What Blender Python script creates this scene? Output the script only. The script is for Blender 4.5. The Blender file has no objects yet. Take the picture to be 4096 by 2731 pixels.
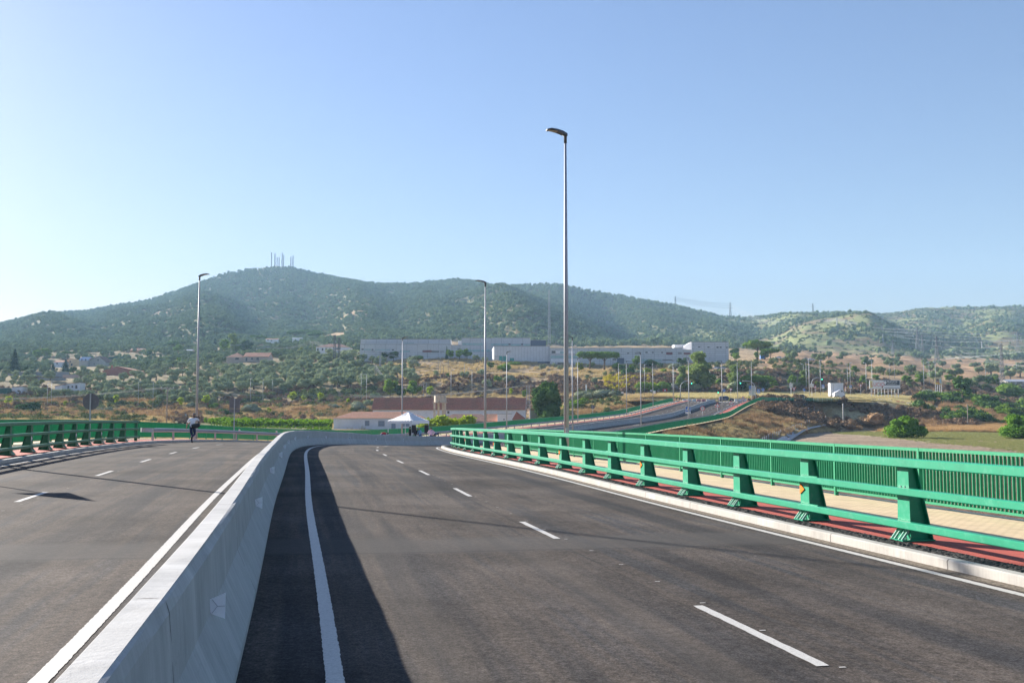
import bpy, math, random
import numpy as np
from mathutils import Vector, Matrix

# ------------------------------------------------------------------ camera, world, sun, exposure
D2R = math.radians
scene = bpy.context.scene
COL = scene.collection
cd = bpy.data.cameras.new("Camera"); cam = bpy.data.objects.new("Camera", cd); COL.objects.link(cam)
CAMH = 1.8; FPX = 3982.0; HOR = 1650.0; PITCH = math.atan((HOR-1365.5)/FPX)
cam.location = (0, 0, CAMH); cam.rotation_euler = (math.pi/2+PITCH, 0, 0)
cd.lens = 35.0; cd.sensor_width = 36.0; cd.clip_start = 0.1; cd.clip_end = 20000
scene.camera = cam
world = bpy.data.worlds.new("World"); scene.world = world; world.use_nodes = True
SUN_EL = D2R(21.0); SUN_DIR = Vector((-0.745, 0.667, 0)).normalized()
wn = world.node_tree.nodes; wl = world.node_tree.links
sky = wn.new('ShaderNodeTexSky'); sky.sky_type = 'NISHITA'; sky.sun_disc = False
sky.sun_elevation = SUN_EL; sky.sun_rotation = math.atan2(SUN_DIR.x, SUN_DIR.y)
sky.altitude = 0; sky.air_density = 1.5; sky.dust_density = 0.5; sky.ozone_density = 5.0
bg = wn['Background']; bg.inputs['Strength'].default_value = 0.050
tint = wn.new('ShaderNodeMix'); tint.data_type = 'RGBA'; tint.blend_type = 'MULTIPLY'; tint.inputs[0].default_value = 1.0; tint.inputs[7].default_value = (.93, .81, .95, 1)
wl.new(sky.outputs[0], tint.inputs[6]); wl.new(tint.outputs[2], bg.inputs[0])
sd = bpy.data.lights.new("Sun", 'SUN'); sd.energy = 5.0; sd.angle = D2R(0.5); sd.color = (1.0, 0.93, 0.83)
sun = bpy.data.objects.new("Sun", sd); COL.objects.link(sun)
sv = Vector((SUN_DIR.x*math.cos(SUN_EL), SUN_DIR.y*math.cos(SUN_EL), math.sin(SUN_EL)))
sun.rotation_euler = sv.to_track_quat('Z', 'Y').to_euler(); sun.location = (-60, 60, 80)
vs = scene.view_settings; vs.view_transform = 'Standard'; vs.look = 'None'; vs.exposure = 1.65; vs.gamma = 1.0
cy = scene.cycles
cy.use_denoising = True; cy.max_bounces = 6; cy.diffuse_bounces = 3; cy.glossy_bounces = 2; cy.transmission_bounces = 3
cy.transparent_max_bounces = 8; cy.volume_bounces = 1; cy.caustics_reflective = False; cy.caustics_refractive = False

rnd = random.Random(7); NR = np.random.RandomState(7)

# ------------------------------------------------------------------ helpers: pixels of the survey, road path, noise
def W(px, py, Y):
    """point at forward distance Y that stands where the survey sheet has it"""
    a = (1365.5-py)/FPX
    c, s = math.cos(PITCH), math.sin(PITCH)
    fy = c-a*s; uz = s+a*c
    k = Y/fy
    return Vector(((px-2048)/FPX*k, Y, CAMH+uz*k))
def zat(py, Y): return W(2048, py, Y).z
def U(px, Y): return (px-2048)/FPX*Y/ (math.cos(PITCH)-0.0)   # x of a column at distance Y near the horizon

HK = [(-60.0,-9.0),(-6.0,-10.35),(6.0,-11.82),(15.0,-12.62),(25.0,-11.51),(35.0,-12.12),(45.0,-11.57),(52.0,-9.6),(59.0,-6.39),(66.0,-2.21),(73.0,2.34),(80.0,6.71),(90.0,11.45),(100.0,14.26),(115.0,16.41),(130.0,17.88),(150.0,18.48),(170.0,20.65),(190.0,23.54),(210.0,22.46),(240.0,16.72),(270.0,18.44),(330.0,24.47)]
ZK = [(-6.0,-0.002),(15.0,0.014),(30.0,0.081),(45.0,0.018),(60.0,-0.113),(75.0,-0.504),(90.0,-1.14),(110.0,-1.668),(130.0,-1.615),(150.0,-1.277),(175.0,-0.695),(200.0,-0.047),(230.0,0.942),(260.0,2.346),(330.0,6.421)]
EK = [(-6.0,0.0),(20.0,0.0136),(45.0,0.0216),(65.0,0.024),(90.0,0.0195),(130.0,0.0221),(330.0,0.0063)]
SS = np.arange(-50, 331, 1.0)
def _sm(v, n):
    k = np.hanning(n); k /= k.sum(); return np.convolve(np.pad(v, n//2, mode='edge'), k, 'valid')
_hs = _sm(np.interp(SS, *zip(*HK)), 13)*np.pi/180
_zs = _sm(np.interp(SS, *zip(*ZK)), 25)
_xs = np.cumsum(np.sin(_hs)); _ys = np.cumsum(np.cos(_hs)); _i0 = 50
_xs += -0.7717-_xs[_i0]; _ys -= _ys[_i0]
_es = np.interp(SS, *zip(*EK))
def PP(s, o=0.0, h=0.0):
    x = np.interp(s, SS, _xs); y = np.interp(s, SS, _ys); z = np.interp(s, SS, _zs); a = np.interp(s, SS, _hs); e = np.interp(s, SS, _es)
    return Vector((x+o*math.cos(a), y-o*math.sin(a), z+h-o*e))
def HD(s): return float(np.interp(s, SS, _hs))

def _hash(ix, iy, seed):
    n = (ix.astype(np.int64)*374761393+iy.astype(np.int64)*668265263+seed*1442695041) & 0x7fffffff
    n = ((n ^ (n >> 13))*1274126177) & 0x7fffffff
    return ((n ^ (n >> 16)) & 0xffff)/65535.0
def vnoise(x, y, seed=0):
    x = np.asarray(x, float); y = np.asarray(y, float)
    ix = np.floor(x).astype(np.int64); iy = np.floor(y).astype(np.int64); fx = x-ix; fy = y-iy
    fx = fx*fx*(3-2*fx); fy = fy*fy*(3-2*fy)
    a = _hash(ix, iy, seed); b = _hash(ix+1, iy, seed); c = _hash(ix, iy+1, seed); d = _hash(ix+1, iy+1, seed)
    return (a+(b-a)*fx)*(1-fy)+(c+(d-c)*fx)*fy
def fbm(x, y, seed=0, oct=4):
    v = 0; a = 0.5; f = 1.0; t = 0
    for i in range(oct):
        v = v+a*vnoise(x*f+17.3*i, y*f-9.1*i, seed+i); t += a; a *= .5; f *= 2.03
    return v/t

# ------------------------------------------------------------------ mesh builder and object helpers
class MB:
    def __init__(s): s.v = []; s.f = []; s.m = []; s.smooth = []
    def add(s, vs, fs, mi=0, sm=False):
        b = len(s.v); s.v.extend([tuple(p) for p in vs])
        for f in fs: s.f.append(tuple(b+i for i in f)); s.m.append(mi); s.smooth.append(sm)
    def hexa(s, p, mi=0):   # 8 points: bottom 4 ccw, top 4 ccw
        s.add(p, [(3,2,1,0),(4,5,6,7),(0,1,5,4),(1,2,6,5),(2,3,7,6),(3,0,4,7)], mi)
    def box(s, c, size, mi=0, rz=0.0):
        x, y, z = [v/2 for v in size]; cr, sr = math.cos(rz), math.sin(rz); P = []
        for dz in (-z, z):
            for dx, dy in ((-x,-y),(x,-y),(x,y),(-x,y)):
                P.append((c[0]+dx*cr-dy*sr, c[1]+dx*sr+dy*cr, c[2]+dz))
        s.hexa(P, mi)
    def bx(s, x0, x1, y0, y1, z0, z1, mi=0): s.box(((x0+x1)/2,(y0+y1)/2,(z0+z1)/2), (abs(x1-x0),abs(y1-y0),abs(z1-z0)), mi)
    def bar(s, a, b, w, d=None, mi=0):
        a = Vector(a); b = Vector(b); t = (b-a)
        if t.length < 1e-6: return
        t.normalize(); d = w if d is None else d
        up = Vector((0,0,1)) if abs(t.z) < .95 else Vector((0,1,0))
        n = t.cross(up).normalized(); u = n.cross(t).normalized()
        q = [n*(-w/2)+u*(-d/2), n*(w/2)+u*(-d/2), n*(w/2)+u*(d/2), n*(-w/2)+u*(d/2)]
        s.add([a+k for k in q]+[b+k for k in q], [(3,2,1,0),(4,5,6,7),(0,1,5,4),(1,2,6,5),(2,3,7,6),(3,0,4,7)], mi)
    def tube(s, pts, rads, n=8, mi=0, cap=True, sm=True):
        pts = [Vector(p) for p in pts]
        if not hasattr(rads, '__len__'): rads = [rads]*len(pts)
        V = []; F = []
        for i, p in enumerate(pts):
            t = (pts[min(i+1, len(pts)-1)]-pts[max(i-1, 0)]).normalized()
            up = Vector((0,0,1)) if abs(t.z) < .9 else Vector((0,1,0))
            a = t.cross(up).normalized(); b = a.cross(t).normalized()
            for k in range(n):
                q = 2*math.pi*k/n; V.append(p+a*(math.cos(q)*rads[i])+b*(math.sin(q)*rads[i]))
        for i in range(len(pts)-1):
            for k in range(n): F.append((i*n+k, (i+1)*n+k, (i+1)*n+(k+1)%n, i*n+(k+1)%n))
        s.add(V, F, mi, sm)
        if cap:
            b = len(s.v)-len(V)
            s.f.append(tuple(b+k for k in range(n))); s.m.append(mi); s.smooth.append(False)
            s.f.append(tuple(b+len(V)-n+k for k in reversed(range(n)))); s.m.append(mi); s.smooth.append(False)
    def disc(s, c, r, nrm, th=.01, n=24, mi=0, r0=None):
        c = Vector(c); nrm = Vector(nrm).normalized(); s.tube([c-nrm*th/2, c+nrm*th/2], [r, r], n, mi, True, False)
    def poly(s, pts2, c, ax, ay, th, mi=0):   # extruded flat polygon
        ax = Vector(ax); ay = Vector(ay); nn = ax.cross(ay).normalized(); c = Vector(c); n = len(pts2)
        A = [c+ax*x+ay*y+nn*th/2 for x, y in pts2]; B = [c+ax*x+ay*y-nn*th/2 for x, y in pts2]
        s.add(A+B, [tuple(range(n)), tuple(reversed(range(n, 2*n)))]+[(i, n+i, n+(i+1)%n, (i+1)%n) for i in range(n)], mi)
    def ico(s, c, r, mi=0, sub=1, sc=(1,1,1), jit=0, sm=True):
        V, F = ICO[sub]; c = Vector(c)
        s.add([c+Vector((v[0]*r*sc[0], v[1]*r*sc[1], v[2]*r*sc[2]))*(1+jit*(rnd.random()-.5)) for v in V], F, mi, sm)
    def build(s, name, mats, parent=None, loc=None, bevel=0):
        me = bpy.data.meshes.new(name); me.from_pydata([tuple(v) for v in s.v], [], s.f)
        if not isinstance(mats, (list, tuple)): mats = [mats]
        for m in mats: me.materials.append(m)
        if len(mats) > 1: me.polygons.foreach_set('material_index', s.m)
        me.polygons.foreach_set('use_smooth', s.smooth); me.update()
        o = bpy.data.objects.new(name, me); COL.objects.link(o)
        if parent is not None: o.parent = parent
        if loc is not None: o.location = loc
        if bevel:
            b = o.modifiers.new('bevel', 'BEVEL'); b.width = bevel; b.segments = 2; b.limit_method = 'ANGLE'; b.angle_limit = D2R(40)
        return o
def _mkico():
    out = {}
    import bmesh
    for sub in (1, 2, 3):
        bm = bmesh.new(); bmesh.ops.create_icosphere(bm, subdivisions=sub, radius=1.0)
        out[sub] = ([tuple(v.co) for v in bm.verts], [tuple(v.index for v in f.verts) for f in bm.faces]); bm.free()
    return out
ICO = _mkico()
def tag(o, label=None, cat=None, group=None, kind=None):
    if label: o['label'] = label
    if cat: o['category'] = cat
    if group: o['group'] = group
    if kind: o['kind'] = kind
    return o
def thing(name, label, cat, loc=(0,0,0), rz=0.0, group=None):
    o = bpy.data.objects.new(name, None); COL.objects.link(o); o.location = loc; o.rotation_euler = (0,0,rz); o.empty_display_size = .3
    return tag(o, label, cat, group)
KIDS = {}
def copy_tree(o, loc=None, rz=None, scale=None, label=None, group=None, parent=None):
    def rec(a, par):
        c = a.copy(); COL.objects.link(c)
        if par is not None: c.parent = par; c.matrix_parent_inverse = a.matrix_parent_inverse.copy()
        for ch in KIDS_OF(a): rec(ch, c)
        return c
    r = rec(o, parent)
    if loc is not None: r.location = loc
    if rz is not None: r.rotation_euler = (0,0,rz)
    if scale is not None: r.scale = scale if hasattr(scale, '__len__') else (scale,)*3
    if label: r['label'] = label
    if group: r['group'] = group
    return r
def KIDS_OF(a):
    k = KIDS.get(a.name)
    if k is None:
        k = list(a.children); KIDS[a.name] = k
    return k

# ------------------------------------------------------------------ materials
def newmat(name):
    m = bpy.data.materials.new(name); m.use_nodes = True; nt = m.node_tree
    return m, nt, nt.nodes['Principled BSDF']
def N(nt, t, **kw):
    n = nt.nodes.new(t)
    for k, v in kw.items():
        if k in n.inputs: n.inputs[k].default_value = v
        else: setattr(n, k, v)
    return n
def ramp(nt, stops):
    r = nt.nodes.new('ShaderNodeValToRGB'); e = r.color_ramp.elements
    while len(e) > 1: e.remove(e[-1])
    e[0].position = stops[0][0]; e[0].color = c4(stops[0][1])
    for p, c in stops[1:]:
        q = e.new(p); q.color = c4(c)
    return r
def c4(c): return (c[0], c[1], c[2], 1) if hasattr(c, '__len__') else (c, c, c, 1)
def noise_tex(nt, scale, detail=4, rough=.55, coord='Object', vec=None):
    n = N(nt, 'ShaderNodeTexNoise'); n.inputs['Scale'].default_value = scale; n.inputs['Detail'].default_value = detail; n.inputs['Roughness'].default_value = rough
    if vec is None:
        tc = N(nt, 'ShaderNodeTexCoord'); vec = tc.outputs[coord]
    nt.links.new(vec, n.inputs['Vector']); return n
def mix(nt, a, b, fac, mode='MIX'):
    m = N(nt, 'ShaderNodeMix', data_type='RGBA', blend_type=mode)
    for i, v in ((6, a), (7, b)):
        if hasattr(v, 'is_linked') or hasattr(v, 'links'): nt.links.new(v, m.inputs[i])
        else: m.inputs[i].default_value = c4(v)
    if hasattr(fac, 'links'): nt.links.new(fac, m.inputs[0])
    else: m.inputs[0].default_value = fac
    return m.outputs[2]
def mat(name, col, rough=.7, metal=0.0, var=.12, scale=3.0, bump=0.0, bscale=40.0, spec=.4, coat=0.0, coord='Object', dirt=None):
    m, nt, b = newmat(name)
    n = noise_tex(nt, scale, 5, .6, coord)
    lo = [max(0, c*(1-var)) for c in col]; hi = [min(1, c*(1+var)) for c in col]
    r = ramp(nt, [(.3, lo), (.7, hi)]); nt.links.new(n.outputs[0], r.inputs[0]); out = r.outputs[0]
    if dirt:
        n2 = noise_tex(nt, dirt[1], 6, .7, coord); r2 = ramp(nt, [(dirt[2], 0), (dirt[2]+.15, 1)]); nt.links.new(n2.outputs[0], r2.inputs[0])
        out = mix(nt, out, dirt[0], r2.outputs[0])
    nt.links.new(out, b.inputs['Base Color'])
    b.inputs['Roughness'].default_value = rough; b.inputs['Metallic'].default_value = metal
    b.inputs['Specular IOR Level'].default_value = spec; b.inputs['Coat Weight'].default_value = coat
    if bump:
        n3 = noise_tex(nt, bscale, 4, .6, coord); bp = N(nt, 'ShaderNodeBump'); bp.inputs['Strength'].default_value = bump; bp.inputs['Distance'].default_value = .02
        nt.links.new(n3.outputs[0], bp.inputs['Height']); nt.links.new(bp.outputs[0], b.inputs['Normal'])
    return m
def leafmat(name, c1, c2, trans=.35, rnd_amt=.5):
    """foliage: colour wanders per leaf clump (random per island) and per plant"""
    m, nt, b = newmat(name); nt.nodes.remove(b)
    g = N(nt, 'ShaderNodeNewGeometry'); oi = N(nt, 'ShaderNodeObjectInfo')
    ad = N(nt, 'ShaderNodeMath', operation='MULTIPLY_ADD'); nt.links.new(oi.outputs['Random'], ad.inputs[0]); ad.inputs[1].default_value = rnd_amt; 
    ml = N(nt, 'ShaderNodeMath', operation='MULTIPLY'); nt.links.new(g.outputs['Random Per Island'], ml.inputs[0]); ml.inputs[1].default_value = 1-rnd_amt
    nt.links.new(ml.outputs[0], ad.inputs[2])
    r = ramp(nt, [(0, c1), (1, c2)]); nt.links.new(ad.outputs[0], r.inputs[0])
    d = N(nt, 'ShaderNodeBsdfDiffuse'); t = N(nt, 'ShaderNodeBsdfTranslucent'); s = N(nt, 'ShaderNodeMixShader'); s.inputs[0].default_value = trans
    nt.links.new(r.outputs[0], d.inputs[0]); tc = mix(nt, r.outputs[0], (1.0, 1.0, .35), .35, 'MULTIPLY'); nt.links.new(tc, t.inputs[0])
    nt.links.new(d.outputs[0], s.inputs[1]); nt.links.new(t.outputs[0], s.inputs[2]); nt.links.new(s.outputs[0], nt.nodes['Material Output'].inputs[0])
    return m
def emat(name, col, strength=1.0):
    m, nt, b = newmat(name); b.inputs['Base Color'].default_value = c4(col); b.inputs['Emission Color'].default_value = c4(col); b.inputs['Emission Strength'].default_value = strength
    return m
M = {}
# ------------------------------------------------------------------ terrain
PROF = {  # survey column -> (forward distance, sheet row or ('z', height))
 -700: [(60,('z',-4.2)),(250,('z',-2.2)),(330,1672),(370,1648),(392,1612),(430,1605),(460,1567),(560,1500),(640,1480),(800,1463),(900,1410),(1000,1402)],
 0: [(60,('z',-4.2)),(250,('z',-2.2)),(330,1672),(370,1648),(392,1612),(430,1605),(460,1567),(560,1500),(640,1486),(800,1468),(900,1414),(1000,1400)],
 500: [(60,('z',-4.2)),(250,('z',-2.2)),(330,1678),(380,1645),(400,1602),(430,1592),(500,1532),(590,1503),(640,1494),(800,1466),(870,1434),(930,1413),(1000,1401)],
 740: [(60,('z',-4.2)),(250,('z',-2.3)),(330,1684),(370,1660),(390,1628),(410,1612),(435,1590),(500,1535),(600,1485),(640,1474),(800,1441),(870,1418),(1000,1396)],
 1000: [(60,('z',-4.2)),(250,('z',-2.4)),(330,1692),(360,1680),(380,1655),(400,1628),(415,1622),(440,1580),(520,1530),(640,1452),(800,1420),(1000,1385)],
 1400: [(60,('z',-4.2)),(265,('z',-2.5)),(330,1690),(370,1645),(400,1612),(415,1608),(440,1565),(520,1500),(570,1440),(640,1430),(1000,1370)],
 1800: [(60,('z',-4.2)),(265,('z',-2.5)),(330,('z',-1.2)),(370,1640),(400,1605),(415,1595),(440,1530),(520,1470),(560,1434),(700,1425),(1000,1370)],
 2050: [(60,('z',-4.2)),(265,('z',-2.5)),(330,1680),(370,1640),(400,1600),(420,1590),(450,1530),(520,1470),(545,1450),(700,1430),(1000,1375)],
 2300: [(60,('z',-4.4)),(200,('z',-2.5)),(260,1690),(300,1640),(335,1595),(380,1588),(420,1560),(480,1500),(540,1462),(620,1445),(1000,1388)],
 2600: [(60,('z',-4.4)),(200,('z',-2.8)),(280,('z',-1)),(306,1597),(330,1588),(400,1578),(430,1530),(500,1485),(540,1463),(600,1455),(1000,1385)],
 2900: [(60,('z',-4.4)),(200,('z',-3.2)),(275,('z',-1)),(303,1599),(330,1590),(400,1578),(420,1562),(455,1500),(520,1465),(560,1450),(700,1440),(1000,1398)],
 3150: [(60,('z',-4.4)),(200,('z',-3.6)),(283,('z',-3.2)),(300,1602),(330,1590),(400,1576),(420,1560),(455,1495),(520,1450),(600,1437),(1000,1405),(1300,1370)],
 3300: [(60,('z',-4.4)),(200,('z',-3.6)),(288,('z',-3.2)),(306,1604),(340,1594),(400,1582),(430,1565),(470,1500),(540,1455),(640,1442),(1000,1415),(1300,1378)],
 3500: [(60,('z',-4.4)),(207,('z',-3.5)),(285,('z',-3.1)),(312,1609),(345,1600),(400,1590),(430,1570),(465,1512),(560,1472),(800,1442),(1100,1418),(1400,1380)],
 3800: [(60,('z',-4.4)),(207,('z',-3.5)),(280,('z',-3.0)),(330,1632),(350,1618),(400,1595),(450,1570),(480,1522),(700,1482),(1000,1440),(1400,1402)],
 4096: [(60,('z',-4.4)),(207,('z',-3.6)),(270,('z',-3.2)),(310,1690),(360,1650),(420,1620),(480,1588),(520,1542),(700,1490),(1000,1445),(1400,1400)],
 4800: [(60,('z',-4.4)),(207,('z',-3.6)),(270,('z',-3.2)),(310,1690),(360,1650),(420,1620),(480,1588),(520,1542),(700,1490),(1000,1445),(1400,1400)],
}
RIDGE = [(-900,1330),(-300,1322),(0,1294),(116,1268),(230,1248),(344,1240),(574,1202),(689,1168),(804,1122),(918,1085),(1024,1071),(1081,1059),(1167,1062),(1254,1090),(1368,1116),(1483,1131),(1627,1136),(1713,1125),(1827,1116),(1914,1128),(1971,1142),(2048,1140),(2191,1133),(2249,1138),(2392,1165),(2565,1197),(2708,1222),(2794,1248),(2880,1263),(3072,1263),(3273,1252),(3474,1249),(3589,1244),(3675,1229),(3818,1221),(4096,1223),(4500,1235),(5000,1250)]
_cols = sorted(PROF); _Yg = np.concatenate([np.arange(60, 1000, 4.0), np.arange(1000, 1501, 20.0)])
_T = np.zeros((len(_cols), len(_Yg)))
for _i, _c in enumerate(_cols):
    ys = []; zs = []
    for Y, v in PROF[_c]:
        ys.append(Y); zs.append(v[1] if isinstance(v, tuple) else zat(v, Y))
    if ys[-1] < 1500:
        sl = (zs[-1]-zs[-2])/(ys[-1]-ys[-2]); ys.append(1500); zs.append(zs[-1]+sl*(1500-ys[-2]))
    _T[_i] = np.interp(_Yg, ys, zs)
def prof(px, Y):
    px = np.clip(px, _cols[0], _cols[-1]); Yc = np.clip(Y, _Yg[0], 1499.9)
    ci = np.clip(np.searchsorted(_cols, px, side='right')-1, 0, len(_cols)-2); ca = np.array(_cols)
    t = (px-ca[ci])/(ca[ci+1]-ca[ci]); t = t*t*(3-2*t)
    yi = np.clip(np.searchsorted(_Yg, Yc, side='right')-1, 0, len(_Yg)-2); f = (Yc-_Yg[yi])/(_Yg[yi+1]-_Yg[yi])
    a = _T[ci, yi]*(1-f)+_T[ci, yi+1]*f; b = _T[ci+1, yi]*(1-f)+_T[ci+1, yi+1]*f
    return a*(1-t)+b*t
_rx, _ry = np.array([r[0] for r in RIDGE], float), np.array([r[1] for r in RIDGE], float)
def ridge(px):
    py = np.interp(px, _rx, _ry); Yr = np.interp(px, [0, 1100, 1650, 1830, 2250, 2800, 3300, 4096], [2300, 2700, 2550, 2350, 2300, 2250, 2100, 2300])
    a = (1365.5-(py+5))/FPX; c, s = math.cos(PITCH), math.sin(PITCH)
    return Yr, CAMH+(s+a*c)/(c-a*s)*Yr
def smst(a, b, x): t = np.clip((x-a)/(b-a), 0, 1); return t*t*(3-2*t)
# road samples for embankments
_es_ = np.arange(62, 312, 2.0)
_RP = np.array([list(PP(s)) for s in _es_]); _RH = np.array([HD(s) for s in _es_])
def height(x, Y, detail=True):
    x = np.asarray(x, float); Y = np.asarray(Y, float)
    Yc = np.maximum(Y, 40.0); px = 2048+x/Yc*FPX*math.cos(PITCH)
    near = prof(px, Yc)
    Yr, zr = ridge(px); zb = prof(px, np.full_like(Yc, 1000.0))
    t = np.clip((Yc-1000)/(Yr-1000), 0, 1.6)
    shp = np.where(t < 1, t**1.12*(1-.0*t), 1-(t-1)*1.0)
    hill = zb+(zr-zb)*shp
    env = np.clip(t*(1-t)*4, 0, 1)
    # spurs and gullies that run down the mountain
    w = px+120*fbm(x/400, Y/400, 5, 3)-60
    fold = np.sin(w/105+1.4*t)*.55+np.sin(w/47+3*t+1.7)*.25+np.sin(w/230-1.1+2.2*t)*.8
    amp = np.interp(px, [0, 900, 2600, 3000, 4096], [12, 26, 24, 16, 16])
    hill = hill+env*amp*fold+env*(fbm(x/130, Y/130, 9, 4)-.5)*26
    # low foreground hill on the right, the green shoulder under the power line
    hill = hill+ 9*np.exp(-((px-3330)/260)**2-((Yc-1500)/210)**2)+6*np.exp(-((px-3950)/260)**2-((Yc-1550)/200)**2)
    z = np.where(Yc < 1000, near, np.where(Yc < 1250, near*(1-smst(1000, 1250, Yc))+hill*smst(1000, 1250, Yc), hill))
    if detail:
        z = z+(fbm(x/14, Y/14, 3, 4)-.5)*np.interp(Yc, [60, 230, 300, 420, 900], [.25, .3, 1.0, 2.2, 5])
    ring = (Y > 290) & (Y < 316) & (px > 2480) & (px < 3520); z = np.where(ring, np.minimum(z, ringlow(px)), z)
    # road embankment
    m = (Y > 55) & (Y < 325) & (x > -40) & (x < 140)
    if m.any():
        xs = x[m]; ys = Y[m]; best = np.full(xs.shape, 1e9); off = np.zeros(xs.shape); zz = np.zeros(xs.shape)
        for i in range(len(_es_)):
            dx = xs-_RP[i, 0]; dy = ys-_RP[i, 1]; d = dx*dx+dy*dy; b = d < best
            best = np.where(b, d, best); off = np.where(b, dx*math.cos(_RH[i])-dy*math.sin(_RH[i]), off); zz = np.where(b, _RP[i, 2], zz)
        al = np.sqrt(np.maximum(best-off**2, 0)); dist = np.maximum(np.abs(off)-12.9, 0)+al*.9
        base = z[m]; rough = (fbm(xs/5, ys/5, 31, 3)-.5)*.9*np.clip(dist/3, 0, 1)
        bank = zz-.35-dist/np.where(off > 0, 1.75+2.0*smst(135, 175, ys), 1.75)+rough-off*.02
        inside = (np.abs(off) < 12.9) & (al < 3)
        zm = np.where(inside, zz-.55, np.maximum(base, bank)); 
        zm = np.where((dist < 3) & (bank < base), np.minimum(base, zz-.3+dist*.3), zm)
        z = z.copy(); z[m] = zm
    return z
def ringlow(px): return 4.45+np.maximum(0, px-2950)*.0012+.55
def H1(x, y): return float(height(np.array([x]), np.array([y]))[0])
def ground_at(px, py, Y0=95, Y1=1500, step=None):
    """first ground the line of sight (px,py) meets"""
    Ys = np.concatenate([np.arange(Y0, 700, 1.0), np.arange(700, 3000, 5.0)]); Ys = Ys[Ys < Y1]
    a = (1365.5-py)/FPX; c, s = math.cos(PITCH), math.sin(PITCH)
    zr = CAMH+(s+a*c)/(c-a*s)*Ys; xr = (px-2048)/FPX*Ys/(c-a*s)
    g = height(xr, Ys); hit = np.nonzero(g >= zr)[0]
    i = hit[0] if len(hit) else len(Ys)-1
    return Vector((float(xr[i]), float(Ys[i]), float(g[i])))
def vis_base(px, Y):
    x = (px-2048)/FPX*Y; return Vector((x, Y, H1(x, Y)))

def tcolor(x, Y, z, px):
    """albedo of the ground by region (bare soil, dry grass, green grass, scrub)"""
    n = fbm(x/9, Y/9, 41, 4); n2 = fbm(x/40, Y/40, 43, 3); n3 = fbm(x/3, Y/6, 47, 3)
    tan = np.array([.42, .30, .17]); orange = np.array([.42, .28, .16]); soil = np.array([.33, .25, .175]); dsoil = np.array([.20, .135, .095])
    green = np.array([.27, .26, .12]); scrub = np.array([.21, .165, .10]); ogreen = np.array([.135, .145, .06]); lgreen = np.array([.21, .22, .085])
    C = np.repeat(tan[None], len(x), 0)*(.75+.5*n)[:, None]
    def put(mask, col, k=.35):
        mm = np.clip(mask, 0, 1)[:, None]; nonlocal C; C = C*(1-mm)+np.array(col)[None]*(1-k+2*k*n)[:, None]*mm
    # slope dependent scrub on banks between the valley and the terraces
    put(smst(330, 350, Y)*(1-smst(392, 405, Y))*(.35+.9*(n-.4)), (.30,.19,.12))
    put(((Y > 398) & (Y < 458) & (px < 2300))*(.65+1.2*(n2-.45)), scrub*1.3)
    put(((Y > 412) & (Y < 466) & (px > 2600))*(.8+1.2*(n2-.45)), scrub*1.2)
    # right field
    fld = (Y < 290) & (px > 2700)
    put(fld*1.0, soil, .25)
    ylo = np.interp(px, [3330, 3500, 3700, 4096, 4600], [252, 222, 186, 146, 130]); gr = smst(-6, 6, Y+16*(n2-.5)-ylo)*(1-smst(258, 268, Y+10*(n2-.5)))*(px > 3330)
    put(fld*gr, green, .25); 
    onb = (Y < 292) & (z > -3.0) & (px > 2100); put(onb*(.75+.6*(n2-.5)), (.42, .30, .16), .3)
    put(((px > 3350) & (Y > 240) & (Y < 380) & (z < 3))*smst(256, 270, Y+14*(n3-.5))*smst(3350, 3520, px), orange, .3)
    put(fld*(1-smst(122, 134, Y+8*(n2-.5)))*1.0, dsoil, .3)
    put(fld*((Y > 186) & (Y < 205) & (px > 3820))*smst(.45, .6, n2+.1*n3), soil*1.05, .25)
    # left field
    put((Y < 300) & (px < 2050), (.34, .24, .12)); put(((Y > 225) & (Y < 262) & (px > 820) & (px < 1340)).astype(float), (.14, .12, .10))
    put(((Y > 255) & (Y < 330) & (px > 700) & (px < 1340))*(.5+n), lgreen*.9)
    # verge of the roundabout: straw grass
    put(((Y > 292) & (Y < 412) & (px > 2650)).astype(float), (.42, .34, .19), .2)
    # olive grove soil
    put(((Y > 440) & (Y < 1000) & (px < 1500))*(.7), (.22, .185, .10))
    # right brown pastures
    put(smst(470, 520, Y)*(px > 3050)*(Y < 1050), (.42, .27, .15), .22)
    # mountain: ochre under the oaks, green brown heath on the right
    mt = smst(1000, 1150, Y); put(mt*(px < 2900), (.17, .165, .085), .3); put(mt*smst(2500, 2850, px+300*(n2-.5)), ogreen*(1.75), .3)
    put(mt*smst(2900, 3050, px)*smst(.52, .62, n2)*.8, (.20, .14, .085), .3)
    clr = (np.exp(-(((px-640)/95)**2+((Y-1700)/90)**2)*1.6)+np.exp(-(((px-1300)/170)**2+((Y-1250)/90)**2)*1.5)+np.exp(-(((px-2020)/90)**2+((Y-1120)/40)**2)*1.5)*.7+np.exp(-(((px-1400)/50)**2+((Y-1500)/40)**2)))
    put(mt*np.clip(clr*1.5, 0, 1), (.42, .29, .17), .15)
    return np.clip(C, .01, .9)

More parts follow.
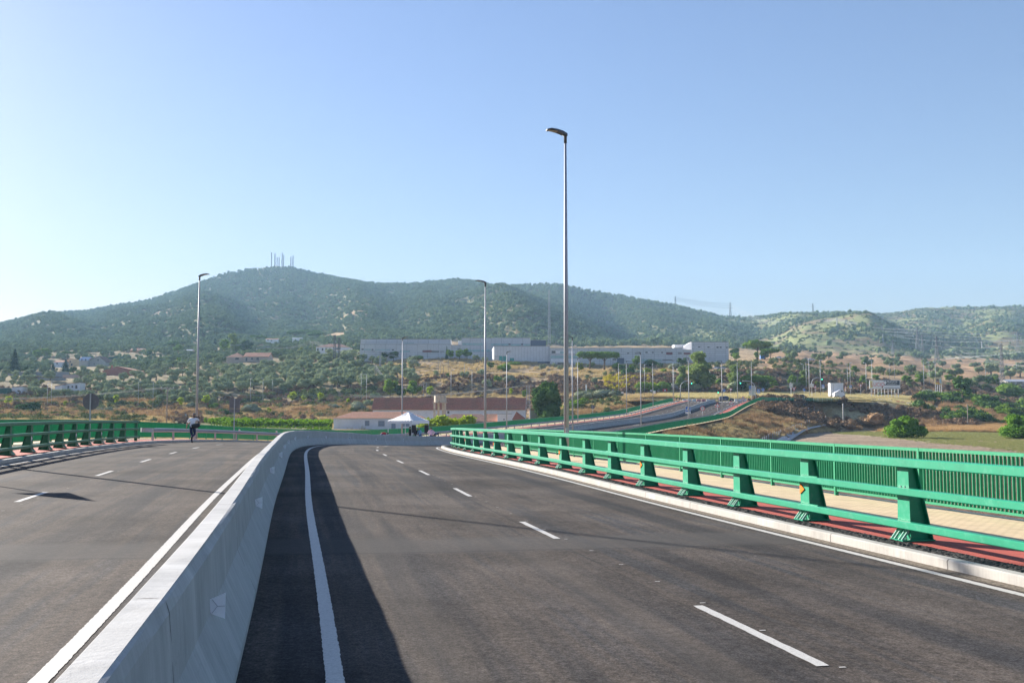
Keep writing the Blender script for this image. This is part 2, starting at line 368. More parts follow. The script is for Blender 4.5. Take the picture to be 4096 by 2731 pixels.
def terrain_mesh(name, Ys, us, material, kind='structure'):
    YY, UU = np.meshgrid(Ys, us, indexing='ij'); X = UU*(YY+150.0)
    x = X.ravel(); y = YY.ravel(); z = np.concatenate([height(x[i:i+20000], y[i:i+20000]) for i in range(0, len(x), 20000)])
    px = 2048+x/np.maximum(y, 40)*FPX
    C = tcolor(x, y, z, px); ny, nu = YY.shape
    me = bpy.data.meshes.new(name); co = np.stack([x, y, z], 1).astype(np.float32)
    I = np.arange(ny*nu).reshape(ny, nu); F = np.stack([I[:-1, :-1], I[:-1, 1:], I[1:, 1:], I[1:, :-1]], -1).reshape(-1, 4)
    me.vertices.add(len(co)); me.vertices.foreach_set('co', co.ravel()); me.loops.add(F.size); me.loops.foreach_set('vertex_index', F.ravel().astype(np.int32))
    me.polygons.add(len(F)); me.polygons.foreach_set('loop_start', np.arange(0, F.size, 4, dtype=np.int32)); me.polygons.foreach_set('loop_total', np.full(len(F), 4, np.int32))
    me.polygons.foreach_set('use_smooth', np.ones(len(F), bool)); me.update(calc_edges=True)
    a = me.attributes.new('albedo', 'FLOAT_COLOR', 'POINT'); a.data.foreach_set('color', np.concatenate([C, np.ones((len(C), 1))], 1).astype(np.float32).ravel())
    me.materials.append(material); o = bpy.data.objects.new(name, me); COL.objects.link(o); o['kind'] = kind
    return o
def ground_material():
    m, nt, b = newmat('ground_soil_and_grass'); at = N(nt, 'ShaderNodeAttribute', attribute_name='albedo')
    n1 = noise_tex(nt, 1.3, 8, .7); r1 = ramp(nt, [(.28, .45), (.5, .95), (.72, 1.35)]); nt.links.new(n1.outputs[0], r1.inputs[0])
    o = mix(nt, at.outputs[0], r1.outputs[0], 1.0, 'MULTIPLY')
    n2 = noise_tex(nt, .12, 6, .7); r2 = ramp(nt, [(.3, .75), (.7, 1.2)]); nt.links.new(n2.outputs[0], r2.inputs[0]); o = mix(nt, o, r2.outputs[0], 1.0, 'MULTIPLY')
    nt.links.new(o, b.inputs['Base Color']); b.inputs['Roughness'].default_value = .95; b.inputs['Specular IOR Level'].default_value = .1
    bp = N(nt, 'ShaderNodeBump'); bp.inputs['Strength'].default_value = .9; bp.inputs['Distance'].default_value = .35; nt.links.new(n1.outputs[0], bp.inputs['Height']); nt.links.new(bp.outputs[0], b.inputs['Normal'])
    return m
M['ground'] = ground_material()
_us = np.linspace(-.62, .62, 460)
terrain_mesh('ground', np.concatenate([np.arange(-150, 60, 15.0), np.arange(60, 480, 1.6), np.arange(480, 1000.5, 4.0)]), _us, M['ground'])
terrain_mesh('hills', np.concatenate([np.arange(1000, 1601, 8.0), np.arange(1612, 2500, 11.0), np.arange(2500, 3600, 25.0)]), _us, M['ground'])

# ------------------------------------------------------------------ road, kerbs, pavements, markings (ribbons along the path)
def ribbon(name, secs, s0, s1, step, mats, kind='structure', closed=False, mi=None, parent=None, smooth=True, uv=True):
    """secs: list of (offset, height) joined in order; swept along the road path"""
    n = max(2, int(round((s1-s0)/step))+1); S = np.linspace(s0, s1, n); V = []; F = []; MI = []; UV = []
    k = len(secs)
    for s in S:
        for o, h in secs: V.append(PP(s, o, h))
    rng = range(k if closed else k-1)
    for i in range(n-1):
        for j in rng:
            a, b = i*k+j, i*k+(j+1) % k
            F.append((a, b, b+k, a+k)); MI.append(mi[j] if mi else 0)
            oa, ob = secs[j], secs[(j+1) % k]
            UV += [(oa[0]+oa[1], S[i]), (ob[0]+ob[1], S[i]), (ob[0]+ob[1], S[i+1]), (oa[0]+oa[1], S[i+1])]
    if closed:
        F.append(tuple(range(k))); F.append(tuple((n-1)*k+j for j in reversed(range(k)))); MI += [0, 0]; UV += [(0, 0)]*(2*k)
    me = bpy.data.meshes.new(name); me.from_pydata([tuple(v) for v in V], [], F)
    # make normals point up/outwards
    for m_ in (mats if isinstance(mats, (list, tuple)) else [mats]): me.materials.append(m_)
    me.polygons.foreach_set('material_index', MI)
    l = me.uv_layers.new(name='path'); l.data.foreach_set('uv', np.array(UV, np.float32).ravel())
    me.polygons.foreach_set('use_smooth', [False]*len(F)); me.update()
    o = bpy.data.objects.new(name, me); COL.objects.link(o)
    if kind: o['kind'] = kind
    if parent is not None: o.parent = parent
    return o
def uvvec(nt, sx=1.0, sy=1.0):
    u = N(nt, 'ShaderNodeUVMap', uv_map='path'); mp = N(nt, 'ShaderNodeMapping'); mp.inputs['Scale'].default_value = (sx, sy, 1); nt.links.new(u.outputs[0], mp.inputs[0]); return mp.outputs[0]
def asphalt_material():
    m, nt, b = newmat('asphalt')
    g = noise_tex(nt, 55, 3, .8); rg = ramp(nt, [(.3, .45), (.5, 1.0), (.68, 1.75)]); nt.links.new(g.outputs[0], rg.inputs[0])
    g2 = noise_tex(nt, 16, 3, .75); rg2 = ramp(nt, [(.3, .62), (.7, 1.42)]); nt.links.new(g2.outputs[0], rg2.inputs[0])
    st = noise_tex(nt, 1.0, 5, .62, vec=uvvec(nt, 1.1, .05)); rs = ramp(nt, [(.32, (.032, .032, .035)), (.43, (.050, .046, .045)), (.53, (.084, .070, .060)), (.62, (.050, .049, .051)), (.74, (.086, .077, .069))]); nt.links.new(st.outputs[0], rs.inputs[0])
    bl = noise_tex(nt, .33, 5, .65); rb = ramp(nt, [(.32, .60), (.5, 1.0), (.68, 1.42)]); nt.links.new(bl.outputs[0], rb.inputs[0])
    o = mix(nt, rs.outputs[0], rg.outputs[0], 1, 'MULTIPLY'); o = mix(nt, o, rg2.outputs[0], 1, 'MULTIPLY'); o = mix(nt, o, rb.outputs[0], 1, 'MULTIPLY')
    # paving joint bands across the road at two stations
    uv = N(nt, 'ShaderNodeUVMap', uv_map='path'); sp = N(nt, 'ShaderNodeSeparateXYZ'); nt.links.new(uv.outputs[0], sp.inputs[0])
    wob = noise_tex(nt, .5, 4, .6); 
    def band(s, w, col, amt, slant=0.0, wobble=.6):
        a = N(nt, 'ShaderNodeMath', operation='MULTIPLY_ADD'); nt.links.new(sp.outputs[0], a.inputs[0]); a.inputs[1].default_value = slant; nt.links.new(sp.outputs[1], a.inputs[2])
        b_ = N(nt, 'ShaderNodeMath', operation='MULTIPLY_ADD'); nt.links.new(wob.outputs[0], b_.inputs[0]); b_.inputs[1].default_value = wobble; nt.links.new(a.outputs[0], b_.inputs[2])
        c = N(nt, 'ShaderNodeMath', operation='SUBTRACT'); nt.links.new(b_.outputs[0], c.inputs[0]); c.inputs[1].default_value = s+wobble/2
        d = N(nt, 'ShaderNodeMath', operation='ABSOLUTE'); nt.links.new(c.outputs[0], d.inputs[0])
        e = N(nt, 'ShaderNodeMapRange'); nt.links.new(d.outputs[0], e.inputs[0]); e.inputs[1].default_value = w*.6; e.inputs[2].default_value = w; e.inputs[3].default_value = amt; e.inputs[4].default_value = 0
        nonlocal o; o = mix(nt, o, col, e.outputs[0])
    def bandx(x0, w, col, amt):
        b_ = N(nt, 'ShaderNodeMath', operation='MULTIPLY_ADD'); nt.links.new(wob.outputs[0], b_.inputs[0]); b_.inputs[1].default_value = w*1.5; nt.links.new(sp.outputs[0], b_.inputs[2])
        c = N(nt, 'ShaderNodeMath', operation='SUBTRACT'); nt.links.new(b_.outputs[0], c.inputs[0]); c.inputs[1].default_value = x0+w*.75
        d = N(nt, 'ShaderNodeMath', operation='ABSOLUTE'); nt.links.new(c.outputs[0], d.inputs[0])
        e = N(nt, 'ShaderNodeMapRange'); nt.links.new(d.outputs[0], e.inputs[0]); e.inputs[1].default_value = w*.3; e.inputs[2].default_value = w; e.inputs[3].default_value = amt; e.inputs[4].default_value = 0
        nonlocal o; o = mix(nt, o, col, e.outputs[0])
    bandx(4.30, .02, (.03, .03, .03), .5); bandx(-4.35, .02, (.03, .03, .03), .5); bandx(1.75, .35, (.10, .09, .08), .22); bandx(3.6, .35, (.10, .09, .08), .22); bandx(6.9, .4, (.03, .03, .032), .25); bandx(-6.6, .4, (.10, .09, .08), .2)
    band(13.6, .9, (.085, .08, .076), .6, 0.0, 1.2); band(37.8, .05, (.035, .033, .032), .9, 0, .05); band(38.6, .3, (.12, .11, .10), .35, 0, .3); band(12.9, .04, (.04, .04, .04), .5, 0, .25)
    sc = noise_tex(nt, 2.2, 6, .8); rsc = ramp(nt, [(.64, 0), (.74, .6)]); nt.links.new(sc.outputs[0], rsc.inputs[0]); o = mix(nt, o, (.10, .088, .07), rsc.outputs[0])
    nt.links.new(o, b.inputs['Base Color']); b.inputs['Roughness'].default_value = .9; b.inputs['Specular IOR Level'].default_value = .08
    bp = N(nt, 'ShaderNodeBump'); bp.inputs['Strength'].default_value = .55; bp.inputs['Distance'].default_value = .012; nt.links.new(g.outputs[0], bp.inputs['Height']); nt.links.new(bp.outputs[0], b.inputs['Normal'])
    return m
M['asphalt'] = asphalt_material()
def paint_material():
    m, nt, b = newmat('road_paint'); n = noise_tex(nt, 40, 6, .8); r = ramp(nt, [(.3, (.32, .305, .28)), (.5, (.50, .48, .445)), (.7, (.58, .56, .52))]); nt.links.new(n.outputs[0], r.inputs[0])
    n2 = noise_tex(nt, 130, 2, .5); r2 = ramp(nt, [(.62, 0), (.7, .7)]); nt.links.new(n2.outputs[0], r2.inputs[0]); o = mix(nt, r.outputs[0], (.16, .15, .14), r2.outputs[0])
    nt.links.new(o, b.inputs['Base Color']); b.inputs['Roughness'].default_value = .6; return m
M['paint'] = paint_material()
def concrete_material(name, base=(.47, .47, .46), joints=0.0):
    m, nt, b = newmat(name)
    n = noise_tex(nt, 2.2, 8, .65); r = ramp(nt, [(.25, [c*.80 for c in base]), (.5, base), (.75, [min(1, c*1.12) for c in base])]); nt.links.new(n.outputs[0], r.inputs[0]); o = r.outputs[0]
    n2 = noise_tex(nt, 34, 5, .7); r2 = ramp(nt, [(.24, .55), (.34, 1)]); nt.links.new(n2.outputs[0], r2.inputs[0]); o = mix(nt, o, r2.outputs[0], .45, 'MULTIPLY')
    if joints:
        # brushed streaks, drips, shrinkage joints running down the faces
        st = noise_tex(nt, 1, 5, .7, vec=uvvec(nt, .6, 22)); rs = ramp(nt, [(.3, .86), (.7, 1.1)]); nt.links.new(st.outputs[0], rs.inputs[0]); o = mix(nt, o, rs.outputs[0], 1, 'MULTIPLY')
        st2 = noise_tex(nt, 1, 4, .7, vec=uvvec(nt, .25, 1.3)); rs2 = ramp(nt, [(.56, 0), (.72, .45)]); nt.links.new(st2.outputs[0], rs2.inputs[0]); o = mix(nt, o, (.66, .66, .64), rs2.outputs[0])
        uv = N(nt, 'ShaderNodeUVMap', uv_map='path'); sp = N(nt, 'ShaderNodeSeparateXYZ'); nt.links.new(uv.outputs[0], sp.inputs[0])
        wv = noise_tex(nt, 7, 4, .7); a = N(nt, 'ShaderNodeMath', operation='MULTIPLY_ADD'); nt.links.new(wv.outputs[0], a.inputs[0]); a.inputs[1].default_value = .05; nt.links.new(sp.outputs[1], a.inputs[2])
        d = N(nt, 'ShaderNodeMath', operation='PINGPONG'); nt.links.new(a.outputs[0], d.inputs[0]); d.inputs[1].default_value = joints/2
        e = N(nt, 'ShaderNodeMapRange'); nt.links.new(d.outputs[0], e.inputs[0]); e.inputs[1].default_value = .006; e.inputs[2].default_value = .016; e.inputs[3].default_value = .85; e.inputs[4].default_value = 0
        brk = noise_tex(nt, 5.5, 3, .6); rb_ = ramp(nt, [(.40, 0), (.5, 1)]); nt.links.new(brk.outputs[0], rb_.inputs[0])
        f = N(nt, 'ShaderNodeMath', operation='MULTIPLY'); nt.links.new(e.outputs[0], f.inputs[0]); nt.links.new(rb_.outputs[0], f.inputs[1])
        o = mix(nt, o, (.07, .065, .06), f.outputs[0])
        cr = N(nt, 'ShaderNodeTexVoronoi', feature='DISTANCE_TO_EDGE'); cr.inputs['Scale'].default_value = 1.6; tc = N(nt, 'ShaderNodeTexCoord'); nz = noise_tex(nt, 9, 5, .8)
        va = N(nt, 'ShaderNodeVectorMath', operation='MULTIPLY_ADD'); nt.links.new(nz.outputs[1], va.inputs[0]); va.inputs[1].default_value = (.25, .25, .25); nt.links.new(tc.outputs['Object'], va.inputs[2]); nt.links.new(va.outputs[0], cr.inputs['Vector'])
        rc = ramp(nt, [(.002, .6), (.006, 0)]); nt.links.new(cr.outputs[0], rc.inputs[0]); g3 = noise_tex(nt, 1.1, 3, .6); r3 = ramp(nt, [(.52, 0), (.6, .55)]); nt.links.new(g3.outputs[0], r3.inputs[0])
        f2 = N(nt, 'ShaderNodeMath', operation='MULTIPLY'); nt.links.new(rc.outputs[0], f2.inputs[0]); nt.links.new(r3.outputs[0], f2.inputs[1]); o = mix(nt, o, (.12, .115, .11), f2.outputs[0])
    nt.links.new(o, b.inputs['Base Color']); b.inputs['Roughness'].default_value = .85; b.inputs['Specular IOR Level'].default_value = .3
    bp = N(nt, 'ShaderNodeBump'); bp.inputs['Strength'].default_value = .35; bp.inputs['Distance'].default_value = .01; nt.links.new(n2.outputs[0], bp.inputs['Height']); nt.links.new(bp.outputs[0], b.inputs['Normal'])
    return m
M['barrier'] = concrete_material('barrier_concrete', (.40, .40, .395), 5.0)
M['kerb'] = concrete_material('kerb_concrete', (.40, .38, .35), 2.6)
M['concrete'] = concrete_material('plain_concrete', (.40, .39, .36))
M['red'] = mat('red_cycle_path', (.42, .085, .06), .85, var=.14, scale=6, bump=.25, bscale=120)
M['gravel'] = mat('black_loose_asphalt', (.035, .033, .032), .9, var=.6, scale=60, bump=1.0, bscale=55)
M['grit'] = mat('gutter_grit', (.15, .125, .095), .95, var=.6, scale=30, bump=.8, bscale=60)
def tile_material():
    m, nt, b = newmat('beige_pavement_tiles'); br = N(nt, 'ShaderNodeTexBrick'); nt.links.new(uvvec(nt, 1, 1), br.inputs['Vector']); br.inputs['Scale'].default_value = 1
    br.inputs['Color1'].default_value = (.66, .50, .31, 1); br.inputs['Color2'].default_value = (.58, .44, .27, 1); br.inputs['Mortar'].default_value = (.42, .32, .20, 1)
    br.inputs['Mortar Size'].default_value = .012; br.inputs['Brick Width'].default_value = .2; br.inputs['Row Height'].default_value = .1
    n = noise_tex(nt, 2, 5, .6); r = ramp(nt, [(.3, .85), (.7, 1.12)]); nt.links.new(n.outputs[0], r.inputs[0]); o = mix(nt, br.outputs[0], r.outputs[0], 1, 'MULTIPLY')
    nt.links.new(o, b.inputs['Base Color']); b.inputs['Roughness'].default_value = .85; return m
M['tile'] = tile_material()
SE = 309.0
ribbon('road', [(-8.2, 0), (-.25, 0)], -45, SE, 1.5, M['asphalt'])
ribbon('road', [(.25, 0), (8.2, 0)], -45, SE, 1.5, M['asphalt'])
for sg, rp in ((-1, -1), (1, 1)):
    q = lambda *L: [(sg*o, h) for o, h in (L if sg > 0 else reversed(L))]
    ribbon('gutter', q((8.06, .004), (8.2, .02)), -45, SE, 1.0, M['grit'])
    ribbon('kerb', q((8.2, -.1), (8.2, .12), (8.22, .135), (8.36, .135), (8.36, 0)), -45, SE, 1.0, M['kerb'])
    ribbon('cycle_path', q((8.80 if sg > 0 else 8.62, .118), (10.05, .12)), -45, SE, 1.0, M['red'])
    ribbon('pavement', q((10.05, .121), (12.55, .125)), -45, SE, 1.0, M['tile'])
    ribbon('deck_edge', q((12.55, .125), (12.7, .125), (12.7, -.7), (8.0, -.9)), -45, 66, 1.5, M['concrete'])
ribbon('deck_edge', [(-8.2, -.05), (-8.2, -1.0), (8.2, -1.0), (8.2, -.05)], -45, 66, 1.5, M['concrete'])
# rough black strip behind the kerb: real lumps
def lumpy(name, o0, o1, s0, s1, ds, h, m, no=7):
    S = np.arange(s0, s1, ds); O = np.linspace(o0, o1, no); V = []; F = []
    for i, s in enumerate(S):
        for j, o in enumerate(O):
            e = min(j, no-1-j)/((no-1)/2); e = min(1, e*2.2)
            V.append(PP(s, o+(rnd.random()-.5)*.03, .105+h*e*(.35+.65*rnd.random())))
    for i in range(len(S)-1):
        for j in range(no-1): a = i*no+j; F.append((a, a+1, a+1+no, a+no) if o1 > o0 else (a, a+no, a+no+1, a+1))
    me = bpy.data.meshes.new(name); me.from_pydata([tuple(v) for v in V], [], F); me.materials.append(m); o = bpy.data.objects.new(name, me); COL.objects.link(o); o['kind'] = 'structure'
lumpy('kerb_backfill', 8.36, 8.84, 4, 64, .03, .034, M['gravel'], 15)
lumpy('kerb_backfill', -8.36, -8.62, 20, 60, .12, .03, M['gravel'], 5)
# markings: long lines in short pieces with slightly uneven edges, dashes
def line_mark(o, w, s0, s1, ds, z=.0045):
    S = np.arange(s0, s1+.001, ds); V = []; F = []
    for i, s in enumerate(S):
        j = .0045 if s < 24 else .002 if s < 40 else 0
        V += [PP(s, o-w/2+j*(rnd.random()-.5)*2, z), PP(s, o+w/2+j*(rnd.random()-.5)*2, z)]
    for i in range(len(S)-1): F.append((2*i, 2*i+1, 2*i+3, 2*i+2))
    return V, F
mk = MB()
for o, w in ((.96, .125), (7.93, .12), (-.97, .13), (-8.02, .14)):
    for a, b, ds in ((-20, 4, .5), (4, 24, .045), (24, 40, .1), (40, 300, .8)): mk.add(*line_mark(o, w, a, b, ds))
k = -2
while k < 41:
    s = 6.55+7.45*k
    if s < 296: mk.add(*line_mark(4.42, .10, s, s+2.35, .1 if s < 40 else .5)); mk.add(*line_mark(-4.5, .11, s-1.1+.2, s+1.35, .1 if s < 40 else .5))
    k += 1
for o in (4.42, -4.42):
    for s in np.arange(4, 60, 1.24): mk.add(*line_mark(o+.10+.03*rnd.random(), .055, s, s+.022, .022, .0047))
# arrows painted on the approach and zebra bars at the roundabout
for s, o in ((186, 6.1), (186, 2.7), (285, 6.1), (285, 2.7), (285, -2.7), (285, -6.1)):
    for pts in ([(-.08, 0), (.08, 0), (.08, 3.0), (-.08, 3.0)], [(-.35, 3.0), (.35, 3.0), (0, 4.6)]):
        mk.add([PP(s+y, o+x, .0045) for x, y in pts], [tuple(range(len(pts)))])
for sgn in (-1, 1):
    for i in range(8): mk.add(*line_mark(sgn*(1.3+i*.95), .5, 303, 307, 1))
    mk.add(*line_mark(sgn*4.5, 6.6, 300.6, 301, .4))
tag(mk.build('road_marking', M['paint']), kind='structure')
# roundabout ring road at the top of the ramp
rb = MB(); ZR = PP(SE).z
def ringz(px): return ZR-.02+max(0, px-2950)*.0012
for i in range(70):
    px0 = 2500+i*14; px1 = px0+14
    g = lambda px, Y: Vector(((px-2048)/FPX*Y, Y, ringz(px)))
    y0, y1 = [294+(0 if p < 3040 else (p-3040)*.02) for p in (px0, px1)]
    rb.add([g(px0, y0), g(px1, y1), g(px1, y1+14), g(px0, y0+14)], [(0, 1, 2, 3)])
tag(rb.build('ring_road', M['asphalt']), kind='structure')

# ------------------------------------------------------------------ concrete median barrier
bar_t = thing('concrete_barrier', 'long curving pale grey concrete safety barrier dividing the two carriageways', 'barrier', PP(0))
def bparts(o):
    m = o.matrix_world.copy(); o.parent = bar_t; o.matrix_parent_inverse = Matrix.Translation(-PP(0)); return o
prof_b = [(-.31, -.05), (-.31, .07), (-.135, .46), (-.105, .83), (-.085, .885), (-.07, .9), (.07, .9), (.085, .885), (.105, .83), (.135, .46), (.31, .07), (.31, -.05)]
bo = ribbon('barrier_body', prof_b, -40, 303, .5, M['barrier'], kind=None, closed=True); bparts(bo)
for s0_ in np.arange(-40, 274, 400.): pass
# uneven hand finished arris on the near stretch
me = bo.data; co = np.empty(len(me.vertices)*3, np.float32); me.vertices.foreach_get('co', co); co = co.reshape(-1, 12, 3)
nz = np.array([[vnoise(i*.45, j*1.3, 3)+.5*vnoise(i*1.9, j*1.3, 4)-.75 for j in range(12)] for i in range(co.shape[0])])
for j in (3, 4, 5, 6, 7, 8):
    co[:, j, 2] += nz[:, j]*.012; co[:, j, 0] += nz[:, j]*(.022 if j in (7, 8) else .008)
me.vertices.foreach_set('co', co.ravel()); me.update()
M['refl_white'] = mat('white_reflector', (.90, .90, .94), .35, var=.03)
M['orange'] = mat('orange_reflector', (.85, .22, .02), .35, var=.03)
M['dark_seam'] = mat('reflector_seam', (.42, .42, .48), .5)
s = 6.9; first = True
while s < 300:
    mb = MB(); p = PP(s, .13, .50); a = HD(s); t = Vector((math.sin(a), math.cos(a), 0)); n_ = Vector((math.cos(a), -math.sin(a), 0)); up = Vector((0, 0, 1))
    # trapezoid plate standing out from the face, read by oncoming drivers
    for k, tt in ((0, 1), ):
        pts = [(-.02, -.038), (.10, -.085), (.10, .085), (-.02, .038)]
        mb.poly(pts, p-t*.0+n_*.0, n_, up, .012, 0)
        mb.bar(p-t*.009+n_*.05, p-t*.009+n_*.10, .004, .003, 1); mb.bar(p-t*.009+n_*.05, p-t*.009+n_*.015+up*.045, .004, .003, 1); mb.bar(p-t*.009+n_*.05, p-t*.009+n_*.015-up*.045, .004, .003, 1)
    bparts(mb.build('reflector', [M['refl_white'], M['dark_seam']])); s += 7.75

# ------------------------------------------------------------------ green painted steel railings, fences
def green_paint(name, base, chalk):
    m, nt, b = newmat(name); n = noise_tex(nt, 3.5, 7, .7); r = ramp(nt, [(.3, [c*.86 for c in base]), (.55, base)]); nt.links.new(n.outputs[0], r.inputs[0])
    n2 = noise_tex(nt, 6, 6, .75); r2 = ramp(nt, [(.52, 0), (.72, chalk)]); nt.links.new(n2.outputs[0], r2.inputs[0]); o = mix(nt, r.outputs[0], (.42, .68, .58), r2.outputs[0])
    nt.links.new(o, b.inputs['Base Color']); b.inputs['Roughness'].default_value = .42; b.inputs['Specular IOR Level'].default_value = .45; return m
M['green'] = green_paint('green_paint', (.001, .265, .14), .12)
M['green_fence'] = green_paint('green_fence_paint', (.002, .25, .115), .08)
M['green_dark'] = green_paint('green_paint_shaded', (.004, .15, .075), .10)  # darker copy of the green paint: the backlit left railing's shade put into colour
M['galv'] = mat('galvanised_steel', (.40, .42, .45), .55, metal=.3, var=.14, scale=14)
M['galv_dull'] = mat('dull_zinc', (.42, .44, .46), .55, metal=.4, var=.15, scale=12)
M['bolt'] = mat('pale_green_gusset', (.25, .48, .40), .5)
def rail_bar(name, o, h, w, d, s0, s1, m, par, joints=()):
    ob = ribbon(name, [(o-w/2, h-d/2), (o+w/2, h-d/2), (o+w/2, h+d/2), (o-w/2, h+d/2)], s0, s1, 1.0, m, kind=None, closed=True, parent=None)
    b = ob.modifiers.new('bevel', 'BEVEL'); b.width = .012; b.segments = 1; b.limit_method = 'ANGLE'; b.angle_limit = D2R(50)
    ob.parent = par; ob.matrix_parent_inverse = Matrix.Translation(-Vector(par.location)); return ob
def rel(o, par): o.parent = par; o.matrix_parent_inverse = Matrix.Translation(-Vector(par.location)); return o
def frame_at(s, sg):
    a = HD(s); t = Vector((math.sin(a), math.cos(a), 0)); n = Vector((math.cos(a), -math.sin(a), 0))*sg
    return t, n, Vector((0, 0, 1))
def rail_post(s, sg, off, m, par, refl=False, half=.13, last=False):
    t, n, up = frame_at(s, sg); p = PP(s, sg*off, .125); mb = MB()
    def P(a, b, c): return p+t*a+n*b+up*c
    H = 1.06
    if last:
        mb.hexa([P(-.05, -.02, 0), P(.05, -.02, 0), P(.05, .14, 0), P(-.05, .14, 0), P(-.05, -.02, H), P(.05, -.02, H), P(.05, .14, H), P(-.05, .14, H)])
    else:
        mb.hexa([P(-.15, 0, 0), P(.15, 0, 0), P(.15, .015, 0), P(-.15, .015, 0), P(-.125, -.0, H), P(.125, -.0, H), P(.125, .015, H), P(-.125, .015, H)])       # road flange
        mb.hexa([P(-.15, .34, 0), P(.15, .34, 0), P(.15, .355, 0), P(-.15, .355, 0), P(-.125, .11, H), P(.125, .11, H), P(.125, .125, H), P(-.125, .125, H)])   # raking back flange
        mb.hexa([P(-.075, .015, 0), P(-.055, .015, 0), P(-.055, .34, 0), P(-.075, .34, 0), P(-.075, .015, H), P(-.055, .015, H), P(-.055, .11, H), P(-.075, .11, H)])
        mb.hexa([P(.055, .015, 0), P(.075, .015, 0), P(.075, .34, 0), P(.055, .34, 0), P(.055, .015, H), P(.075, .015, H), P(.075, .11, H), P(.055, .11, H)])
        for k in (-.045, .045): mb.bar(P(k, -.004, .70), P(k, -.004, .74), .012, .008, 1)
    po = rel(mb.build('post', [m, M['dark_seam']]), par)
    if not last:
        f = MB(); f.hexa([P(-.15, -.13, .0), P(.15, -.13, .0), P(.16, .37, .0), P(-.16, .37, .0), P(-.15, -.13, .02), P(.15, -.13, .02), P(.16, .37, .02), P(-.16, .37, .02)])
        for k in (-.12, -.05, .05, .12):
            f.bar(P(k, -.12, .01), P(k, -.006, .15), .014, .03, 1)
        fo = f.build('base_foot', [m, M['bolt']]); fo.parent = po; fo.matrix_parent_inverse = Matrix.Identity(4)
    if refl:
        r = MB(); r.poly([(-.13, -.085), (.015, 0), (-.13, .085)] if sg < 0 else [(-.13, .085), (-.13, -.085), (.015, 0)], P(-.0, -.012, .50), t*-1 if sg > 0 else t, up, .012)
        ro = r.build('reflector', M['orange'] if sg > 0 else M['refl_white']); ro.parent = po; ro.matrix_parent_inverse = Matrix.Identity(4)
def railing(name, label, sg, off, s0, s1, posts, m, refl_every):
    t = thing(name, label, 'railing', PP(posts[0], sg*off, .12))
    for h, d, w in ((1.185, .12, .17), (.795, .10, .12), (.345, .10, .12)):
        rail_bar('rail', sg*(off-(.02 if h > 1 else .07)), h, w, d, s0, s1, m, t)
    for i, s in enumerate(posts): rail_post(s, sg, off, m, t, refl=(i in refl_every), last=(i == len(posts)-1))
    for s in np.arange(posts[-1]-4.4, s0, -10.8):
        for h in (1.185, .795, .345):
            mb = MB(); tt, n, up = frame_at(s, sg); o_ = sg*(off-(.02 if h > 1 else .07))
            mb.bar(PP(s-.25, o_, h+(-.064 if h > 1 else .057)), PP(s+.25, o_, h+(-.064 if h > 1 else .057)), .03, .02); rel(mb.build('splice_plate', m), t)
    return t
pr = [62.2, 59.5, 56.8, 54.0, 50.9, 47.8, 44.7, 42.0, 39.1, 36.4, 33.7, 30.8, 28.1, 25.6, 22.9, 20.1, 17.5, 14.9, 12.2, 9.5, 6.8, 4.1, 1.4, -1.3, -4, -6.7]; pr = pr[::-1]
railing('bridge_railing', 'bright green steel three-rail bridge railing with raking posts right of the road', 1, 8.87, -8, 62.4, pr, M['green'], [pr.index(14.9), pr.index(22.9) , pr.index(30.8), pr.index(42.0), pr.index(50.9), pr.index(59.5)])
pl = [58.5, 56.2, 53.9, 51.6, 49.2, 46.9, 44.6, 42.3, 39.8, 37.1, 34.4, 31.7, 29.0, 26.3, 23.6, 20.9, 18.2, 15.5]; pl = pl[::-1]
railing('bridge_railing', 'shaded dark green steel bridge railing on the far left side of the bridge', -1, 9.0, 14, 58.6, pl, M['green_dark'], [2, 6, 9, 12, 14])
M['sticker'] = mat('white_red_plate', (.8, .78, .78), .5)
def fence(name, label, sg, off, s0, s1, pan, m, top=1.13, near=(0, 0)):
    t = thing(name, label, 'fence', PP(s0, sg*off, .12)); s = s0
    while s < s1-.1:
        e = min(s+pan, s1); dn = near[0] <= s < near[1]
        mb = MB(); A = PP(s, sg*off, .12); B = PP(e, sg*off, .12); T = (B-A); L = T.length; T.normalize(); n = Vector((T.y, -T.x, 0)).normalized(); up = Vector((0, 0, 1))
        mb.bar(A+up*(top-.03), B+up*(top-.03), .07, .06); mb.bar(A+up*.12, B+up*.12, .04, .045)
        k = .06
        sp = .1 if dn else .13
        while k < L-.03:
            c = A+T*k; mb.box(c+up*((top-.06+.14)/2), (.014, .05, top-.06-.14), 0, math.atan2(T.y, T.x)); k += sp
        rel(mb.build('panel', m), t)
        mp = MB(); mp.box(A+up*(top*.5), (.05, .08, top), 0, math.atan2(T.y, T.x)); rel(mp.build('post', m), t)
        s = e
    return t
fence('green_fence', 'bright green vertical-bar parapet fence behind the right railing, following the road to the roundabout', 1, 12.31, -8, 309, 3.1, M['green_fence'], near=(-8, 62))
lf = fence('green_fence', 'green vertical-bar fence along the left pavement, curving past the white canopy up the hill', -1, 11.95, 20, 302, 2.8, M['green_fence'], near=(20, 80))
for s in (30.2, 52.5, 84.5, 91.5, 95):
    t_, n_, u_ = frame_at(s, -1); mb = MB(); mb.box(PP(s, -11.88, .95), (.3, .012, .22), 0, -HD(s)+math.pi/2); mb.box(PP(s, -11.87, .95)-t_*.06, (.12, .012, .16), 1, -HD(s)+math.pi/2)
    rel(mb.build('notice_plate', [M['sticker'], mat('notice_red', (.6, .06, .05), .5)]), lf)
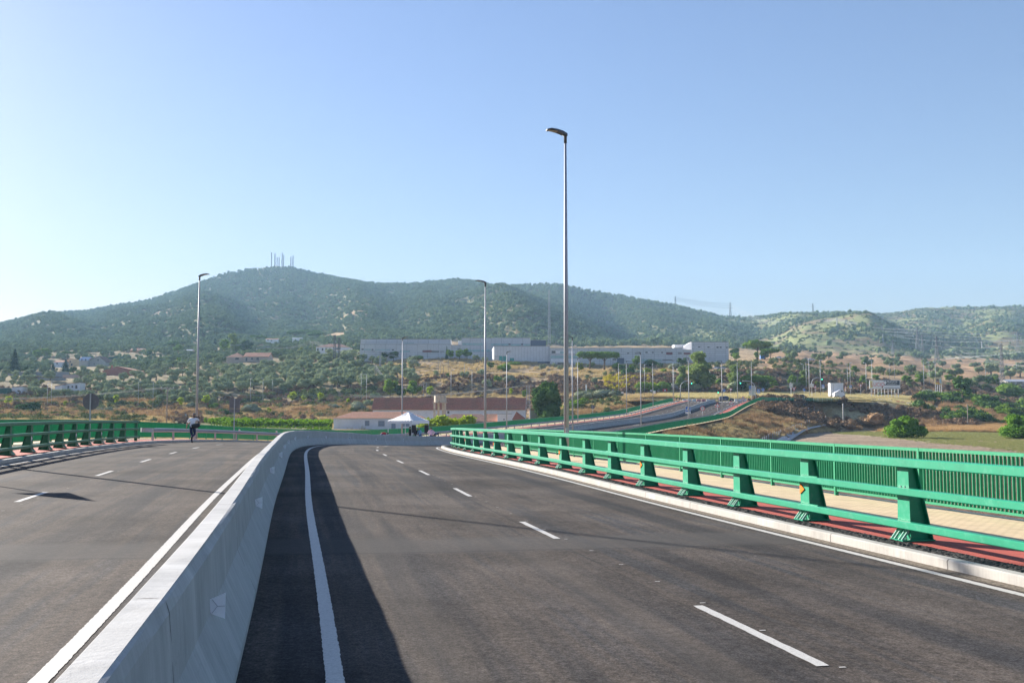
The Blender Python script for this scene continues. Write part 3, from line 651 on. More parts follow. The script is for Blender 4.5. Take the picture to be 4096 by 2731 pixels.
# ------------------------------------------------------------------ guardrails
def wbeam(sg, o): return [(sg*(o+a), b) for a, b in ((0, .60), (-.04, .615), (-.08, .66), (-.04, .70), (-.0, .72), (-.04, .75), (-.08, .79), (-.04, .835), (0, .85))]
def guardrail(label, sg, off, s0, s1, endcap=False):
    t = thing('guardrail', label, 'guardrail', PP(s0, sg*off, .12))
    sec = wbeam(sg, off); back = [(o+sg*.006, h) for o, h in reversed(sec)]; ob = ribbon('beam', sec+back, s0, s1, 1.0, M['galv'], kind=None, closed=True); rel(ob, t)
    for s in np.arange(s0+.25, s1, 4.0):
        mb = MB(); p = PP(s, sg*(off+.09), .12); mb.box(p+Vector((0, 0, .33)), (.12, .06, .68), 0, -HD(s)); rel(mb.build('post', M['galv_dull']), t)
    if endcap:
        mb = MB(); q = [];
        for k in range(9):
            a = math.pi*1.2*k/8; q.append((s0-.35*math.sin(a)*1.1, sg*(off+.35-.35*math.cos(a))))
        for i in range(len(q)-1):
            a = [PP(q[i][0], q[i][1], h) for h in (.60, .85)]; b = [PP(q[i+1][0], q[i+1][1], h) for h in (.60, .85)]
            mb.add([a[0], b[0], b[1], a[1]], [(0, 1, 2, 3)]); mb.add([x+Vector((.01, .01, 0)) for x in (a[0], b[0], b[1], a[1])], [(3, 2, 1, 0)])
        rel(mb.build('end_terminal', M['galv']), t)
    return t
guardrail('galvanised crash barrier on posts beside the left carriageway, rising from behind the walking man', -1, 8.95, 61.5, 296, True)
guardrail('galvanised crash barrier along the right edge of the far descending carriageway', 1, 8.95, 65.5, 298, True)
# ------------------------------------------------------------------ plants
M['bark'] = mat('bark', (.16, .12, .09), .95, var=.3, scale=8, bump=.6, bscale=20)
M['bark_pale'] = mat('pale_bark', (.30, .26, .22), .95, var=.25, scale=8)
LM = {
 'olive': leafmat('olive_leaves', (.17, .22, .12), (.40, .45, .28), .15, .35),
 'oak': leafmat('oak_leaves', (.125, .175, .09), (.27, .34, .18), .15, .5),
 'green': leafmat('broad_leaves', (.10, .19, .035), (.26, .38, .08), .3, .3),
 'dark': leafmat('dark_leaves', (.035, .085, .03), (.12, .20, .065), .15, .3),
 'lime': leafmat('young_lime_leaves', (.22, .32, .03), (.42, .50, .05), .45, .25),
 'yellowish': leafmat('yellow_green_leaves', (.16, .21, .03), (.33, .35, .05), .4, .3),
 'pine': leafmat('pine_needles', (.065, .14, .03), (.19, .29, .06), .2, .3),
 'conifer': leafmat('cypress_needles', (.03, .065, .045), (.08, .13, .08), .1, .3),
 'poplar': leafmat('poplar_leaves', (.12, .19, .06), (.32, .40, .14), .3, .2),
 'silver': leafmat('silver_shrub_leaves', (.17, .20, .12), (.34, .37, .26), .15, .4),
 'fig': leafmat('fig_leaves', (.06, .16, .02), (.22, .38, .06), .35, .2),
 'straw': leafmat('dry_stalks', (.40, .30, .16), (.64, .52, .32), .3, .5),
 'rust': leafmat('rusty_stalks', (.30, .19, .11), (.52, .36, .22), .2, .5),
 'brown': leafmat('brown_scrub', (.15, .11, .08), (.38, .26, .17), .1, .6),
 'crop': leafmat('crop_leaves', (.13, .26, .02), (.30, .46, .05), .35, .3),
 'grass': leafmat('green_grass', (.20, .22, .09), (.36, .35, .17), .3, .5),
 'bloom': leafmat('yellow_bloom', (.40, .34, .03), (.68, .58, .08), .2, .3),
 'heath': leafmat('heath_shrub', (.11, .14, .06), (.24, .28, .12), .1, .6),
}
def np_mesh(name, V, F4, F3=None, mats=(), mi=None, smooth=None):
    V = np.asarray(V, np.float32); me = bpy.data.meshes.new(name); me.vertices.add(len(V)); me.vertices.foreach_set('co', V.ravel())
    L = []; st = []; tot = []; p = 0
    if F4 is not None and len(F4): L.append(np.asarray(F4).ravel()); st.append(p+np.arange(len(F4))*4); tot.append(np.full(len(F4), 4)); p += len(F4)*4
    if F3 is not None and len(F3): L.append(np.asarray(F3).ravel()); st.append(p+np.arange(len(F3))*3); tot.append(np.full(len(F3), 3)); p += len(F3)*3
    L = np.concatenate(L).astype(np.int32); st = np.concatenate(st).astype(np.int32); tot = np.concatenate(tot).astype(np.int32)
    me.loops.add(len(L)); me.loops.foreach_set('vertex_index', L); me.polygons.add(len(st)); me.polygons.foreach_set('loop_start', st); me.polygons.foreach_set('loop_total', tot)
    me.polygons.foreach_set('use_smooth', np.zeros(len(st), bool))
    me.update(calc_edges=True)
    for m in mats: me.materials.append(m)
    if mi is not None: me.polygons.foreach_set('material_index', np.asarray(mi, np.int32))
    return me
def crown(name, blobs, n, leaf, m, seed, core=.8, asp=(.5, 1.0), up=.15, spread=(.78, 1.1), droop=0, pointy=None):
    R = np.random.RandomState(seed); B = np.array(blobs, float)  # cx cy cz rx ry rz
    w = (B[:, 3]*B[:, 5]+B[:, 4]*B[:, 5]+B[:, 3]*B[:, 4]); w /= w.sum(); bi = R.choice(len(B), n, p=w)
    d = R.normal(size=(n, 3)); d[:, 2] += up; d /= np.linalg.norm(d, axis=1)[:, None]
    r = R.uniform(spread[0], spread[1], n)[:, None]; c = B[bi, :3]+d*B[bi, 3:]*r
    nrm = d+R.normal(size=(n, 3))*.7; nrm /= np.linalg.norm(nrm, axis=1)[:, None]
    a = np.cross(nrm, R.normal(size=(n, 3))); a /= np.linalg.norm(a, axis=1)[:, None]+1e-9; b = np.cross(nrm, a)
    s = leaf*R.uniform(.6, 1.35, n)[:, None]; q = R.uniform(asp[0], asp[1], n)[:, None]
    V = np.stack([c-a*s*.5, c-b*s*q*.5, c+a*s*.5, c+b*s*q*.5], 1).reshape(-1, 3); F = np.arange(4*n).reshape(-1, 4)
    cv = []; cf = []; off = len(V)
    if core:
        iv = np.array(ICO[2][0] if n > 500 else ICO[1][0]); fi = np.array(ICO[2][1] if n > 500 else ICO[1][1])
        for k, bb in enumerate(B):
            cv.append(bb[:3]+iv*bb[3:]*core*(1+R.uniform(-.12, .12, (len(iv), 1)))); cf.append(fi+off); off += len(iv)
        V = np.concatenate([V]+cv); cf = np.concatenate(cf)
    return np_mesh(name, V, F, cf if core else None, [m])
def trunk_mesh(h, r, limbs, m, lean=0.0, seed=0, name='trunk'):
    R = random.Random(seed); mb = MB(); p = [(0, 0, -.4)]
    top = (lean*h, R.uniform(-.1, .1)*h*.3, h)
    for k in range(1, 5): t = k/4; p.append((top[0]*t+R.uniform(-.06, .06)*h*.3, top[1]*t+R.uniform(-.06, .06)*h*.3, h*t))
    mb.tube(p, [r*1.35, r*1.05, r*.9, r*.8, r*.65], 7)
    for l in limbs:
        mid = ((p[3][0]+l[0])/2+R.uniform(-.1, .1), (p[3][1]+l[1])/2, (p[3][2]+l[2])/2-.08*h); mb.tube([p[3], mid, l], [r*.55, r*.38, r*.15], 5)
    me = bpy.data.meshes.new(name); me.from_pydata(mb.v, [], mb.f); me.materials.append(m); me.polygons.foreach_set('use_smooth', [True]*len(mb.f)); me.update(); return me
def blobcloud(seed, n, cx, cz, rx, rz, br, ry=None):
    R = random.Random(seed); out = []
    for i in range(n):
        a = R.uniform(0, 2*math.pi); q = math.sqrt(R.random())*.8; zz = R.uniform(-1, 1); k = math.sqrt(max(0, 1-zz*zz*.8))
        s = br*R.uniform(.7, 1.25); out.append((cx+rx*q*k*math.cos(a), (ry or rx)*q*k*math.sin(a), cz+rz*.75*zz, s, s, s*.85))
    return out
PROTO = {}
def proto(kind):
    """list of variants; each = (parts [(name, mesh)], nominal height)"""
    if kind in PROTO: return PROTO[kind]
    out = []
    if kind == 'olive':
        for s in range(7):
            bl = blobcloud(100+s, 9, 0, 2.9, 2.3, 1.25, 1.0); out.append(([('crown', crown('crown', bl, 620, .42, LM['olive'], s, .78, (.35, .8))), ('trunk', trunk_mesh(1.9, .24, [b[:3] for b in bl[:4]], M['bark'], .1, s))], 4.6))
    elif kind == 'oak':
        for s in range(4):
            bl = blobcloud(200+s, 11, 0, 3.6, 3.2, 1.7, 1.35); out.append(([('crown', crown('crown', bl, 700, .55, LM['oak'], s, .8)), ('trunk', trunk_mesh(2.4, .28, [b[:3] for b in bl[:4]], M['bark'], 0, s))], 6))
    elif kind in ('round', 'darkround', 'yellowround', 'limeround'):
        m = {'round': 'green', 'darkround': 'dark', 'yellowround': 'yellowish', 'limeround': 'lime'}[kind]
        for s in range(4):
            bl = blobcloud(300+s, 13, 0, 4.6, 2.6, 2.5, 1.15); out.append(([('crown', crown('crown', bl, 1100, .45, LM[m], s, .78)), ('trunk', trunk_mesh(3.2, .2, [b[:3] for b in bl[:4]], M['bark'], 0, s))], 8))
    elif kind == 'lime':
        for s in range(5):
            bl = blobcloud(400+s, 10, 0, 3.1, 1.25, 1.4, .55); out.append(([('crown', crown('crown', bl, 620, .34, LM['lime'], s, .45, spread=(.5, 1.25))), ('trunk', trunk_mesh(1.9, .06, [b[:3] for b in bl[:5]], M['bark_pale'], 0, s))], 4.8))
    elif kind == 'poplar':
        for s in range(2):
            bl = blobcloud(500+s, 20, 0, 5.6, 2.1, 4.4, 1.1); out.append(([('crown', crown('crown', bl, 2600, .42, LM['poplar'], s, .75)), ('trunk', trunk_mesh(4, .25, [b[:3] for b in bl[:5]], M['bark'], 0, s))], 10.5))
    elif kind == 'giant':
        bl = blobcloud(611, 34, 0, 7.0, 5.0, 5.2, 1.9, 4.2)+[(-3.6, 0, 2.5, 2, 2, 2), (3.8, 0, 2.2, 1.8, 2, 2), (0, 0, 2, 3, 3, 2)]; out.append(([('crown', crown('crown', bl, 7000, .55, LM['dark'], 5, .85)), ('trunk', trunk_mesh(5, .5, [b[:3] for b in bl[:6]], M['bark'], 0, 1))], 13.5))
    elif kind == 'fig':
        for s in range(2):
            bl = blobcloud(700+s, 20, 0, 2.5, 3.1, 1.9, 1.05)+[(0, 0, 1.4, 3.6, 3.4, 1.5)]+([(3.6, 0, 1.3, 1.2, 1.2, 1.1)] if s == 0 else []); out.append(([('crown', crown('crown', bl, 5200, .36, LM['fig'], s, .85)), ('trunk', trunk_mesh(1.6, .2, [b[:3] for b in bl[:4]], M['bark'], 0, s))], 5))
    elif kind == 'pine':
        for s in range(3):
            bl = [(x*1.3, y*1.3, 5.2+.5*random.Random(s*9+i).random(), 1.7, 1.7, 1.2) for i, (x, y) in enumerate([(0, 0), (1.4, .3), (-1.4, -.2), (.4, 1.3), (-.5, -1.3), (2.2, -.8), (-2.1, .9)])]; out.append(([('crown', crown('crown', bl, 1500, .42, LM['pine'], s, .85)), ('trunk', trunk_mesh(4.3, .25, [b[:3] for b in bl[:5]], M['bark'], .03, s))], 7))
    elif kind == 'conifer':
        for s in range(3):
            bl = [(0, 0, 1+.75*i, 2.1*(1-i/11)+.25, 2.1*(1-i/11)+.25, .8) for i in range(11)]; out.append(([('crown', crown('crown', bl, 1700, .45, LM['conifer'], s, .7, (.25, .5), up=-.3, spread=(.7, 1.3))), ('trunk', trunk_mesh(8, .2, [], M['bark'], 0, s))], 9.2))
    elif kind in ('bush', 'darkbush', 'silverbush', 'brownbush', 'rustbush', 'limebush', 'strawbush', 'olivebush', 'bloombush'):
        m = {'bush': 'green', 'darkbush': 'dark', 'silverbush': 'silver', 'brownbush': 'brown', 'rustbush': 'rust', 'limebush': 'lime', 'strawbush': 'straw', 'olivebush': 'olive', 'bloombush': 'bloom'}[kind]
        for s in range(3):
            bl = blobcloud(800+s, 8, 0, .85, 1.1, .6, .6)+[(0, 0, .6, 1.2, 1.2, .65)]; out.append(([('foliage', crown('foliage', bl, 900, .2, LM[m], s, .85, (.25, .7) if 'silver' in kind or 'brown' in kind else (.5, 1), up=.5)), ('stem', trunk_mesh(.5, .05, [b[:3] for b in bl[:3]], M['bark'], 0, s, 'stem'))], 1.75))
    elif kind == 'bare':
        for s in range(2):
            R = random.Random(s); mb = MB()
            def br(p, d, L, r, k):
                q = p+d*L; mb.tube([p, (p+q)/2+Vector((R.uniform(-.05, .05), R.uniform(-.05, .05), 0))*L, q], [r, r*.8, r*.6], 5)
                if k:
                    for _ in range(3): br(q, (d+Vector((R.uniform(-.7, .7), R.uniform(-.7, .7), R.uniform(-.1, .5)))).normalized(), L*.68, r*.55, k-1)
            br(Vector((0, 0, -.2)), Vector((0, 0, 1)), 2.0, .09, 4)
            me = bpy.data.meshes.new('branches'); me.from_pydata([tuple(v) for v in mb.v], [], mb.f); me.materials.append(M['bark_pale']); out.append(([('branches', me)], 5.6))
    elif kind == 'vine':
        for s in range(3):
            bl = blobcloud(900+s, 6, 0, .9, .8, .6, .5); out.append(([('foliage', crown('foliage', bl, 420, .3, LM['crop'], s, .7))], 1.7))
    PROTO[kind] = out; return out
NAME = {'olive': 'olive_tree', 'oak': 'oak_or_olive_tree', 'round': 'broadleaf_tree', 'darkround': 'broadleaf_tree', 'yellowround': 'broadleaf_tree', 'limeround': 'broadleaf_tree', 'lime': 'young_tree', 'poplar': 'poplar_tree', 'giant': 'dense_tree', 'fig': 'fig_bush', 'pine': 'umbrella_pine', 'conifer': 'conifer_tree', 'bare': 'bare_tree', 'vine': 'crop_plant'}
def put(kind, loc, h, label, group=None, wide=1.0, cat=None):
    v = proto(kind); i = rnd.randrange(len(v)); parts, H = v[i]; s = h/H
    nm = NAME.get(kind, 'shrub'); t = thing(nm, label, cat or ('shrub' if nm == 'shrub' or kind == 'fig' else 'tree'), loc, 0 if kind == 'fig' else rnd.uniform(0, 6.28), group); t.scale = (s*wide, s*wide, s)
    for n, me in parts:
        o = bpy.data.objects.new(n, me); COL.objects.link(o); o.parent = t
    return t
def plant(kind, px, py, hpx, label, group=None, wide=1.0, Y=None):
    g = ground_at(px, py) if Y is None else vis_base(px, Y)
    return put(kind, g, hpx*g.y/FPX, label, group, wide)

# young bright trees along the lower road
G1 = 'young bright green trees planted along the valley road'
for px, py, h, l in [(30, 1640, 62, 'young yellow-green tree at the far left edge above the railing'), (262, 1632, 30, 'small yellow-green tree between the two thin lamp posts and the round sign back'),
  (382, 1632, 30, 'small lime tree just right of the round sign back'), (462, 1630, 52, 'lush lime tree between the round sign back and the wooden power pole'),
  (722, 1636, 50, 'lime young tree just left of the tall lamp post behind the walking man'), (826, 1634, 62, 'lime young tree just right of the tall lamp post behind the walking man'),
  (1170, 1622, 64, 'tallest lime young tree in the pair above the vegetable plot'), (1214, 1616, 40, 'smaller spreading lime tree beside the tallest lime one'),
  (1280, 1616, 48, 'slim lime young tree standing alone above the crop rows'), (1394, 1624, 36, 'round trimmed light green tree next to the silver bush near the red roof'),
  (1074, 1664, 36, 'low lime sapling in the dry weeds behind the rectangular sign back'), (1720, 1596, 52, 'lime tree behind the twin concrete posts above the long red roof'),
  (2046, 1592, 42, 'lime tree on the dark bank above the right end of the long red roof'), (1092, 1640, 20, 'tiny lime sapling in dry grass above the crops')]:
    plant('lime', px, py, h, l, G1)
for px, py, h, k, l, w in [(118, 1655, 46, 'darkbush', 'big dark green spiky shrub above the left railing', 1.5), (400, 1652, 26, 'silverbush', 'grey-green rounded shrub right of the round sign back', 1.7), (440, 1650, 22, 'silverbush', 'second grey-green rounded shrub right of the round sign back', 1.6),
  (478, 1648, 18, 'silverbush', 'small pale shrub under the lush lime tree', 1.5), (770, 1636, 28, 'silverbush', 'silvery shrub beside the foot of the tall left lamp post', 1.2), (1008, 1652, 38, 'silverbush', 'large pale silver shrub right of the rectangular sign back', 1.5),
  (1338, 1640, 30, 'silverbush', 'dark silver shrub left of the round trimmed tree', 1.2), (1436, 1650, 46, 'silverbush', 'tall pale silver shrub beside the corner of the long red roof', 1.1), (1482, 1630, 36, 'olivebush', 'leaning grey-green shrub touching the corner of the long red roof', 1.2),
  (905, 1662, 24, 'darkbush', 'dark low shrub left of the rectangular sign back', 1.6), (950, 1668, 20, 'darkbush', 'dark low shrub under the rectangular sign back', 1.7), (660, 1672, 22, 'darkbush', 'low dark weeds between wooden pole and walking man', 2.4), (700, 1668, 18, 'darkbush', 'low dark weeds left of the walking man', 2.2),
  (235, 1668, 22, 'darkbush', 'low dark bramble above the middle of the left railing', 2.6), (20, 1666, 20, 'darkbush', 'low dark bramble at the left edge of the view', 2.6), (855, 1640, 26, 'bush', 'green shrub right of the second lime tree by the lamp post', 1.1),
  (1500, 1594, 26, 'olivebush', 'grey-green bush above the left end of the long red roof', 1.6), (1925, 1598, 20, 'yellowround', 'yellow-green bush on the verge above the long red roof', 1.4)]:
    plant(k, px, py, h, l, 'shrubs on the dry verge', w)
# trees between terrace and the warehouses
plant('round', 1560, 1600, 92, 'tall full green tree above the long red roof, left of the round yellow-green one', None, .95)
plant('darkround', 1598, 1600, 66, 'dark shaded tree squeezed between two bright ones above the long red roof', None, 1.1)
plant('round', 1652, 1600, 86, 'broad green tree above the long red roof behind the third lamp post', None, 1.15)
plant('limeround', 1612, 1600, 50, 'bright yellow-green round tree above the long red roof', None, .9)
plant('giant', 2193, 1678, 196, 'huge dense dark green tree behind the lattice power mast', None, 1.02, Y=262)
plant('bare', 2005, 1600, 52, 'leafless grey tree on the dark bank above the long red roof')
plant('round', 2100, 1600, 46, 'half hidden green tree left of the huge dark tree', None, .8)
# right of the middle: slope trees
for k, px, py, h, w, l in [
 ('poplar', 2790, 1570, 182, 1.35, 'tall leafy poplar-like tree behind the roundabout, biggest on the slope'), ('poplar', 2725, 1572, 120, 1.0, 'bright green lower tree left of the tall poplar-like tree'), ('poplar', 2830, 1572, 130, 1.2, 'dark green flank tree right of the tall poplar-like tree'),
 ('darkround', 2790, 1572, 60, 1.3, 'dark low tree at the foot of the tall poplar-like tree'), ('olivebush', 2768, 1572, 44, 1.3, 'grey-green bush in front of the tall poplar-like tree'), ('poplar', 2936, 1560, 112, 1.25, 'pale leafy tree above the give-way sign'),
 ('round', 2875, 1552, 42, 1.2, 'flat-topped light green tree behind the blue arrow sign'), ('pine', 3030, 1576, 78, 1.7, 'wide rounded green pine behind the direction boards'), ('darkround', 3060, 1576, 66, 1.3, 'dark round tree right of the wide green pine'),
 ('darkround', 2965, 1572, 56, 1.2, 'dark green tree left of the direction boards'), ('olivebush', 2955, 1570, 44, 1.4, 'grey-green bush at the foot of the direction boards'), ('silverbush', 3036, 1506, 28, 1.2, 'pale silvery bush on the dark bank above the wide pine'),
 ('pine', 2360, 1478, 74, 1.25, 'left one of two dome-shaped pines beside the long grey school'), ('pine', 2418, 1480, 76, 1.35, 'right one of two dome-shaped pines beside the long grey school'), ('yellowround', 2318, 1492, 46, 1.1, 'brownish small tree left of the two dome pines'),
 ('round', 2547, 1466, 54, .95, 'neat oval tree standing in front of the middle of the long school'), ('darkround', 2490, 1496, 40, 1.2, 'dark tree at the foot of the slope lamp post'), ('bush', 2470, 1478, 28, 1.1, 'small green bush by the slope lamp post'), ('round', 2528, 1486, 32, 1.3, 'bright green bush on the grassy slope below the oval tree'),
 ('darkbush', 2512, 1502, 30, 1.3, 'dark green bush below the bright one on the grassy slope'), ('silverbush', 2555, 1500, 26, 1.6, 'blue-grey rounded bush on the grassy slope'), ('limebush', 2590, 1492, 20, 1.1, 'tiny yellow-green tree right of the blue-grey bush'), ('limebush', 2655, 1490, 18, 1.1, 'tiny yellow-green tree below the red car'),
 ('darkround', 2640, 1478, 30, 1.3, 'dark shrub mass below the red car'), ('darkbush', 2600, 1466, 26, 1.6, 'dark blue-green bush against the school base'), ('silverbush', 2700, 1480, 26, 1.8, 'pale bush row right of the red car'), ('darkround', 2728, 1462, 38, 1.6, 'dark tree against the right end of the long school'),
 ('bare', 2620, 1512, 62, 1.0, 'leafless pale tree standing on the slope between two lamp posts'), ('bare', 2610, 1560, 60, .8, 'thin leafless tree lower on the slope'), ('olive', 2695, 1512, 24, 1.3, 'small grey olive on the terrace left of the tall poplar-like tree'), ('olive', 2640, 1514, 16, 1.3, 'smallest grey olive on the terrace'),
 ('bush', 2566, 1566, 46, 1.0, 'tall green bush behind the green curved fence, left one'), ('bush', 2612, 1566, 36, 1.2, 'tall green bush behind the green curved fence, middle one'), ('bush', 2650, 1566, 40, 1.1, 'tall green bush behind the green curved fence, right one'), ('darkbush', 2680, 1560, 34, 1.3, 'dark bush behind the gate of the compound'),
 ('darkround', 2850, 1432, 34, 1.3, 'dark bush at the foot of the right school wing'), ('darkround', 2875, 1432, 34, 1.2, 'second dark bush at the foot of the right school wing'), ('round', 2893, 1432, 40, .95, 'smooth oval tree in front of the right school wing'), ('darkround', 2940, 1440, 52, 1.2, 'dark tall tree at the right end of the school'),
 ('round', 2946, 1446, 44, 1.0, 'bright green tree at the right end of the school'), ('pine', 3030, 1438, 78, 1.5, 'big dark rounded tree cluster on the skyline terrace, tallest'), ('darkround', 3060, 1438, 54, 1.3, 'dark right half of the skyline tree cluster'), ('round', 3025, 1440, 36, .9, 'small round tree left of the blue kiosk'), ('pine', 3083, 1442, 48, 1.15, 'round single tree right of the blue kiosk'),
 ('round', 3098, 1560, 44, 1.1, 'light tree on the bank right of the blue roundabout sign'), ('round', 3170, 1552, 56, 1.0, 'left tree of the pair in front of the dark bank'), ('poplar', 3212, 1556, 84, 1.2, 'tall olive-green tree in front of the dark bank'), ('olive', 3186, 1556, 30, 1.5, 'low shrub under the tall olive-green tree'), ('limebush', 3075, 1572, 34, .8, 'slim yellow flame-shaped bush beside the blue roundabout sign'),
 ('silverbush', 3150, 1562, 26, 1.5, 'pale rounded shrub under the white direction board'), ('yellowround', 3270, 1556, 34, 1.0, 'yellow small tree behind the pedestrian sign and the arched traffic light'), ('round', 3424, 1500, 42, 1.3, 'rounded light green tree on the brown cutting'), ('round', 3458, 1552, 52, 1.0, 'green tree left of the wide billboard'), ('darkround', 3456, 1468, 32, 1.0, 'dark dense small oak on top of the cutting'),
 ('round', 3502, 1530, 34, 1.5, 'light green treetops just over the wide billboard'), ('round', 3630, 1545, 50, 1.25, 'light green tree right of the wide billboard'), ('round', 3686, 1545, 52, 1.35, 'light green tree left of the thick lamp post'), ('round', 3797, 1532, 38, 1.3, 'light green tree right of the small yellow billboard'), ('yellowround', 3840, 1532, 36, 1.0, 'slim light tree further right of the small yellow billboard'),
 ('darkround', 3868, 1548, 40, 1.5, 'dark green shrub in front of the slim light tree'), ('darkround', 3850, 1610, 110, 1.1, 'dark drooping tree in the ditch at the right'), ('bush', 4030, 1592, 56, 1.5, 'big round green bush near the right edge by the white house'), ('olive', 3965, 1500, 50, 1.3, 'grey spreading tree below the brown hillside'), ('olive', 4080, 1512, 50, 1.2, 'grey-green tree at the right edge on the brown hillside'),
 ('silverbush', 3727, 1588, 30, 2.0, 'pale dome-shaped broom bush beside the thick lamp post'), ('silverbush', 3790, 1592, 26, 1.8, 'pale rough bush right of the dome-shaped broom'), ('round', 3985, 1540, 40, 1.3, 'green shrub left of the tall lattice pylon base'), ('darkround', 3950, 1545, 34, 1.4, 'dark shrub left of the tall lattice pylon'),
 ('rustbush', 3398, 1712, 32, 1.3, 'round rust-coloured dry bush beside the short concrete post'), ('rustbush', 3490, 1706, 52, 1.5, 'large rusty dry bush at the foot of the terrace slope'), ('strawbush', 3450, 1700, 34, 1.3, 'straw-coloured dry bush left of the large rusty one')]:
    plant(k, px, py, h, l, None, w)
plant('fig', 3612, 1752, 100, 'large round glossy green fig bush alone on the mown field', None, 1.02)
plant('fig', 4075, 1754, 100, 'glossy green fig bush cut off by the right edge of the view', None, 1.0)
# conifers and garden trees around the houses on the left
for k, px, py, h, w, l in [
 ('conifer', 58, 1494, 98, 1.15, 'tallest dark conifer at the far left'), ('conifer', 262, 1492, 56, 1.5, 'blue-grey cedar in front of the yellow house'), ('darkround', 294, 1500, 36, 1.2, 'dark leafy tree below the yellow house'), ('conifer', 212, 1492, 40, 1.4, 'lower dark conifer left of the blue-grey cedar'),
 ('round', 150, 1440, 44, 1.4, 'large bright leafy tree behind the houses at left'), ('round', 185, 1438, 46, 1.5, 'large leafy tree next to the bright one at left'), ('darkround', 115, 1500, 40, 1.5, 'dark round garden tree right of the tall conifer'), ('yellowround', 64, 1520, 26, 1.1, 'small yellowish tree below the tall conifer'),
 ('darkround', 112, 1512, 24, 1.7, 'dense dark dome tree above the maroon shed'), ('yellowround', 165, 1542, 28, 1.4, 'yellowish tree left of the white barn'), ('pine', 270, 1438, 30, 1.2, 'round pine behind the yellow house'), ('conifer', 860, 1388, 34, 1.5, 'dark conical tree on the rise right of the tall left lamp post'),
 ('poplar', 940, 1418, 90, 1.5, 'towering light green poplar left of the long tiled farmhouse, tallest of the hill'), ('round', 905, 1418, 72, 1.1, 'left flank of the towering pale trees by the farmhouse'), ('darkround', 985, 1420, 66, 1.3, 'dark trees right of the towering pale one'), ('pine', 1035, 1372, 32, 1.8, 'wide umbrella pine above the blue-roofed shed'),
 ('round', 712, 1416, 44, 1.3, 'pale willow-like round tree in the olive hillside'), ('pine', 690, 1402, 38, 1.3, 'darker round tree left of the pale willow-like one'), ('darkround', 598, 1440, 40, 1.6, 'dense dark round tree right of the orange cottage'), ('round', 712, 1466, 40, 1.2, 'green garden tree in the olive hillside below the pale one'),
 ('round', 740, 1500, 30, 1.5, 'dark green fig-like tree among the olives'), ('pine', 1230, 1362, 44, 1.9, 'left part of the long dark pine clump above the white cottages'), ('pine', 1180, 1362, 42, 1.3, 'bright pine between the white cottages'), ('pine', 1260, 1364, 36, 1.7, 'right part of the long dark pine clump above the white cottages'),
 ('yellowround', 1205, 1420, 34, 1.3, 'yellow-flowering tree over the pink garden wall'), ('yellowround', 1140, 1368, 26, 1.2, 'yellow-green tree between the white cottages'), ('conifer', 1473, 1442, 34, 1.3, 'small dark pine in front of the left end of the school'), ('conifer', 1672, 1430, 52, 1.6, 'dark cedar in front of the middle of the left school block'),
 ('darkround', 1530, 1446, 42, 1.6, 'dark tree mass at the foot of the left school block, left part'), ('darkround', 1575, 1446, 44, 1.6, 'dark tree mass at the foot of the left school block, right part'), ('bush', 1673, 1440, 22, 1.3, 'round green bush under the dark cedar'), ('round', 1800, 1440, 46, 1.0, 'first small green tree on the bare knoll'),
 ('round', 1838, 1440, 48, 1.0, 'second small green tree on the bare knoll'), ('round', 1868, 1438, 52, 1.1, 'third and largest green tree on the bare knoll'), ('conifer', 1787, 1438, 56, .5, 'thin dark cypress behind the first tree on the knoll'), ('conifer', 1956, 1442, 58, 1.2, 'dark fir left of the white auditorium'),
 ('conifer', 2052, 1446, 58, 2.0, 'broad spreading cedar in front of the white auditorium'), ('round', 1962, 1480, 36, 1.3, 'green shrub mass on the slope left of the pole'), ('bush', 2015, 1484, 30, 1.3, 'round bright bush under the broad cedar'), ('bush', 2060, 1464, 20, 2.0, 'low bright hedge under the auditorium'), ('bush', 1990, 1528, 24, 1.0, 'small neat green tree on the bare slope'),
 ('olive', 1905, 1450, 30, 1.2, 'grey olive at the right edge of the knoll'), ('olive', 1940, 1452, 26, 1.1, 'grey olive beside the dark fir'), ('olive', 2380, 1542, 34, 1.2, 'leaning olive alone on the mown slope'), ('olive', 2168, 1482, 24, 1.3, 'round grey olive under the auditorium wall'), ('olive', 2215, 1470, 18, 1.3, 'left round olive by the school entrance'), ('olive', 2242, 1484, 26, 1.0, 'right round olive by the school entrance'),
 ('olive', 1745, 1516, 38, 1.0, 'thin olive by the wooden posts on the knoll'), ('round', 1790, 1516, 26, 1.0, 'bright small tree among the wooden posts'), ('olive', 1858, 1520, 40, 1.0, 'ragged olive at the foot of the knoll'), ('olive', 1925, 1508, 34, 1.1, 'olive on the slope behind the tall grey lamp post'), ('silverbush', 2040, 1530, 30, 1.3, 'silver shrub on the bare slope'), ('olive', 1948, 1560, 40, 1.2, 'olive on the dark bank behind the tall grey lamp post'),
 ('darkround', 2180, 1372, 20, 1.6, 'green treetop over the school roof'), ('darkround', 4020, 1560, 30, 1.6, 'shrub behind the white house at right'), ('silverbush', 2330, 1596, 40, 1.3, 'silver bush left of the tall crossed lamp posts'), ('silverbush', 2368, 1600, 36, 1.8, 'wide silver bush above the curved green fence, left'), ('silverbush', 2420, 1592, 42, 1.6, 'wide silver bush above the curved green fence, right'), ('silverbush', 2465, 1592, 32, 1.5, 'rough silver bush beside the little notice board'),
 ('bush', 2290, 1640, 40, 1.6, 'low green bramble to the right of the huge dark tree'), ('bush', 2330, 1620, 28, 1.5, 'low green bramble above the embankment grass')]:
    plant(k, px, py, h, l, None, w)
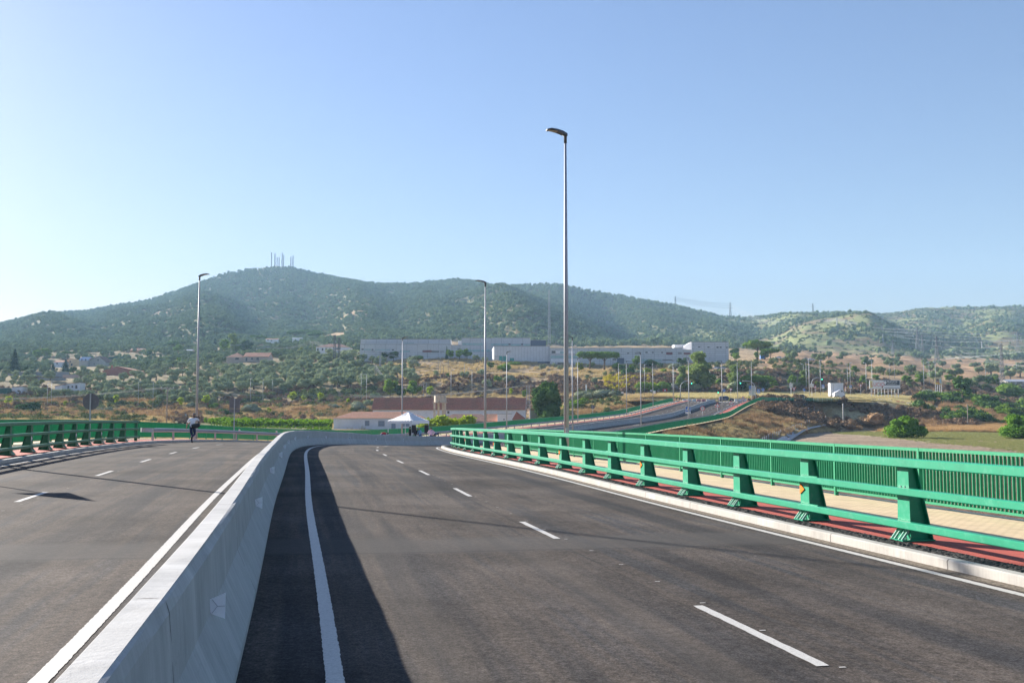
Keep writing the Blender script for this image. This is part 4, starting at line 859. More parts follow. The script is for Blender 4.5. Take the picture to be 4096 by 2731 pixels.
# small round shrubs in front of the white canopy
for px, w in ((1712, .9), (1745, 1.2), (1790, .8), (1828, 1.1), (1852, 1.1), (1895, .6)):
    g = vis_base(px, 215); top = zat(1662 if w > 1 else 1668, 215)
    put('limebush' if w > .7 else 'lime', g, max(1.5, top-g.z), 'bright yellow-green shrub in the row in front of the low red-roofed sheds', 'row of bright shrubs behind the green fence', .75+.3*w)
# olive groves: every tree its own
MARKS = [(0, 'at the left edge'), (110, 'under the tall dark conifer'), (200, 'by the white barn'), (330, 'over the round sign back'), (460, 'below the red warehouse'), (600, 'over the wooden pole'), (730, 'beside the tall left lamp post'), (860, 'right of the walking man'), (960, 'below the tiled farmhouse'), (1090, 'right of the farmhouse'), (1200, 'below the pink wall'), (1310, 'below the two-storey house'), (1410, 'near the lattice masts'), (1500, 'under the left school block'), (1640, 'left of the knoll'), (2290, 'behind the school entrance'), (2450, 'behind the oval tree'), (2600, 'behind the right wing'), (3150, 'over the direction boards'), (3330, 'over the lorry'), (3500, 'over the wide billboard'), (3700, 'over the thick lamp post'), (3880, 'by the near pylon'), (4010, 'at the right edge')]
def near_what(px):
    r = MARKS[0][1]
    for a, t in MARKS:
        if px >= a: r = t
    return r
def grove(region, Y0, Y1, pxa, pxb, sp, kind, label, group, h=(3.8, 5.2), skip=None, cap=300, wide=(1.0, 1.35)):
    n = 0; Y = Y0; row = 0; third = (Y1-Y0)/3
    while Y < Y1:
        x0, x1 = (pxa-2048)/FPX*Y, (pxb-2048)/FPX*Y; x = x0+(row % 2)*sp*.5
        while x < x1 and n < cap:
            xx = x+rnd.uniform(-.33, .33)*sp; yy = Y+rnd.uniform(-.3, .3)*sp; px = 2048+xx/yy*FPX
            if not (skip and skip(px, yy)) and rnd.random() < .93:
                z = H1(xx, yy); lab = label+', '+('front', 'middle', 'upper')[min(2, int((yy-Y0)/third))]+' part, '+near_what(px); put(kind, (xx, yy, z), rnd.uniform(*h), lab, group+', '+near_what(px), rnd.uniform(*wide)); n += 1
            x += sp
        Y += sp*.92; row += 1
    return n
n1 = grove('a', 448, 628, 880, 1460, 9.2, 'olive', 'grey-green olive of the dense grove', 'olives of the dense grove', skip=lambda px, Y: (Y > 560 and px > 1430) or (Y > 598 and px < 1120), h=(4.6, 6.4), wide=(1.05, 1.4))
n2 = grove('b', 398, 470, 190, 880, 9.5, 'olive', 'gnarled olive of the sandy rows', 'olives in the sandy rows at left', skip=lambda px, Y: (Y > 440 and px < 345) or (px < 330 and Y > 420))
n3 = grove('c', 470, 640, 330, 880, 13.5, 'olive', 'grey olive of the terraced hillside', 'olives on the left hillside', skip=lambda px, Y: (px < 580 and 540 < Y < 600), h=(4.2, 6))
n4 = grove('d', 440, 560, 1460, 1760, 11.5, 'olive', 'grey olive on the sandy slope', 'olives below the school', skip=lambda px, Y: px > 1580 and (Y > 530) or px > 1700, h=(4.6, 6.4))
n5 = grove('e', 430, 560, 0, 190, 12, 'olive', 'olive between the sheds', 'olives at the far left', skip=lambda px, Y: 430 < Y < 462 and px < 95)
n6 = grove('f', 640, 990, 0, 1420, 24, 'oak', 'dark holm oak of the hillside', 'holm oaks between the hillside houses', h=(4.5, 7), skip=lambda px, Y: (200 < px < 450 and Y < 850) or (500 < px < 580 and 800 < Y < 960) or (1240 < px and Y < 700) or (880 < px < 1110 and Y < 690))
n7 = grove('g', 600, 760, 2290, 2760, 11, 'oak', 'pale treetop over the school roof', 'trees behind the school roof', h=(5, 8), cap=50)  # olive treetops, drawn with the oak form
n8 = grove('h', 470, 900, 3120, 4200, 34, 'oak', 'lone tree on the brown pasture', 'scattered trees on the right pasture', h=(3.5, 6), cap=90, skip=lambda px, Y: Y < 520 and px < 3350)  # scattered olives, these too drawn with the oak form
print('groves', n1, n2, n3, n4, n5, n6, n7, n8)

# ------------------------------------------------------------------ uncountable vegetation: one object each, instances on real ground
def scatter(name, P, sc, protos, mats=None):
    """P (n,3), sc (n,) sizes; protos = meshes"""
    n = len(P); me = bpy.data.meshes.new(name+'_points'); me.vertices.add(n); me.vertices.foreach_set('co', np.asarray(P, np.float32).ravel())
    a = me.attributes.new('scl', 'FLOAT_VECTOR', 'POINT'); a.data.foreach_set('vector', np.asarray(sc, np.float32).ravel())
    a = me.attributes.new('rot', 'FLOAT_VECTOR', 'POINT'); R = np.zeros((n, 3), np.float32); R[:, 2] = NR.uniform(0, 6.28, n); a.data.foreach_set('vector', R.ravel())
    o = bpy.data.objects.new(name, me); COL.objects.link(o); o['kind'] = 'stuff'
    g = bpy.data.node_groups.new(name, 'GeometryNodeTree'); g.interface.new_socket('Geometry', in_out='INPUT', socket_type='NodeSocketGeometry'); g.interface.new_socket('Geometry', in_out='OUTPUT', socket_type='NodeSocketGeometry')
    gi = g.nodes.new('NodeGroupInput'); go = g.nodes.new('NodeGroupOutput'); ip = g.nodes.new('GeometryNodeInstanceOnPoints'); jn = g.nodes.new('GeometryNodeJoinGeometry')
    for i, pm in enumerate(protos):
        po = bpy.data.objects.new(name+'_form', pm); oi = g.nodes.new('GeometryNodeObjectInfo'); oi.inputs['Object'].default_value = po; oi.inputs['As Instance'].default_value = True; g.links.new(oi.outputs['Geometry'], jn.inputs[0])
    def attr(nm):
        q = g.nodes.new('GeometryNodeInputNamedAttribute'); q.data_type = 'FLOAT_VECTOR'; q.inputs['Name'].default_value = nm; return q.outputs['Attribute']
    g.links.new(gi.outputs[0], ip.inputs['Points']); g.links.new(jn.outputs[0], ip.inputs['Instance']); ip.inputs['Pick Instance'].default_value = True
    rv = g.nodes.new('FunctionNodeRandomValue'); rv.data_type = 'INT'; rv.inputs['Min'].default_value = 0; rv.inputs['Max'].default_value = len(protos)-1
    out = [x for x in rv.outputs if x.type == 'INT'][0]
    for s_ in rv.inputs:
        if s_.name == 'Max' and s_.type == 'INT': s_.default_value = len(protos)-1
        if s_.name == 'Min' and s_.type == 'INT': s_.default_value = 0
    g.links.new(out, ip.inputs['Instance Index']); g.links.new(attr('rot'), ip.inputs['Rotation']); g.links.new(attr('scl'), ip.inputs['Scale'])
    g.links.new(ip.outputs[0], go.inputs[0]); md = o.modifiers.new('scatter', 'NODES'); md.node_group = g
    return o
def pts(Y0, Y1, px0, px1, n, dens):
    Y = np.sqrt(NR.uniform(Y0**2, Y1**2, n)); px = NR.uniform(px0, px1, n); x = (px-2048)/FPX*Y; k = NR.uniform(0, 1, n) < dens(px, Y, x); Y, px, x = Y[k], px[k], x[k]
    z = np.concatenate([height(x[i:i+20000], Y[i:i+20000]) for i in range(0, len(x), 20000)]); return np.stack([x, Y, z], 1), px, Y
def s3(n, a, b, fl=(.8, 1.1)): s = NR.uniform(a, b, n)*1.0; f = NR.uniform(fl[0], fl[1], n); return np.stack([s, s, s*f], 1)
# holm oak forest over the mountain
oakf = [crown('oak_form', blobcloud(30+i, 5, 0, 2.2, 1.7, .9, 1.25), 110, 1.0, LM['oak'], i, .92) for i in range(5)]
def foak(px, Y, x):
    n = fbm(x/70, Y/70, 61, 3); n2 = fbm(x/260, Y/260, 62, 2)
    d = np.where(px < 2600, .92+.4*(n-.42), .9)
    clr = (np.exp(-(((px-640)/95)**2+((Y-1700)/90)**2)*1.6)+np.exp(-(((px-1300)/170)**2+((Y-1250)/90)**2)*1.5)*.75+np.exp(-(((px-2020)/90)**2+((Y-1120)/40)**2)*1.5)*.7+np.exp(-(((px-1400)/50)**2+((Y-1500)/40)**2)))
    d = d*(1-np.clip(clr*1.3, 0, .93)); d = np.where((px < 900) & (Y < 1700), d*(.55+.6*n2), d)
    r = smst(2350, 3000, px+260*(n2-.5)+(Y-1500)*-.15); d = d*(1-r)+r*np.where(n > .60, .5, .02)
    return d
P_, px_, Y_ = pts(1000, 2650, -500, 4600, 78000, foak)
Yr_, zr_ = ridge(px_); k = Y_ < Yr_+60; P_ = P_[k]
scatter('oak_forest', P_, s3(len(P_), .7, 1.85), oakf)
P_, px_, Y_ = pts(470, 660, -300, 900, 900, lambda px, Y, x: np.clip((fbm(x/25, Y/25, 66, 3)-.4)*3, 0, 1)*~((px > 390) & (px < 580) & (Y < 600))); scatter('hillside_bushes', P_, s3(len(P_), .3, .75), oakf)
P_, px_, Y_ = pts(640, 1010, -400, 1500, 4200, lambda px, Y, x: np.clip((fbm(x/45, Y/45, 65, 3)-.3)*2.2, 0, 1)*~((px > 200) & (px < 450) & (Y < 850))*~((px > 880) & (Y < 690))); scatter('hillside_oaks', P_, s3(len(P_), .7, 1.4), oakf)
# heath over the right hills
P_, px_, Y_ = pts(1000, 2300, 2500, 4600, 26000, lambda px, Y, x: .15+.9*np.clip((fbm(x/60, Y/60, 71, 3)-.38)*2.6, 0, 1)*smst(2500, 2900, px))
hform = [crown('heath_form', blobcloud(50+i, 4, 0, .6, 1.4, .4, .7), 50, .7, LM['heath'], i, .9) for i in range(3)]
scatter('heath', P_, s3(len(P_), .8, 2.3, (.5, .9)), hform)
# dry grass tufts, weeds and scrub on verges and banks
def tuft(seed, n, h, sp, m, w=.05):
    R = np.random.RandomState(seed); a = R.uniform(0, 6.28, n); r = sp*np.sqrt(R.uniform(0, 1, n)); b = np.stack([r*np.cos(a), r*np.sin(a), np.zeros(n)-.05], 1); t = b+np.stack([R.normal(0, .22, n)*h, R.normal(0, .22, n)*h, h*R.uniform(.55, 1.1, n)], 1)
    q = R.uniform(0, 6.28, n); d = np.stack([np.cos(q), np.sin(q), q*0], 1)*w*R.uniform(.6, 1.5, n)[:, None]
    V = np.stack([b-d, b+d, t], 1).reshape(-1, 3); return np_mesh('tuft_form', V, None, np.arange(3*n).reshape(-1, 3), [m])
strawT = [tuft(i, 90, .9, .75, LM['straw'], .035) for i in range(3)]; rustT = [tuft(9+i, 110, 1.2, .8, LM['rust'], .04) for i in range(3)]
grassT = [tuft(20+i, 90, .45, .8, LM['grass'], .035) for i in range(3)]
brownS = [crown('scrub_form', blobcloud(70+i, 5, 0, .5, .8, .4, .5), 160, .3, LM['brown'], i, .7, (.3, .7), up=.6) for i in range(3)]
oliveS = [crown('weed_form', blobcloud(80+i, 5, 0, .5, .8, .4, .5), 160, .28, LM['heath'], i, .7, (.3, .7), up=.6) for i in range(3)]
def onroad(x, Y):
    b = np.full(x.shape, 1e9)
    for i in range(0, len(_es_), 2): b = np.minimum(b, (x-_RP[i, 0])**2+(Y-_RP[i, 1])**2)
    return b < 13.6**2
def sc2(name, Y0, Y1, px0, px1, n, dens, protos, a, b, fl=(.8, 1.2)):
    P_, px_, Y_ = pts(Y0, Y1, px0, px1, n, lambda px, Y, x: dens(px, Y, x)*~onroad(x, Y)); return scatter(name, P_, s3(len(P_), a, b, fl), protos)
# left valley verge
sc2('dry_grass', 262, 398, -100, 1500, 15000, lambda px, Y, x: np.clip((fbm(x/8, Y/8, 81, 3)-.3)*2.2, 0, 1)*np.where((px > 690) & (px < 1340) & (Y < 335), 0, 1), strawT, .9, 1.8)
sc2('dry_weeds', 300, 400, -100, 1500, 7000, lambda px, Y, x: np.clip((fbm(x/11, Y/11, 83, 3)-.45)*3.5, 0, 1)*np.where((px > 690) & (px < 1340) & (Y < 345), 0, 1), rustT, 1.0, 2.0)
sc2('scrub', 300, 470, -100, 2300, 9000, lambda px, Y, x: np.clip((fbm(x/12, Y/9, 85, 3)-.44)*3.2, 0, 1)*np.where(Y > 395, 1.3, .55), brownS, .9, 2.0)
sc2('green_weeds', 290, 440, -100, 1500, 6500, lambda px, Y, x: np.clip((fbm(x/10, Y/10, 87, 3)-.46)*4, 0, 1)*np.where((px > 690) & (px < 1340) & (Y < 345), 0, 1), oliveS, .8, 1.8)
sc2('dry_grass', 100, 262, -300, 1900, 7000, lambda px, Y, x: np.clip((fbm(x/9, Y/9, 82, 3)-.35)*2.5, 0, 1)*~((px > 800) & (Y > 225)), strawT, .5, 1.1)
# middle slope below the school and behind the roundabout
sc2('dry_grass', 380, 560, 1500, 2750, 16000, lambda px, Y, x: np.clip((fbm(x/12, Y/12, 91, 3)-.36)*2.5, 0, 1), strawT, .7, 1.3)
sc2('scrub', 405, 462, 2200, 4300, 9000, lambda px, Y, x: np.clip((fbm(x/9, Y/9, 93, 3)-.33)*3, 0, 1), brownS, 1.0, 2.1)
sc2('green_weeds', 400, 540, 2300, 4300, 4500, lambda px, Y, x: np.clip((fbm(x/11, Y/11, 95, 3)-.52)*4, 0, 1), oliveS, .9, 2.0)
sc2('verge_grass', 318, 412, 2640, 3720, 16000, lambda px, Y, x: .75, [tuft(40+i, 90, .8, .8, leafmat('pale_straw', (.45, .38, .20), (.66, .58, .36), .3, .5) if i == 0 else bpy.data.materials['pale_straw'], .035) for i in range(3)], .7, 1.2)
# embankment of the road and the terrace slope
sc2('dry_grass', 92, 300, 2150, 3330, 34000, lambda px, Y, x: np.clip((fbm(x/5, Y/5, 97, 3)-.20)*2.2, 0, 1)*(height(x, Y, False) > -3.1), strawT, .35, .9)
sc2('dry_weeds', 110, 305, 2300, 3800, 16000, lambda px, Y, x: np.clip((fbm(x/7, Y/7, 99, 3)-.46)*3.5, 0, 1)*(height(x, Y, False) > -3.0), rustT, .5, 1.3)
sc2('scrub', 262, 306, 2900, 3900, 3800, lambda px, Y, x: np.clip((fbm(x/8, Y/8, 101, 3)-.38)*3, 0, 1)*(height(x, Y, False) > -3.0), brownS, .8, 1.9)
sc2('dry_grass', 205, 330, 2000, 2720, 12000, lambda px, Y, x: np.clip((fbm(x/7, Y/7, 103, 3)-.28)*2.5, 0, 1)*(height(x, Y, False) > -2.4), strawT, .6, 1.3)
sc2('green_weeds', 200, 330, 2150, 2500, 1500, lambda px, Y, x: np.clip((fbm(x/7, Y/7, 105, 3)-.45)*3, 0, 1), oliveS, .7, 1.4)
# right field: orange dry grass band, mown green, brambles beyond
sc2('dry_weeds', 258, 345, 3480, 4300, 17000, lambda px, Y, x: np.clip((fbm(x/10, Y/10, 107, 3)-.25)*3, 0, 1)*(height(x, Y, False) < 2.5)*smst(3480, 3700, px), [tuft(60+i, 100, 1.0, .8, leafmat('orange_straw', (.40, .25, .13), (.58, .40, .23), .3, .5) if i == 0 else bpy.data.materials['orange_straw'], .035) for i in range(3)], .7, 1.3)
sc2('grass', 140, 264, 3300, 4300, 20000, lambda px, Y, x: smst(-6, 6, Y-np.interp(px, [3330, 3500, 3700, 4096, 4600], [252, 222, 186, 146, 130]))*(.55+.8*(fbm(x/8, Y/8, 109, 3)-.4)), grassT, .25, .5)
sc2('bramble', 285, 400, 3650, 4300, 3000, lambda px, Y, x: np.clip((fbm(x/9, Y/9, 111, 3)-.54)*5, 0, 1), [crown('bramble_form', blobcloud(90+i, 6, 0, .8, 1.2, .6, .7), 260, .35, LM['dark' if i else 'green'], i, .7) for i in range(3)], .9, 2.0)
sc2('dry_weeds', 290, 420, 3650, 4300, 5000, lambda px, Y, x: np.clip((fbm(x/9, Y/9, 113, 3)-.4)*3, 0, 1), rustT, .8, 1.6)
sc2('yellow_flowers', 412, 450, 2420, 2620, 900, lambda px, Y, x: np.clip((fbm(x/6, Y/6, 115, 3)-.3)*3, 0, 1), [crown('flower_form', blobcloud(95+i, 5, 0, .6, .8, .5, .5), 200, .22, LM['bloom'], i, .7) for i in range(2)], .9, 1.7)
# crop rows in the plot left of the low white building
crop = [crown('crop_form', blobcloud(97+i, 4, 0, .8, .5, .7, .45), 130, .35, LM['crop'], i, .7, (.3, .6), up=.8) for i in range(3)]
R_ = []
for Y in np.arange(278, 305, 1.3):
    for x in np.arange((700-2048)/FPX*Y, (1330-2048)/FPX*Y, .9):
        px = 2048+x/Y*FPX
        if px > 900+ (285-Y)*4: R_.append((x+rnd.uniform(-.2, .2), Y+rnd.uniform(-.2, .2)))
R_ = np.array(R_); P_ = np.stack([R_[:, 0], R_[:, 1], height(R_[:, 0], R_[:, 1])], 1); scatter('vegetable_crop', P_, s3(len(P_), .7, 1.35), crop)
R_ = np.array([(x, Y) for Y in np.arange(232, 277, 3.2) for x in np.arange((850-2048)/FPX*Y, (1330-2048)/FPX*Y, .8) if rnd.random() < .75 and (Y > 262 or 2048+x/Y*FPX < 1010 or 2048+x/Y*FPX > 1230)]); P_ = np.stack([R_[:, 0], R_[:, 1], height(R_[:, 0], R_[:, 1])], 1); scatter('low_crop', P_, s3(len(P_), .25, .6, (.6, .9)), crop)
# ------------------------------------------------------------------ buildings
def wallmat(name, col, dirt=.3): return mat(name, col, .85, var=.08, scale=.6, dirt=((col[0]*.6, col[1]*.58, col[2]*.55), .9, .62))
M['white'] = wallmat('white_render', (.78, .78, .80)); M['cream2'] = wallmat('old_white_wall', (.42, .40, .38)); M['cream'] = wallmat('cream_render', (.66, .50, .28)); M['stone'] = wallmat('grey_stone', (.40, .38, .35)); M['redwall'] = wallmat('red_painted_wall', (.38, .17, .13)); M['orangewall'] = wallmat('orange_wall', (.60, .30, .16)); M['pinkwall'] = wallmat('pinkish_wall', (.55, .42, .38)); M['greywall'] = wallmat('grey_wall', (.33, .34, .36)); M['maroon'] = wallmat('maroon_wall', (.22, .07, .07)); M['farmstone'] = wallmat('farm_stone', (.44, .38, .33))
M['pane'] = mat('window_glass', (.05, .06, .075), .15, var=.3, spec=.8); M['frame'] = mat('window_frame', (.35, .34, .34), .6); M['greydoor'] = mat('grey_shutter', (.28, .32, .38), .5); M['greennet'] = mat('green_netting', (.03, .12, .09), .8)
def tiles(name, c1, c2, sc=1.0):
    m, nt, b = newmat(name); tc = N(nt, 'ShaderNodeTexCoord'); w = N(nt, 'ShaderNodeTexWave', wave_type='BANDS', bands_direction='X'); w.inputs['Scale'].default_value = 1.1*sc; w.inputs['Distortion'].default_value = .4; nt.links.new(tc.outputs['Object'], w.inputs['Vector'])
    n = noise_tex(nt, 2.2, 8, .8); r = ramp(nt, [(.34, c1), (.5, [(a+b_)/2 for a, b_ in zip(c1, c2)]), (.68, c2)]); nt.links.new(n.outputs[0], r.inputs[0]); o = mix(nt, r.outputs[0], w.outputs[0], .22, 'MULTIPLY')
    n2 = noise_tex(nt, .25, 5, .6); r2 = ramp(nt, [(.45, 0), (.7, .5)]); nt.links.new(n2.outputs[0], r2.inputs[0]); o = mix(nt, o, (.26, .17, .09), r2.outputs[0]); nt.links.new(o, b.inputs['Base Color']); b.inputs['Roughness'].default_value = .9
    bp = N(nt, 'ShaderNodeBump'); bp.inputs['Strength'].default_value = .6; bp.inputs['Distance'].default_value = .08; nt.links.new(w.outputs[0], bp.inputs['Height']); nt.links.new(bp.outputs[0], b.inputs['Normal']); return m
M['tile_old'] = tiles('old_brown_roof_tiles', (.36, .11, .06), (.68, .28, .16)); M['tile_red'] = tiles('red_roof_tiles', (.34, .12, .07), (.62, .30, .19)); M['tile_dark'] = tiles('dark_roof_tiles', (.15, .07, .06), (.34, .18, .14)); M['sheet'] = mat('pale_sheet_roof', (.42, .44, .48), .5); M['bluesheet'] = mat('blue_sheet_roof', (.22, .32, .48), .5)
def rows_windows(t, wins, Y, off=.04, glass=None):
    for (a, b, c, d) in wins:
        p = W(a, d, Y-off); q = W(b, c, Y-off); f = MB(); w = .09
        x0, x1, z0, z1 = p.x, q.x, p.z, q.z
        f.bx(x0-w, x1+w, Y-off-.05, Y+.02, z1, z1+w); f.bx(x0-w, x1+w, Y-off-.05, Y+.02, z0-w, z0); f.bx(x0-w, x0, Y-off-.05, Y+.02, z0, z1); f.bx(x1, x1+w, Y-off-.05, Y+.02, z0, z1)
        fo = rel(f.build('window', M['frame']), t); g = MB(); g.bx(x0, x1, Y-off-.01, Y+.01, z0, z1); go = g.build('pane', glass or M['pane']); go.parent = fo
def house(name, label, px0, px1, pyb, pye, pyr, Y, depth, wm, rm, roof='gable', wins=(), group=None, over=.35, drop=2.5, chim=None, ridge_px=None, cat='house', glass=None):
    a = W(px0, pyb, Y); b = W(px1, pyb, Y); e = zat(pye, Y); r = zat(pyr, Y+depth/2 if roof in ('gable', 'hip') else Y); x0, x1 = a.x, b.x; y0, y1 = Y, Y+depth; z0 = a.z-drop
    t = thing(name, label, cat, ((x0+x1)/2, y0, a.z), 0, group)
    mb = MB()
    if roof == 'shed': mb.hexa([(x0, y0, z0), (x1, y0, z0), (x1, y1, z0), (x0, y1, z0), (x0, y0, e), (x1, y0, r), (x1, y1, r), (x0, y1, e)])
    elif roof == 'gfront':   # gable faces the camera
        xm = (x0+x1)/2 if ridge_px is None else W(ridge_px, pyb, Y).x
        V = [(x0, z0), (x1, z0), (x1, e), (xm, r), (x0, e)]; mb.add([(x, y0, z) for x, z in V]+[(x, y1, z) for x, z in V], [(0, 1, 2, 3, 4), (9, 8, 7, 6, 5)]+[(i, i+5, (i+1) % 5+5, (i+1) % 5) for i in range(5)])
    elif roof == 'gable':
        ym = (y0+y1)/2; V = [(y0, z0), (y1, z0), (y1, e), (ym, r-.15), (y0, e)]; mb.add([(x0, y, z) for y, z in V]+[(x1, y, z) for y, z in V], [(4, 3, 2, 1, 0), (5, 6, 7, 8, 9)]+[(i, (i+1) % 5, (i+1) % 5+5, i+5) for i in range(5)])
    else: mb.bx(x0, x1, y0, y1, z0, e)
    rel(mb.build('wall', wm), t); rb = MB(); o = over; th = .14
    if roof == 'gable':
        ym = (y0+y1)/2; sl = (r-e)/(ym-y0)
        for s_, ya in ((1, y0-o), (-1, y1+o)):
            A = [(x0-o, ya, e-sl*o), (x1+o, ya, e-sl*o), (x1+o, ym, r), (x0-o, ym, r)]; A = A if s_ > 0 else [A[1], A[0], A[3], A[2]]
            rb.hexa([(p[0], p[1], p[2]+.01) for p in A]+[(p[0], p[1], p[2]+th) for p in A])
    elif roof == 'gfront':
        xm = (x0+x1)/2 if ridge_px is None else W(ridge_px, pyb, Y).x
        for xa in (x0-o, x1+o):
            xe = x0 if xa < xm else x1; sl = (r-e)/abs(xm-xe); A = [(xa, y0-o, e-sl*o), (xm, y0-o, r), (xm, y1+o, r), (xa, y1+o, e-sl*o)]; A = A if xa < xm else [A[1], A[0], A[3], A[2]]
            rb.hexa([(p[0], p[1], p[2]+.01) for p in A]+[(p[0], p[1], p[2]+th) for p in A])
    elif roof == 'hip':
        h = min(depth/2, (x1-x0)/2)*.98; ym = (y0+y1)/2; B = [(x0-o, y0-o, e), (x1+o, y0-o, e), (x1+o, y1+o, e), (x0-o, y1+o, e), (x0+h, ym, r), (x1-h, ym, r)]
        rb.add(B, [(0, 1, 5, 4), (1, 2, 5), (2, 3, 4, 5), (3, 0, 4), (3, 2, 1, 0)])
    elif roof == 'shed':
        A = [(x0-o, y0-o, e+.01), (x1+o, y0-o, r+.01), (x1+o, y1+o, r+.01), (x0-o, y1+o, e+.01)]; rb.hexa(A+[(p[0], p[1], p[2]+th) for p in A])
    else: rb.bx(x0-.08, x1+.08, y0-.08, y1+.08, e+.003, e+.2)
    ro = rel(rb.build('roof', rm), t)
    if chim:
        c = W(chim, pyr, Y); cm = MB(); cm.bx(c.x-.35, c.x+.35, y0+depth*.4, y0+depth*.4+.7, r-.8, r+.9); cm.bx(c.x-.45, c.x+.45, y0+depth*.4-.1, y0+depth*.4+.8, r+.903, r+1.05); co = cm.build('chimney', wm); co.parent = ro; co.matrix_parent_inverse = Matrix.Identity(4)
    rows_windows(t, wins, Y, glass=glass); return t
# warehouses by the crop field
house('warehouse', 'long old warehouse with weathered brown tile roof behind the concrete water tank', 1490, 2104, 1720, 1636, 1592, 300, 11, M['white'], M['tile_old'], 'gable', [(1790, 1797, 1645, 1652)], cat='warehouse')
house('warehouse', 'low white shed with hipped red tile roof behind the white canopy', 1334, 1690, 1714, 1672, 1646, 262, 9, M['white'], M['tile_red'], 'hip', [(1461, 1476, 1683, 1701), (1514, 1537, 1684, 1703), (1567, 1581, 1692, 1714), (1613, 1636, 1692, 1704), (1675, 1682, 1694, 1702), (1690, 1697, 1694, 1706)], cat='warehouse', glass=M['greydoor'])
house('shed', 'low tile-roofed shed behind the bright shrubs, its right part redder', 1738, 1990, 1712, 1684, 1655, 250, 9, M['greywall'], M['tile_dark'], 'hip', cat='shed')
house('shed', 'small bright red tile roof between the dark shed roof and the white box', 1943, 1989, 1712, 1686, 1657, 249, 8, M['white'], M['tile_red'], 'gable', cat='shed', over=.1)
house('shed', 'plain white box-shaped annex right of the low red roofs', 1990, 2048, 1700, 1656, 1656, 247, 5, M['white'], M['sheet'], 'flat', [(2014, 2018, 1676, 1678)], cat='shed')
house('shed', 'dark red steep roof shed left of the lattice power mast', 2050, 2104, 1700, 1676, 1648, 258, 9, M['redwall'], M['tile_dark'], 'gfront', ridge_px=2066, cat='shed')
house('shed', 'rough concrete hut half hidden by the huge dark tree', 2118, 2160, 1690, 1640, 1640, 266, 6, M['farmstone'], M['tile_red'], 'flat', [(2142, 2156, 1651, 1656)], cat='shed')
# water tank on columns
tk = thing('water_tank', 'square concrete water tank on four tall columns above the red roofs', 'water tank', W(1760, 1700, 284)); wm_ = M['tankc'] = mat('stained_tank_concrete', (.50, .44, .36), .9, var=.2, scale=1.2, dirt=((.25, .20, .15), .8, .55))
a, b = W(1734, 1606, 284), W(1784, 1606, 284); zt, zs, zg = zat(1581, 284), zat(1608, 284), H1(a.x, 284)-1
mb = MB(); mb.tube([(((a.x+b.x)/2), 285.8, zs), (((a.x+b.x)/2), 285.8, zt)], [1.78, 1.78], 8, 0, True, False); rel(mb.build('tank', wm_), tk)
mb = MB(); mb.bx(a.x-.3, b.x+.3, 283.8, 287.8, zs-.18, zs-.003); rel(mb.build('slab', wm_), tk)
for x in (a.x+.25, (a.x+b.x)/2-.55, (a.x+b.x)/2+.75, b.x-.25):
    mb = MB(); mb.bx(x-.28, x+.28, 284+(.0 if x in (a.x+.25, b.x-.25) else 2.4), 284.6+(.0 if x in (a.x+.25, b.x-.25) else 2.4), zg, zs-.183); rel(mb.build('column', wm_), tk)
mb = MB(); mb.bar((a.x+.3, 284.1, zat(1655, 284)), (b.x-.3, 284.1, zat(1655, 284)), .15); rel(mb.build('brace', wm_), tk)
# school: precast concrete blocks
def panel_material():
    m, nt, b = newmat('precast_panels'); tc = N(nt, 'ShaderNodeTexCoord'); mp = N(nt, 'ShaderNodeMapping'); mp.inputs['Rotation'].default_value = (math.pi/2, 0, 0); nt.links.new(tc.outputs['Object'], mp.inputs[0])
    br = N(nt, 'ShaderNodeTexBrick'); br.offset = 0; nt.links.new(mp.outputs[0], br.inputs['Vector']); br.inputs['Scale'].default_value = 1; br.inputs['Color1'].default_value = (.60, .61, .62, 1); br.inputs['Color2'].default_value = (.66, .67, .68, 1); br.inputs['Mortar'].default_value = (.14, .14, .14, 1); br.inputs['Mortar Size'].default_value = .045; br.inputs['Brick Width'].default_value = 6.0; br.inputs['Row Height'].default_value = 1.25
    st = N(nt, 'ShaderNodeTexNoise'); st.inputs['Scale'].default_value = 1; st.inputs['Detail'].default_value = 6; st.inputs['Roughness'].default_value = .7; mp2 = N(nt, 'ShaderNodeMapping'); mp2.inputs['Scale'].default_value = (1.6, 1, .16); nt.links.new(tc.outputs['Object'], mp2.inputs[0]); nt.links.new(mp2.outputs[0], st.inputs['Vector'])
    r = ramp(nt, [(.38, 0), (.3, .55)]); r = ramp(nt, [(.30, .55), (.42, 0)]); nt.links.new(st.outputs[0], r.inputs[0]); o = mix(nt, br.outputs[0], (.12, .115, .11), r.outputs[0]); nt.links.new(o, b.inputs['Base Color']); b.inputs['Roughness'].default_value = .85; return m
M['panel'] = panel_material(); M['cyan'] = mat('pale_cyan_panels', (.36, .52, .52), .35, var=.2, scale=.7); M['teal'] = mat('teal_glass', (.06, .33, .30), .2, var=.2); M['darkslate'] = mat('dark_blue_grey_render', (.13, .155, .20), .8, var=.06); M['metalband'] = mat('pale_green_metal', (.42, .50, .50), .45, var=.12, scale=.8)
